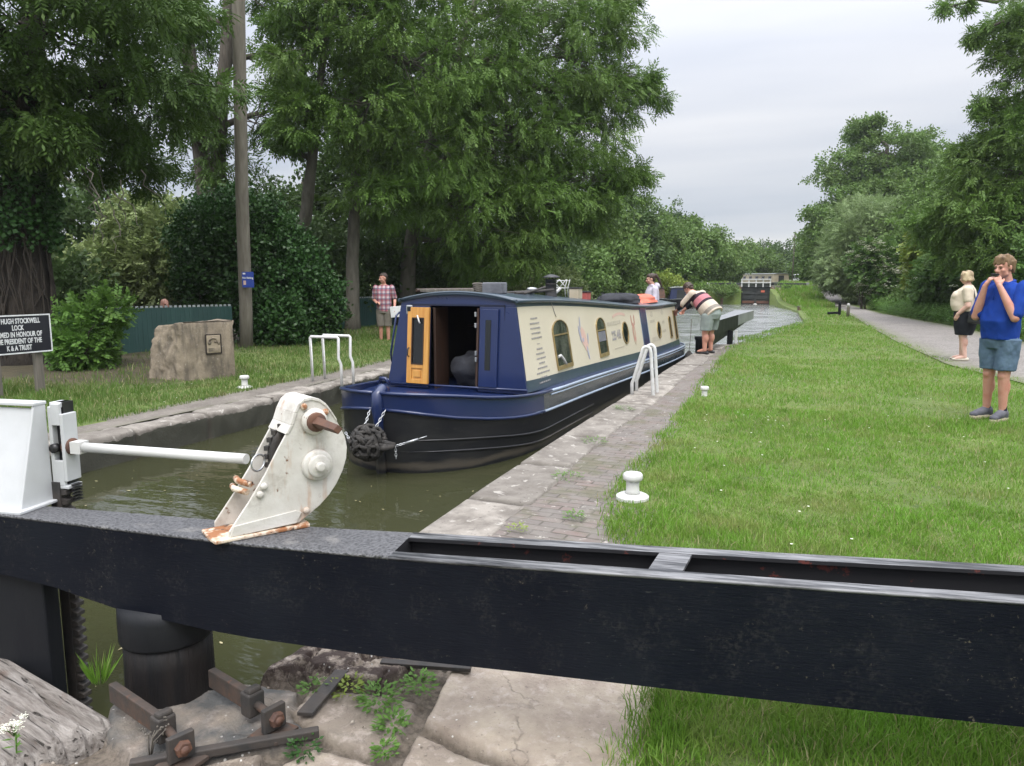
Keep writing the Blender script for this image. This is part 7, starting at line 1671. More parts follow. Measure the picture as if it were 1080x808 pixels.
def tree(name, label, cat, trunk, lobes, kind, leafm, barkm, seed, per_lobe=42, per_clump=46, scale=1.0, rt=.3, clump_r=.30, group=None, extra=None, droop=.35, stems=None, shell=.5):
    """trunk: list of points (world); lobes: (x,y,z,rh,rv). Clumps of sprays on twigs that grow from limbs inside each lobe."""
    rng = np.random.RandomState(seed); base = np.array(trunk[0], float); root = thing(name, label, cat, tuple(base), 0, group)
    wood = MB(); k = len(trunk)
    def taper(i, n, r0, r1): return r0 + (r1 - r0) * i / max(1, n - 1)
    tp = np.array(trunk, float) - base
    fine = []; 
    for i in range(k - 1):
        for s in range(4): fine.append(tp[i] + (tp[i + 1] - tp[i]) * s / 4)
    fine.append(tp[-1]); fine = np.array(fine); nf = len(fine); fine[1:-1] += rng.normal(0, rt * .05, (nf - 2, 3))
    wood.tube([tuple(p) for p in fine], [max(.02, taper(i, nf, rt, rt * .32) * (1.35 if i == 0 else 1 + .04 * rng.normal())) for i in range(nf)], 14)
    for st in (stems or []):
        p = np.array(st[0], float) - base; wood.tube([tuple(np.array(q, float) - base) for q in st[0]], [st[1] * (1 - .6 * i / len(st[0])) for i in range(len(st[0]))], 12)
    V = []; allb = fine[nf // 3:]
    for lb in lobes:
        c = np.array(lb[:3]) - base; rh, rv = lb[3], lb[4]
        if name != 'shrub':
            d = np.linalg.norm(allb - c, axis=1) + .6 * np.maximum(0, allb[:, 2] - c[2] + .3); a = allb[np.argmin(d)]
            pts = wig(a, c, 6, .05, rng, -.06); wood.tube([tuple(p) for p in pts], [taper(i, 6, rt * .34, rt * .13) for i in range(6)], 7)
        else: a = c * 0; pts = wig(a, c, 4, .05, rng); wood.tube([tuple(p) for p in pts], [taper(i, 4, .035, .015) for i in range(4)], 5)
        n = int(per_lobe * (lb[5] if len(lb) > 5 else 1)); u = rng.normal(0, 1, (n, 3)); u /= np.linalg.norm(u, axis=1, keepdims=True); r = shell + (1.03 - shell) * rng.rand(n) ** .7
        cc = c + u * r[:, None] * np.array([rh, rh, rv]) * (1 + .18 * rng.normal(0, 1, (n, 1)))
        for i in range(n):
            if i % 2 == 0 or lb[3] < 1.2:
                j = rng.randint(2, len(pts)); tw = wig(pts[j], cc[i], 4, .07, rng, .05); wood.tube([tuple(p) for p in tw], [.012 + rt * .035, .010 + rt * .022, .009, .004], 4, False)
            m = max(4, int(per_clump * rng.uniform(.5, 1.3))); cr = clump_r * (.75 + .5 * rng.rand()) * min(1.5, (rh + rv) / 2.4)
            o = rng.normal(0, 1, (m, 3)); o /= np.linalg.norm(o, axis=1, keepdims=True); pp = cc[i] + o * (rng.rand(m, 1) ** .5) * np.array([cr * 1.35, cr * 1.35, cr * .75])
            V.append(sprays(kind, pp, o * .6 + u[i] * .5, rng, scale, droop))
    V = np.concatenate(V)
    wood.build('trunk' if name != 'shrub' else 'stems', barkm, root)
    np_mesh('crown' if name != 'shrub' else 'foliage', V, quads(V), leafm, root)
    if extra: extra(root, base, rng, V)
    return root
def shrub(label, lobes, kind, leafm, seed, n=900, scale=1.0, group=None, name='shrub', cat='shrub', blossom=None, droop=.2, ground=True, top=None):
    """dense bush: leaf clumps through the lobes' outer volume, uneven outline"""
    rng = np.random.RandomState(seed); b = np.array(lobes[0][:3], float); b[2] = float(H(b[0], b[1])) if ground else b[2] - lobes[0][4]
    root = thing(name, label, cat, tuple(b), 0, group); V = []; st = MB(); B = []
    for lb in lobes:
        c = np.array(lb[:3]) - b; k = int(n * lb[3] * max(lb[3], lb[4]) ); 
        u = rng.normal(0, 1, (k, 3)); u /= np.linalg.norm(u, axis=1, keepdims=True)
        lump_ = 1 + .85 * fbm(u[:, 0] * 2.1 + lb[0], u[:, 1] * 2.1 + lb[1], u[:, 2] * 2.1, 4, seed)
        r = (.45 + .58 * rng.rand(k) ** .55) * lump_
        p = c + u * r[:, None] * np.array([lb[3], lb[3], lb[4]]); keep = p[:, 2] > -.1; p = p[keep]; u2 = u[keep]
        V.append(sprays(kind, p, u2 * .9, rng, scale, droop))
        # longer shoots breaking the outline
        kk = max(3, k // 60); u3 = rng.normal(0, 1, (kk, 3)); u3[:, 2] = np.abs(u3[:, 2]) + .3; u3 /= np.linalg.norm(u3, axis=1, keepdims=True)
        for q in range(kk):
            a0 = c + u3[q] * .9 * np.array([lb[3], lb[3], lb[4]]); L = rng.uniform(.12, .4) * min(1, lb[4]); mm = 6
            V.append(sprays(kind, a0 + u3[q] * (np.linspace(0, L, mm))[:, None], np.tile(u3[q], (mm, 1)), rng, scale * .9, 0.1))
        for q in range(5):
            e = c + rng.normal(0, .5, 3) * np.array([lb[3], lb[3], lb[4]]); s0 = (c * np.array([1, 1, 0])) + rng.normal(0, .12, 3) * np.array([1, 1, 0]); pts = wig(s0, e, 5, .06, rng); st.tube([tuple(x) for x in pts], [.03, .024, .018, .012, .006], 5, False)
        if blossom:
            k2 = int(blossom * lb[3] * lb[4]); u4 = rng.normal(0, 1, (k2, 3)); u4 /= np.linalg.norm(u4, axis=1, keepdims=True); B.append(c + u4 * np.array([lb[3], lb[3], lb[4]]) * (1.05 + .4 * rng.rand(k2, 1)))
    V = np.concatenate(V); st.build('stems', MT['bark'], root); np_mesh('foliage', V, quads(V), leafm, root)
    if blossom:
        B = np.concatenate(B); B = B[B[:, 2] > .1]; T = []
        for q in range(26):
            o = rng.normal(0, 1, 3); o[2] = abs(o[2]) * .5; o = o / np.linalg.norm(o) * .12 * rng.rand() ** .5; a = rng.uniform(0, 6.28); T.append(leaf_quad(.075, .075, o, np.array([math.cos(a), math.sin(a), .1]), np.array([rng.normal(0, .3), rng.normal(0, .3), 1.])))
        T = np.array(T).reshape(-1, 3); BV = (T[None] * rng.uniform(.7, 1.25, (len(B), 1, 1)) + B[:, None, :]).reshape(-1, 3); fo = np_mesh('blossom', BV, quads(BV), MT['flower'], root)
    return root
GTL = 'trees on the left bank'
# ivy-bound trunk close on the left, its own foliage overhead
def ivy_on(root, base, rng, Vc):
    m = MB()
    for k in range(46):
        a = rng.uniform(0, 6.28); z = rng.uniform(-.1, 1.6); pts = []
        for q in range(7): rr = .46 - .03 * z + rng.uniform(-.01, .03); pts.append((rr * math.cos(a), rr * math.sin(a), z)); a += rng.normal(0, .22); z += rng.uniform(.2, .42)
        m.tube(pts, [rng.uniform(.008, .022)] * 7, 5, False)
    m.build('ivy_stems', MT['vine'], root); n = 1500
    a = rng.uniform(0, 6.28, n); z = 2.1 + 2.6 * rng.rand(n) ** .8; r = .42 + .22 * rng.rand(n); p = np.stack([r * np.cos(a), r * np.sin(a), z], 1)
    V = sprays('ivy', p, np.stack([np.cos(a), np.sin(a), a * 0], 1), rng, 1.0, .3); np_mesh('ivy_leaves', V, quads(V), MT['ivy'], root)
    m = MB()                                        # dead hanging twigs
    for k in range(9):
        p0 = np.array([1.4, .6, 3.35]) + rng.normal(0, .35, 3); pts = wig(p0, p0 + np.array([rng.uniform(-.2, .5), rng.uniform(-.2, .3), -rng.uniform(.5, 1.2)]), 7, .08, rng); m.tube([tuple(q) for q in pts], [.013, .011, .009, .008, .006, .005, .003], 5, False)
    m.build('dead_twig', MT['post_wood'], root)
tree('ivy_tree', 'dark ivy bound tree trunk standing at the left edge behind the name board', 'tree', [(-12.2, 8.6, -.1), (-12.25, 8.65, 1.5), (-12.2, 8.7, 3.2), (-12.0, 8.9, 5.0), (-11.8, 9.2, 7.0)],
     [(-11.54, 9.08, 5.52, 1.69, 1.08), (-11.04, 10.23, 4.7, 1.17, .92), (-11.54, 8.33, 4.19, .88, .88), (-10.27, 9.12, 6.08, 1.33, .74), (-11.2, 11.3, 6.6, .7, .5, .4), (-12.51, 10.62, 3.88, 1.08, .63), (-13.2, 7.2, 5.0, 1.8, 1.2, .6), (-11.7, 7.0, 5.6, 1.2, 1.0, .6)],
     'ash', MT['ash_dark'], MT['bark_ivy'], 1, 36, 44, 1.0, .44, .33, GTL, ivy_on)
tree('forked_tree', 'tall tree with twin trunks rising behind the ivy hedge and pole', 'tree', [(-14.9, 16.0, -.6), (-14.85, 16.0, 2.4), (-14.75, 16.0, 4.6), (-14.3, 16.1, 8.0), (-14.0, 16.2, 11.0)],
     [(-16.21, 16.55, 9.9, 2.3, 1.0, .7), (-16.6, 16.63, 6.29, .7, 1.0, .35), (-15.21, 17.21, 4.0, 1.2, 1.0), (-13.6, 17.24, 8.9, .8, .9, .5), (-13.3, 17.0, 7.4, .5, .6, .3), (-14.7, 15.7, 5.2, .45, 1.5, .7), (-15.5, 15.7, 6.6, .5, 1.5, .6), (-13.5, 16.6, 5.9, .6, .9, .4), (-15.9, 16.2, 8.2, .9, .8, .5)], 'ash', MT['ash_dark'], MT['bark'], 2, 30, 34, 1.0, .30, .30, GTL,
     stems=[([(-14.85, 16, 1.5), (-15.2, 16.0, 3.5), (-15.45, 16.0, 6.3), (-15.7, 16, 9.5), (-15.8, 16, 11.5)], .26)])
tree('leaning_tree', 'tree with a curved leaning pale trunk behind the dark hedge right of the pole', 'tree', [(-12.75, 16.6, -.3), (-12.8, 16.6, 1.6), (-12.75, 16.5, 2.4), (-12.25, 16.4, 3.3), (-11.95, 16.3, 4.5), (-11.5, 16.2, 6.6), (-11.1, 16.1, 8.8)],
     [(-11.49, 15.85, 7.07, 1.38, 1.2), (-11.62, 15.55, 5.48, .75, .75), (-10.56, 16.32, 7.76, 1.38, 1.15), (-10.41, 16.63, 5.82, 1.2, 1.1), (-11.15, 16.26, 8.9, 1.85, .69), (-12.6, 16.4, 7.6, .8, .6, .6), (-12.7, 16.2, 6.1, .65, .55, .45), (-12.5, 16.0, 4.9, .45, .4, .3)], 'ash', MT['ash'], MT['bark_pale'], 3, 34, 40, 1.0, .24, .32, GTL)
tree('ash_tree', 'straight pale trunked tree rising just left of the check shirted person', 'tree', [(-11.57, 17.3, -.1), (-11.5, 17.3, 2.0), (-11.35, 17.3, 4.0), (-11.1, 17.4, 6.5), (-10.6, 17.5, 9.5)],
     [(-9.85, 17.59, 7.14, 1.95, 1.71), (-9.77, 18.41, 5.16, 1.79, 1.54), (-10.66, 17.86, 3.89, 1.41, 1.1), (-8.92, 19.66, 7.59, 2.1, 1.84), (-10.2, 17.6, 9.3, 2.0, 1.0)], 'ash', MT['ash'], MT['bark_pale'], 4, 44, 46, 1.0, .20, .34, GTL)
def bare(root, base, rng, Vc):
    m = MB()
    for k in range(10):
        p0 = np.array([1.6, .2, 6.6]) + rng.normal(0, .25, 3); pts = wig(p0, p0 + np.array([rng.uniform(.6, 2.0), rng.uniform(-.3, .3), rng.uniform(-.7, .35)]), 7, .07, rng); m.tube([tuple(q) for q in pts], [.03, .025, .02, .016, .012, .008, .004], 5, False)
    m.build('bare_branch', MT['post_wood'], root)
tree('ash_tree', 'broad ash tree with a huge feathery crown hanging over the boat', 'tree', [(-11.62, 20.3, -.1), (-11.5, 20.4, 2.2), (-11.2, 20.6, 4.4), (-10.5, 21.0, 7.0), (-9.6, 21.4, 9.8)],
     [(-8.93, 21.01, 5.8, 2.54, 2.26, 1.2), (-7.89, 22.28, 7.9, 2.6, 2.31, 1.2), (-6.85, 22.45, 5.9, 1.9, 1.9, 1.1), (-6.4, 23.41, 7.3, 1.3, 1.6), (-9.34, 20.51, 3.57, 2.26, 1.5, 1.1), (-7.68, 21.74, 3.76, 2.02, 1.4), (-6.8, 22.69, 3.66, 1.2, .9, .8),
      (-6.7, 23.58, 9.2, 1.6, 1.2), (-8.07, 21.9, 9.43, 2.82, 1.41, 1.1), (-5.6, 23.34, 4.7, .8, .7, .5), (-8.8, 21.69, 2.3, 1.7, .8), (-5.15, 23.4, 7.6, .75, .28, .22), (-4.75, 23.4, 7.0, .45, .35, .16), (-5.5, 23.4, 9.9, .6, .3, .2), (-9.5, 22.5, 5.5, 2.2, 2.4)], 'ash', MT['ash'], MT['bark_pale'], 5, 46, 48, 1.0, .27, .36, GTL, bare)
tree('broadleaf_tree', 'dense dark tree standing far back behind the left bank trees', 'tree', [(-13.5, 27, -.2), (-13.5, 27, 3), (-13.4, 27, 6)], [(-13.4, 27, 3.2, 2.6, 2.2), (-12.0, 28, 5.6, 2.8, 2.2), (-14.6, 26.5, 6.2, 2.6, 2.2), (-10.6, 29, 2.8, 2.2, 1.7), (-13.2, 27.5, 8.6, 2.6, 1.8)], 'clump', MT['far_dark'], MT['bark'], 6, 46, 20, 1.15, .3, .45, GTL)
tree('broadleaf_tree', 'dense dark tree filling the gap far back behind the twin trunked tree', 'tree', [(-20, 17, -.2), (-20, 17, 2), (-20, 17, 4)], [(-19.6, 15.4, 2.6, 2.6, 2.0), (-20, 13, 3.0, 2.4, 2.0), (-18.2, 17.6, 2.2, 2.4, 1.6), (-22, 12.5, 4.4, 2.6, 2.2), (-16.4, 20.0, 2.2, 2.2, 1.6)], 'clump', MT['far_dark'], MT['bark'], 7, 46, 20, 1.1, .3, .45, GTL)
tree('broadleaf_tree', 'dark tree behind the curved leaning trunk on the left bank', 'tree', [(-17.5, 23, -.3), (-17.4, 23, 3), (-17.3, 23, 5)], [(-17.2, 22.4, 3.2, 2.4, 1.8), (-15.2, 23.2, 4.0, 2.0, 2.0), (-14.6, 23.4, 6.6, 1.9, 1.8), (-13.6, 24, 9.0, 1.8, 1.6)], 'clump', MT['far_dark'], MT['bark'], 8, 44, 20, 1.1, .26, .45, GTL)
GS = 'shrubs along the green fence'
shrub('leafy bush growing between the name board and the green fence', [(-10.72, 8.5, .58, .42, .54), (-10.5, 8.75, .95, .28, .32), (-10.62, 8.3, .33, .40, .36)], 'broad', MT['hazel'], 21, 2300, .8, GS, cat='bush')
shrub('dark ivy clad hedge mass behind the monument and left of the pole', [(-12.6, 13.4, 1.9, 1.0, 1.4), (-11.9, 13.5, 2.65, .9, .9), (-13.3, 13.9, 1.3, .85, 1.0), (-11.6, 13.5, 1.2, .9, 1.1)], 'ivy', MT['ivy'], 22, 1250, 1.0, GS, cat='hedge')
shrub('paler shrub with cream green leaves left of the ivy hedge', [(-14.9, 13.8, 2.5, 1.0, 1.0), (-14.3, 13.6, 1.6, .95, .85), (-15.7, 13.2, 1.6, .95, .8)], 'broad', MT['pale'], 23, 1000, 1.05, GS, blossom=0)
shrub('dark bramble thicket spilling over the fence right of the pole', [(-10.85, 13.7, 1.4, .85, 1.35), (-10.75, 14.3, .75, .85, 1.0), (-10.55, 13.0, .5, .7, .75), (-11.6, 15.0, 1.2, .9, 1.0), (-11.4, 14.0, 2.3, .7, .7)], 'ivy', MT['ivy'], 24, 1200, 1.05, GS, cat='thicket')
shrub('dark undergrowth behind the check shirted person', [(-13.0, 21.0, 1.6, 1.8, 1.8), (-11.9, 22.8, 1.7, 1.7, 1.7), (-13.2, 18.6, 1.2, 1.0, 1.4)], 'clump', MT['far_dark'], 25, 420, 1.0, GS, cat='thicket')
shrub('lighter green bush behind the boat roof below the broad ash', [(-10.4, 25.4, 1.2, 1.6, 1.2), (-8.8, 26.6, .9, 1.3, .9)], 'clump', MT['pale'], 26, 420, .8, GS, cat='bush')
shrub('dark shrub in the shade behind the ivy bound trunk', [(-15.4, 9.6, 1.4, 1.4, 1.4), (-16.6, 8.4, 2.4, 1.5, 1.6), (-14.8, 11.2, 1.0, 1.0, 1.0)], 'clump', MT['far_dark'], 27, 480, .9, GS)
# ---- distant left side of the pound
GD = 'distant trees beyond the pound'
far = [  # label, x, y, width radius, height, material
 ('wide mid green tree right behind the boat roof chimney', -13.2, 38.5, 2.4, 5.2, 'far_tree', 31), ('rounded green tree behind the person in the hoodie', -12.4, 44.0, 2.6, 6.0, 'far_tree', 32), ('taller darker tree peeping over the rounded one', -13.5, 52, 2.8, 8.3, 'far_dark', 33),
 ('sloping light green tree left of the far lock', -12.3, 57, 3.2, 6.3, 'far_tree', 34), ('lower green tree sloping toward the far lock', -9.6, 62, 2.6, 5.2, 'far_tree', 35), ('small green tree just left of the far lock rails', -8.6, 71, 2.6, 4.6, 'far_tree', 36), ('low round green tree over the far lock rails', -7.4, 84, 3.0, 4.6, 'far_tree', 37), ('dark green tree on the skyline beyond the far lock', -5.6, 104, 4.0, 5.2, 'far_dark', 38), ('blunt skyline tree closing the view along the towpath', -1.0, 118, 4.0, 5.0, 'far_dark', 39)]
for lab, x, y, r, h, mt, sd_ in far:
    g = float(H(x, y)); tree('far_tree', lab, 'tree', [(x, y, g - .2), (x, y, g + h * .3), (x + .1, y, g + h * .6)], [(x, y, g + h * .62, r, h * .36, 1.3), (x - r * .7, y + .5, g + h * .42, r * .8, h * .36), (x + r * .65, y - .3, g + h * .40, r * .8, h * .34), (x, y - r * .5, g + h * .3, r * 1.0, h * .3)], 'clump', MT[mt], MT['bark'], sd_, 48, 22, 1.15 + y / 160, .22, .42, GD)
tree('far_tree', 'slender tall twin topped tree on the skyline behind the pound', 'tree', [(-15.2, 95, .5), (-15.2, 95, 6)], [(-15.6, 95, 7.6, 1.3, 2.4), (-13.9, 95, 7.0, .8, 2.0)], 'clump', MT['far_dark'], MT['bark'], 40, 40, 22, 1.7, .2, .5, GD)
shrub('pale yellowish bush at the water side left of the far lock', [(-8.8, 50.6, .75, 1.3, 1.15)], 'clump', MT['lime'], 41, 260, 1.0, 'bushes around the pound', cat='bush')
shrub('low green bushes on the slope left of the far lock gates', [(-6.0, 53.8, .25, 1.4, .75), (-7.4, 53.6, .2, 1.2, .7), (-5.2, 54.4, .5, .9, .5)], 'clump', MT['far_tree'], 42, 300, .9, 'bushes around the pound', cat='bush')
shrub('pale flowering scrub on the far bank above the moored boats', [(-11.5, 50.5, .5, 1.6, .7), (-13.8, 49.5, .5, 1.4, .7)], 'clump', MT['pale'], 43, 240, 1.0, 'bushes around the pound', cat='bush')
shrub('small dark bush on the grass slope right of the far lock gates', [(-1.2, 53.6, .5, .55, .4)], 'clump', MT['far_dark'], 44, 420, .8, 'bushes around the pound', cat='bush')
# ---- right side
GR_ = 'trees on the right of the towpath'
tree('broadleaf_tree', 'largest round crowned tree on the right, seen over the grey willow', 'tree', [(6.2, 68, .8), (6.0, 68, 4), (5.6, 68.3, 8), (5.4, 68.4, 12)],
     [(4.69, 68.58, 11.5, 2.9, 2.5), (7.31, 69.27, 9.42, 3.08, 3.2), (2.37, 67.14, 8.28, 2.6, 2.9), (5.27, 68.17, 7.51, 3.85, 3.3), (9.21, 71.25, 10.0, 1.9, 2.5), (.97, 64.92, 4.42, 1.6, 2.9), (3.56, 66, 4.79, 2.65, 3.2), (.7, 66.58, 2.4, 1.1, 1.7), (3.88, 68.55, 13.3, 1.5, .9, .6), (8.02, 71.07, 11.9, 1.3, 1.0, .6), (8.55, 69.3, 6.37, 2.3, 3.0), (6.34, 65.78, 3.6, 2.9, 2.6)], 'clump', MT['far_tree'], MT['bark'], 51, 58, 26, 1.35, .45, .46, GR_)
tree('willow_tree', 'silvery grey green willow beside the towpath in front of the big tree', 'tree', [(3.6, 48.3, .3), (3.6, 48.3, 2), (3.4, 48.3, 3.6)], [(3.24, 48.4, 4.17, 1.9, 1.85), (2.1, 48.27, 2.82, 1.3, 1.9), (4.63, 48.24, 3.06, 1.5, 2.0), (3.18, 47.46, 1.9, 1.8, 1.2), (1.7, 48.39, 1.7, .9, 1.0)], 'willow', MT['willow'], MT['bark_pale'], 52, 74, 44, 1.75, .2, .36, GR_, droop=.1)
shrub('elder bush covered in white blossom beside the towpath', [(3.25, 40.4, 1.95, 1.0, 1.1), (2.6, 40.63, 2.4, .6, .7), (3.75, 40.1, 1.2, .9, .9)], 'broad', MT['elder'], 53, 800, 1.9, None, cat='bush', blossom=230)
shrub('yellow green leafy bush to the right of the white blossom elder', [(4.65, 34.1, 2.8, .9, .9), (5.1, 33.6, 1.9, .9, .9), (4.55, 34.4, 1.9, .8, .8)], 'broad', MT['lime'], 54, 850, 1.6, None, cat='bush')
tree('overhanging_tree', 'near tree at the right edge with branches reaching over the sky', 'tree', [(7.2, 27.6, .8), (7.1, 27.6, 3.4), (6.7, 27.6, 6.5), (6.3, 27.8, 10)],
     [(5.54, 27.66, 4.68, 1.33, 1.3), (4.7, 27.7, 3.86, 1.2, 1.15), (5.64, 26.89, 2.9, 1.44, 1.15), (5.58, 27.94, 6.43, .8, .6, .45), (5.72, 28.02, 7.98, .85, .7, .4), (4.74, 27.67, 6.87, .35, .2, .16), (5.29, 28.27, 9.35, .8, .5, .55), (4.49, 27.91, 9.06, .3, .22, .14), (3.85, 28.08, 10.0, .4, .18, .14), (4.1, 28.45, 3.33, .9, .85), (6.3, 27.56, 5.61, 1.44, 1.7), (6.3, 27.37, 8.31, 1.2, 1.1, .6), (4.75, 27.93, 5.63, .6, .35, .35)], 'ash', MT['ash'], MT['bark'], 55, 46, 44, 1.1, .28, .34, GR_)
tree('broadleaf_tree', 'dense green tree behind the near overhanging tree on the right', 'tree', [(8.0, 44, 1.2), (7.9, 44, 4), (7.7, 44, 6)], [(6.6, 44.46, 5.4, 2.1, 2.1), (8.5, 44.23, 5.91, 2.37, 2.3), (5.6, 43.19, 3.59, 1.6, 1.6), (7.53, 42.39, 3.51, 2.0, 1.8), (9.8, 43, 4.4, 2.0, 2.4)], 'clump', MT['far_tree'], MT['bark'], 56, 54, 24, 1.1, .28, .44, GR_)
shrub('dark hedge under the near trees behind the person in the cream top', [(5.3, 31.4, 1.8, 1.3, 1.05), (5.95, 27.3, 1.8, 1.2, 1.0), (4.75, 32.1, 1.25, .95, .75), (7.0, 25.2, 1.9, 1.4, 1.2), (7.6, 22.5, 2.0, 1.3, 1.2)], 'broad', MT['elder'], 57, 760, 1.55, None, cat='hedge', blossom=3)
shrub('dense green scrub beside the towpath below the big tree', [(2.9, 54.9, 1.1, 1.0, .85), (2.5, 62, 1.4, 1.0, .9), (3.3, 46.5, .8, .9, .75), (3.75, 40.2, .7, .8, .6), (4.4, 35.1, .75, .9, .7)], 'clump', MT['far_tree'], 58, 330, 1.0, None, cat='scrub')
tree('far_tree', 'tree beyond the towpath bend left of the big crowned tree', 'tree', [(1.4, 84, .8), (1.2, 84, 4)], [(-.1, 81.6, 3.5, 1.3, 2.0), (.4, 85.4, 5.3, 1.4, 2.3), (-.6, 86.6, 2.3, .9, 1.1), (1.6, 84, 4.2, 1.3, 2.0)], 'clump', MT['far_tree'], MT['bark'], 59, 52, 24, 1.5, .25, .44, GR_)
# undergrowth on the bank beside the path: too many stems to count
def undergrowth():
    rng = np.random.RandomState(61); n = 12000
    y = 3 + 38 * rng.rand(n) ** 1.25; off = .15 + 5.2 * rng.rand(n) ** 1.5; x = PR(y) + off + .25 * rng.normal(0, 1, n) * .3; z = H(x, y)
    hgt = np.clip(.35 + .5 * off, .3, 1.35) * (1 + .7 * fbm(x * .8, y * .8, 0, 3, 5))
    V = []
    for q in range(3):
        k = rng.rand(n) < .9; p = np.stack([x + rng.normal(0, .1, n), y + rng.normal(0, .1, n), z + hgt * q / 4.2 - .02], 1)[k]; V.append(sprays('nettle', p, p * 0, rng, .62, upright=True))
    V = np.concatenate(V); tag(np_mesh('undergrowth', V, quads(V), MT['nettle']), 'lush green nettles and undergrowth on the bank beside the gravel path', 'undergrowth', kind='stuff')
undergrowth()
# ------------------------------------------------------------------ grass and small plants
def blades(n, xy, hmin, hmax, w, seed, name, mat, label, lean=.5):
    rng = np.random.RandomState(seed); x, y = xy[:, 0], xy[:, 1]; n = len(x); z = H(x, y) - .012
    d = np.hypot(x, y); h = rng.uniform(hmin, hmax, n) * (1 + 1.5 * fbm(x * 1.4, y * 1.4, 0, 4, seed) + .9 * fbm(x * 6, y * 6, 0, 2, seed + 1)); ww = w * (1 + d * .14) * rng.uniform(.7, 1.3, n); h = h * (1 + .02 * d) * np.where((x > -3) & (d < 3.4), 1.45, 1.0)
    a = rng.uniform(0, 6.28, n); dirx, diry = np.cos(a), np.sin(a); le = lean * rng.rand(n) * h
    b = rng.uniform(0, 6.28, n); sx_, sy_ = np.cos(b) * ww / 2, np.sin(b) * ww / 2
    P = lambda fx, fz, s: np.stack([x + dirx * le * fx + sx_ * s, y + diry * le * fx + sy_ * s, z + h * fz], 1)
    V = np.stack([P(0, 0, -1), P(0, 0, 1), P(.35, .6, .8), P(.35, .6, -.8), P(1.0, .96, .12), P(1.0, .96, -.12)], 1).reshape(-1, 3)
    i = np.arange(n)[:, None] * 6; F = np.concatenate([i + np.array([[0, 1, 2, 3]]), i + np.array([[3, 2, 4, 5]])], 0)
    tag(np_mesh(name, V, F, mat), label, 'grass', kind='stuff')
def scatter(regions, seed):
    rng = np.random.RandomState(seed); out = []
    for (x0, x1, y0, y1, dens) in regions:
        n = int((x1 - x0) * (y1 - y0) * dens); out.append(np.stack([rng.uniform(x0, x1, n), rng.uniform(y0, y1, n)], 1))
    return np.concatenate(out)
def right_ok(p, seed):
    x, y = p[:, 0], p[:, 1]; e = np.where(y < 3.2, .07, .16) * fbm(y * 1.6, x * .3, 0, 4, seed) + .04 * np.random.RandomState(seed).normal(0, 1, len(x))
    lo = np.where(y < 19, GR(y), XR(y) + .1) + e; hi = PL(y) + .10 + .25 * fbm(y * 1.2, 4, 0, 4, 9) + .05 * np.random.RandomState(3).normal(0, 1, len(x)); m = (x > lo) & (x < hi)
    wear = np.exp(-(((x + 1.0) / .22) ** 2 + ((y - 4.82) / .28) ** 2)); return m & (np.random.RandomState(8).rand(len(x)) > wear * .8)
p = scatter([(-.9, 1.6, 1.3, 3.2, 17000), (-1.6, 2.4, 3.2, 5.5, 8500), (-1.9, 3.2, 5.5, 9, 3600), (-2.2, 3.2, 9, 15, 1250), (-2.2, 3.0, 15, 26, 480), (-2.0, 2.6, 26, 45, 190)], 71); p = p[right_ok(p, 5)]
blades(0, p, .022, .056, .0030, 72, 'grass', MT['grass'], 'bright green lawn between the brick paving and the gravel path', .85)
rng = np.random.RandomState(5)
p = scatter([(-10.5, -6.7, 3.5, 9, 1500), (-11.8, -6.8, 9, 18.5, 750), (-13, -7.4, 18.5, 26, 350)], 73); x, y = p[:, 0], p[:, 1]
ok = (x < np.where(y < 18.6, GL(y), XL(y) - .1) + .10 * fbm(y * 1.6, 0, 0, 3, 2)) & (rng.rand(len(x)) > .85 * smooth(2.3, 1.2, np.hypot((x + 10.6) / 1.3, y - 8.5))) & (rng.rand(len(x)) > .7 * smooth(-9.3, -11.2, x))
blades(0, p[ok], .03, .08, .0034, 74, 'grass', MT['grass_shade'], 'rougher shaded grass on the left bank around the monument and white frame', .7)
p = scatter([(-16, 4.2, 50, 66, 60), (-1.6, 1.4, 42, 58, 260)], 75); x, y = p[:, 0], p[:, 1]; ok = ((x > XR(y) + .2) & (x < PL(y))) | (x < XL(y) - .2)
blades(0, p[ok], .08, .16, .006, 76, 'grass', MT['grass'], 'green grass on the slopes around the far lock', .6)
# tufts and weeds between the stones by the gate, each a plant
def weed(loc, label, seed, n=26, h=.07, r=.05, kind='leaf', mat='nettle'):
    rng = np.random.RandomState(seed); root = thing('weed', label, 'plant', loc, 0, 'weeds between the stones'); V = []
    for i in range(n * (2 if kind == 'leaf' else 1)):
        a = rng.uniform(0, 6.28); rr = r * rng.rand() ** .5; o = np.array([rr * math.cos(a), rr * math.sin(a), 0.0]); d = np.array([math.cos(a) * .45, math.sin(a) * .45, rng.uniform(.6, 1.5)])
        if kind == 'grass': V.append(leaf_quad(h * rng.uniform(.6, 1.3), .006, o * .5, d, rng.normal(0, 1, 3)))
        else: V.append(leaf_quad(h * rng.uniform(.2, .45), h * rng.uniform(.12, .22), o + np.array([0, 0, h * rng.uniform(0, .6)]), np.array([math.cos(a), math.sin(a), rng.uniform(-.2, .7)]), np.array([rng.normal(0, .3), rng.normal(0, .3), 1.])))
    V = np.concatenate(V); np_mesh('leaves', V, quads(V), MT[mat], root); return root
weed((-1.36, 2.13, -.015), 'leafy green weed in the joint between the mossy and pale slabs', 1, 90, .075, .075)
weed((-1.27, 2.26, -.01), 'bright green weed creeping along the left edge of the pale slab', 2, 70, .07, .06)
weed((-1.24, 2.02, -.02), 'low green weed left of the lower slab corner', 3, 70, .065, .055)
weed((-1.19, 1.89, -.02), 'tiny green tuft beside the bottom slab joint', 4, 50, .06, .035)
weed((-1.50, 2.145, -.01), 'yellowish creeping weed beside the slanting iron strip', 5, 60, .06, .06, mat='lime')
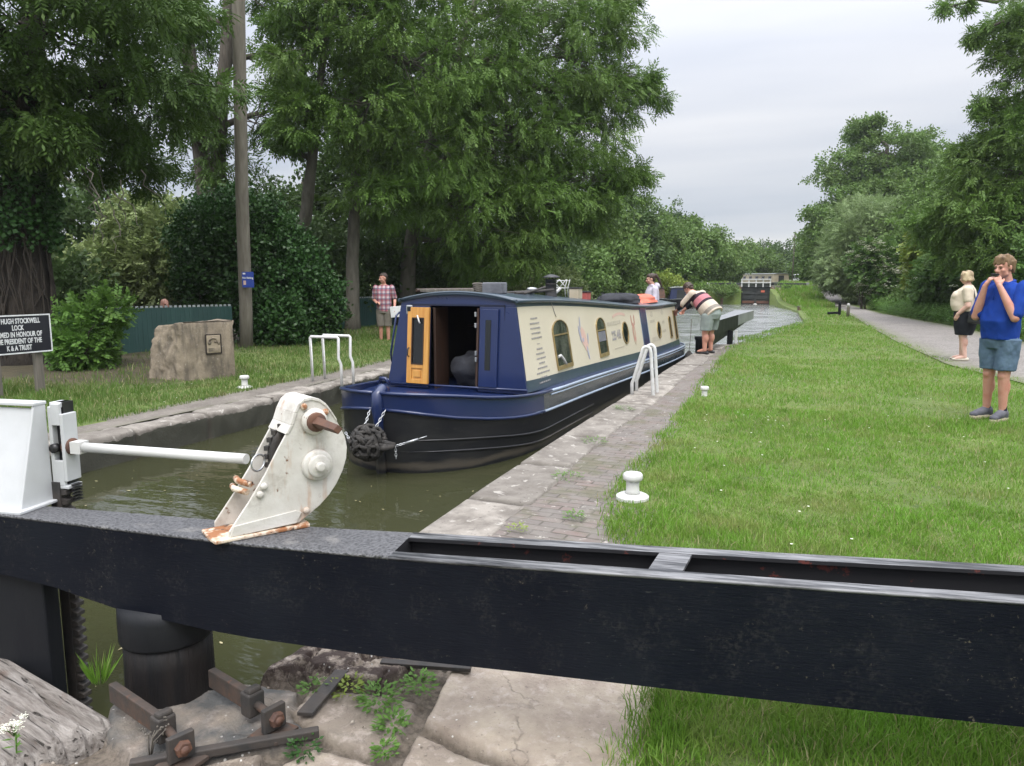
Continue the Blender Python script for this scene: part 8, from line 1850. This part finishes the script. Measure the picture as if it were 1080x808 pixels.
weed((-1.62, 2.10, -.01), 'small weed at the foot of the mossy stone by the anchor', 6, 50, .06, .05)
weed((-1.34, 2.47, .02), 'grassy weed under the beam behind the thin iron strip', 7, 60, .08, .06, 'grass', 'grass')
weed((-1.43, 1.79, -.01), 'dull green weed against the iron edging bar', 8, 50, .055, .05, mat='ivy')
weed((-2.42, 1.86, -.02), 'tuft of tall green grass growing beside the hanging rack', 9, 50, .12, .05, 'grass', 'grass')
weed((-1.30, 4.35, .0), 'small weed between bricks nearer the beam than the bollard', 10, 60, .06, .07)
weed((-1.62, 5.25, .0), 'weedy patch where coping meets brick beyond the bollard', 11, 80, .06, .12)
weed((-1.75, 6.5, .0), 'weedy patch on the coping midway to the arched rails', 12, 80, .06, .12)
weed((-1.55, 4.0, .0), 'yellow green weed in the brick joint just past the beam', 13, 50, .05, .06, mat='lime')
weed((-1.9, 8.3, .0), 'weeds on the coping just before the arched rails', 14, 80, .06, .12)
t = thing('cow_parsley', 'white flowered cow parsley stem at the lower left corner over the timber', 'plant', (-2.215, 1.40, .03), 0); t.scale = (.72, .72, .72)
m = MB(); rng_ = np.random.RandomState(4); ft = []
m.tube([(0, 0, -.05), (.01, 0, .06), (.0, .01, .12)], .0035, 6)
for k in range(7):
    a = rng_.uniform(0, 6.28); e = (.045 * math.cos(a), .045 * math.sin(a), .12 + rng_.uniform(.02, .06)); m.tube([(0, 0, .09), (e[0] * .5, e[1] * .5, e[2] - .02), e], .0018, 5); ft.append(e)
m.build('stalk', MT['nettle'], t); V = []
for e in ft:
    for q in range(34): o = np.array(e) + rng_.normal(0, .011, 3) * np.array([1, 1, .3]); a = rng_.uniform(0, 6.28); V.append(leaf_quad(.007, .007, o, np.array([math.cos(a), math.sin(a), .1]), np.array([0, 0, 1.])))
V = np.concatenate(V); np_mesh('blossom', V, quads(V), MT['flower'], t)
V = np.concatenate([leaf_quad(.05, .016, np.array([0, 0, .02 + .012 * k]), np.array([math.cos(k * 2.1), math.sin(k * 2.1), .3]), np.array([0, 0, 1.])) for k in range(8)]); np_mesh('leaves', V, quads(V), MT['nettle'], t)
t = thing('dry_plant', 'dry brown seeded stalks beside the front anchor strap', 'plant', (-1.86, 1.58, .0), 0)
m = MB()
for k in range(9):
    a = rng_.uniform(0, 6.28); e = (.05 * math.cos(a), .05 * math.sin(a), rng_.uniform(.05, .11)); m.tube([(0, 0, -.02), (e[0] * .3, e[1] * .3, e[2] * .6), e], .0016, 5)
    for q in range(5): m.sphere((e[0] + rng_.normal(0, .006), e[1] + rng_.normal(0, .006), e[2] + rng_.normal(0, .006)), .0035, 6, 4)
m.build('stalk', MT['post_wood'], t)
# clover heads and daisies scattered in the lawn
p = scatter([(-1.2, 2.4, 3.2, 8, 2.5), (-1.2, 2.4, 8, 14, 2), (-9, -6.9, 6, 12, 4)], 81); p = p[right_ok(p, 5) | (p[:, 0] < -7)]; V = []
for x, y in p:
    z = float(H(x, y)) + .05
    for q in range(5): a = q * 1.26; V.append(leaf_quad(.010, .008, np.array([x, y, z]), np.array([math.cos(a), math.sin(a), .15]), np.array([0, 0, 1.])))
V = np.concatenate(V); tag(np_mesh('daisies', V, quads(V), MT['flower']), 'tiny white daisies sprinkled through the lawn', 'flowers', kind='stuff')

# grit, crumbs of stone and leaf litter lying in the paving joints
def rubble():
    rng = np.random.RandomState(91); n = 420; y = rng.uniform(1.2, 2.75, n); x = XR(y) + .05 + rng.rand(n) * (-.45 - XR(y)); k = (fbm(x * 5, y * 5, 0, 3, 3) > -.03) & ((x < -1.05) | (rng.rand(n) < .12)); x, y = x[k], y[k]
    dirs = []; V = []; F = []
    base = np.array([[1, 0, 0], [-1, 0, 0], [0, 1, 0], [0, -1, 0], [0, 0, 1], [0, 0, -1.]]); tri = np.array([[0, 2, 4], [2, 1, 4], [1, 3, 4], [3, 0, 4], [2, 0, 5], [1, 2, 5], [3, 1, 5], [0, 3, 5]])
    for i in range(len(x)):
        s = .004 + .014 * rng.rand() ** 3; p = base * s * rng.uniform(.5, 1.3, (6, 3)) * np.array([1, 1, .6]); a = rng.uniform(0, 6.28); c_, s_ = math.cos(a), math.sin(a)
        p = p @ np.array([[c_, s_, 0], [-s_, c_, 0], [0, 0, 1]]); V.append(p + np.array([x[i], y[i], -.012])); F.append(tri + 6 * i)
    tag(np_mesh('rubble', np.concatenate(V), np.concatenate(F), MT['rubble']), 'small crumbs of stone scattered over the paving by the gate post', 'rubble', kind='stuff')
rubble()

def floating():
    rng = np.random.RandomState(97); V = []
    for i in range(260):
        y = rng.uniform(2.0, 9.0); x = rng.uniform(XL(y) + .1, XR(y) - .05); a = rng.uniform(0, 6.28); L = rng.uniform(.012, .045)
        if -4.8 < x < -2.4 and y > 5.6: continue
        V.append(leaf_quad(L, L * .4, np.array([x, y, WZ + .006]), np.array([math.cos(a), math.sin(a), .02]), np.array([0, 0, 1.])))
    V = np.concatenate(V); tag(np_mesh('floating_leaves', V, quads(V), MT['dry_leaf']), 'dry leaves and specks floating on the murky lock water', 'leaves', kind='stuff')
floating()
# ------------------------------------------------------------------ the air between us and the far trees
def haze():
    x0, x1, y0, y1, z0, z1 = -560, 560, -40, 720, -3.2, 45
    m = MB(); m.box(((x0 + x1) / 2, (y0 + y1) / 2, (z0 + z1) / 2), (x1 - x0, y1 - y0, z1 - z0)); t = NT('pale_haze'); t.n.remove(t.b)
    v = t.new('ShaderNodeVolumePrincipled'); v.inputs['Color'].default_value = (0.86, 0.90, 0.95, 1); v.inputs['Density'].default_value = HAZE; v.inputs['Anisotropy'].default_value = 0.2
    t.link(v.outputs[0], t.out.inputs['Volume']); o = m.build('haze', t.m); tag(o, 'thin pale summer haze softening the far trees', 'haze', kind='stuff')
HAZE = 0.0004
haze()
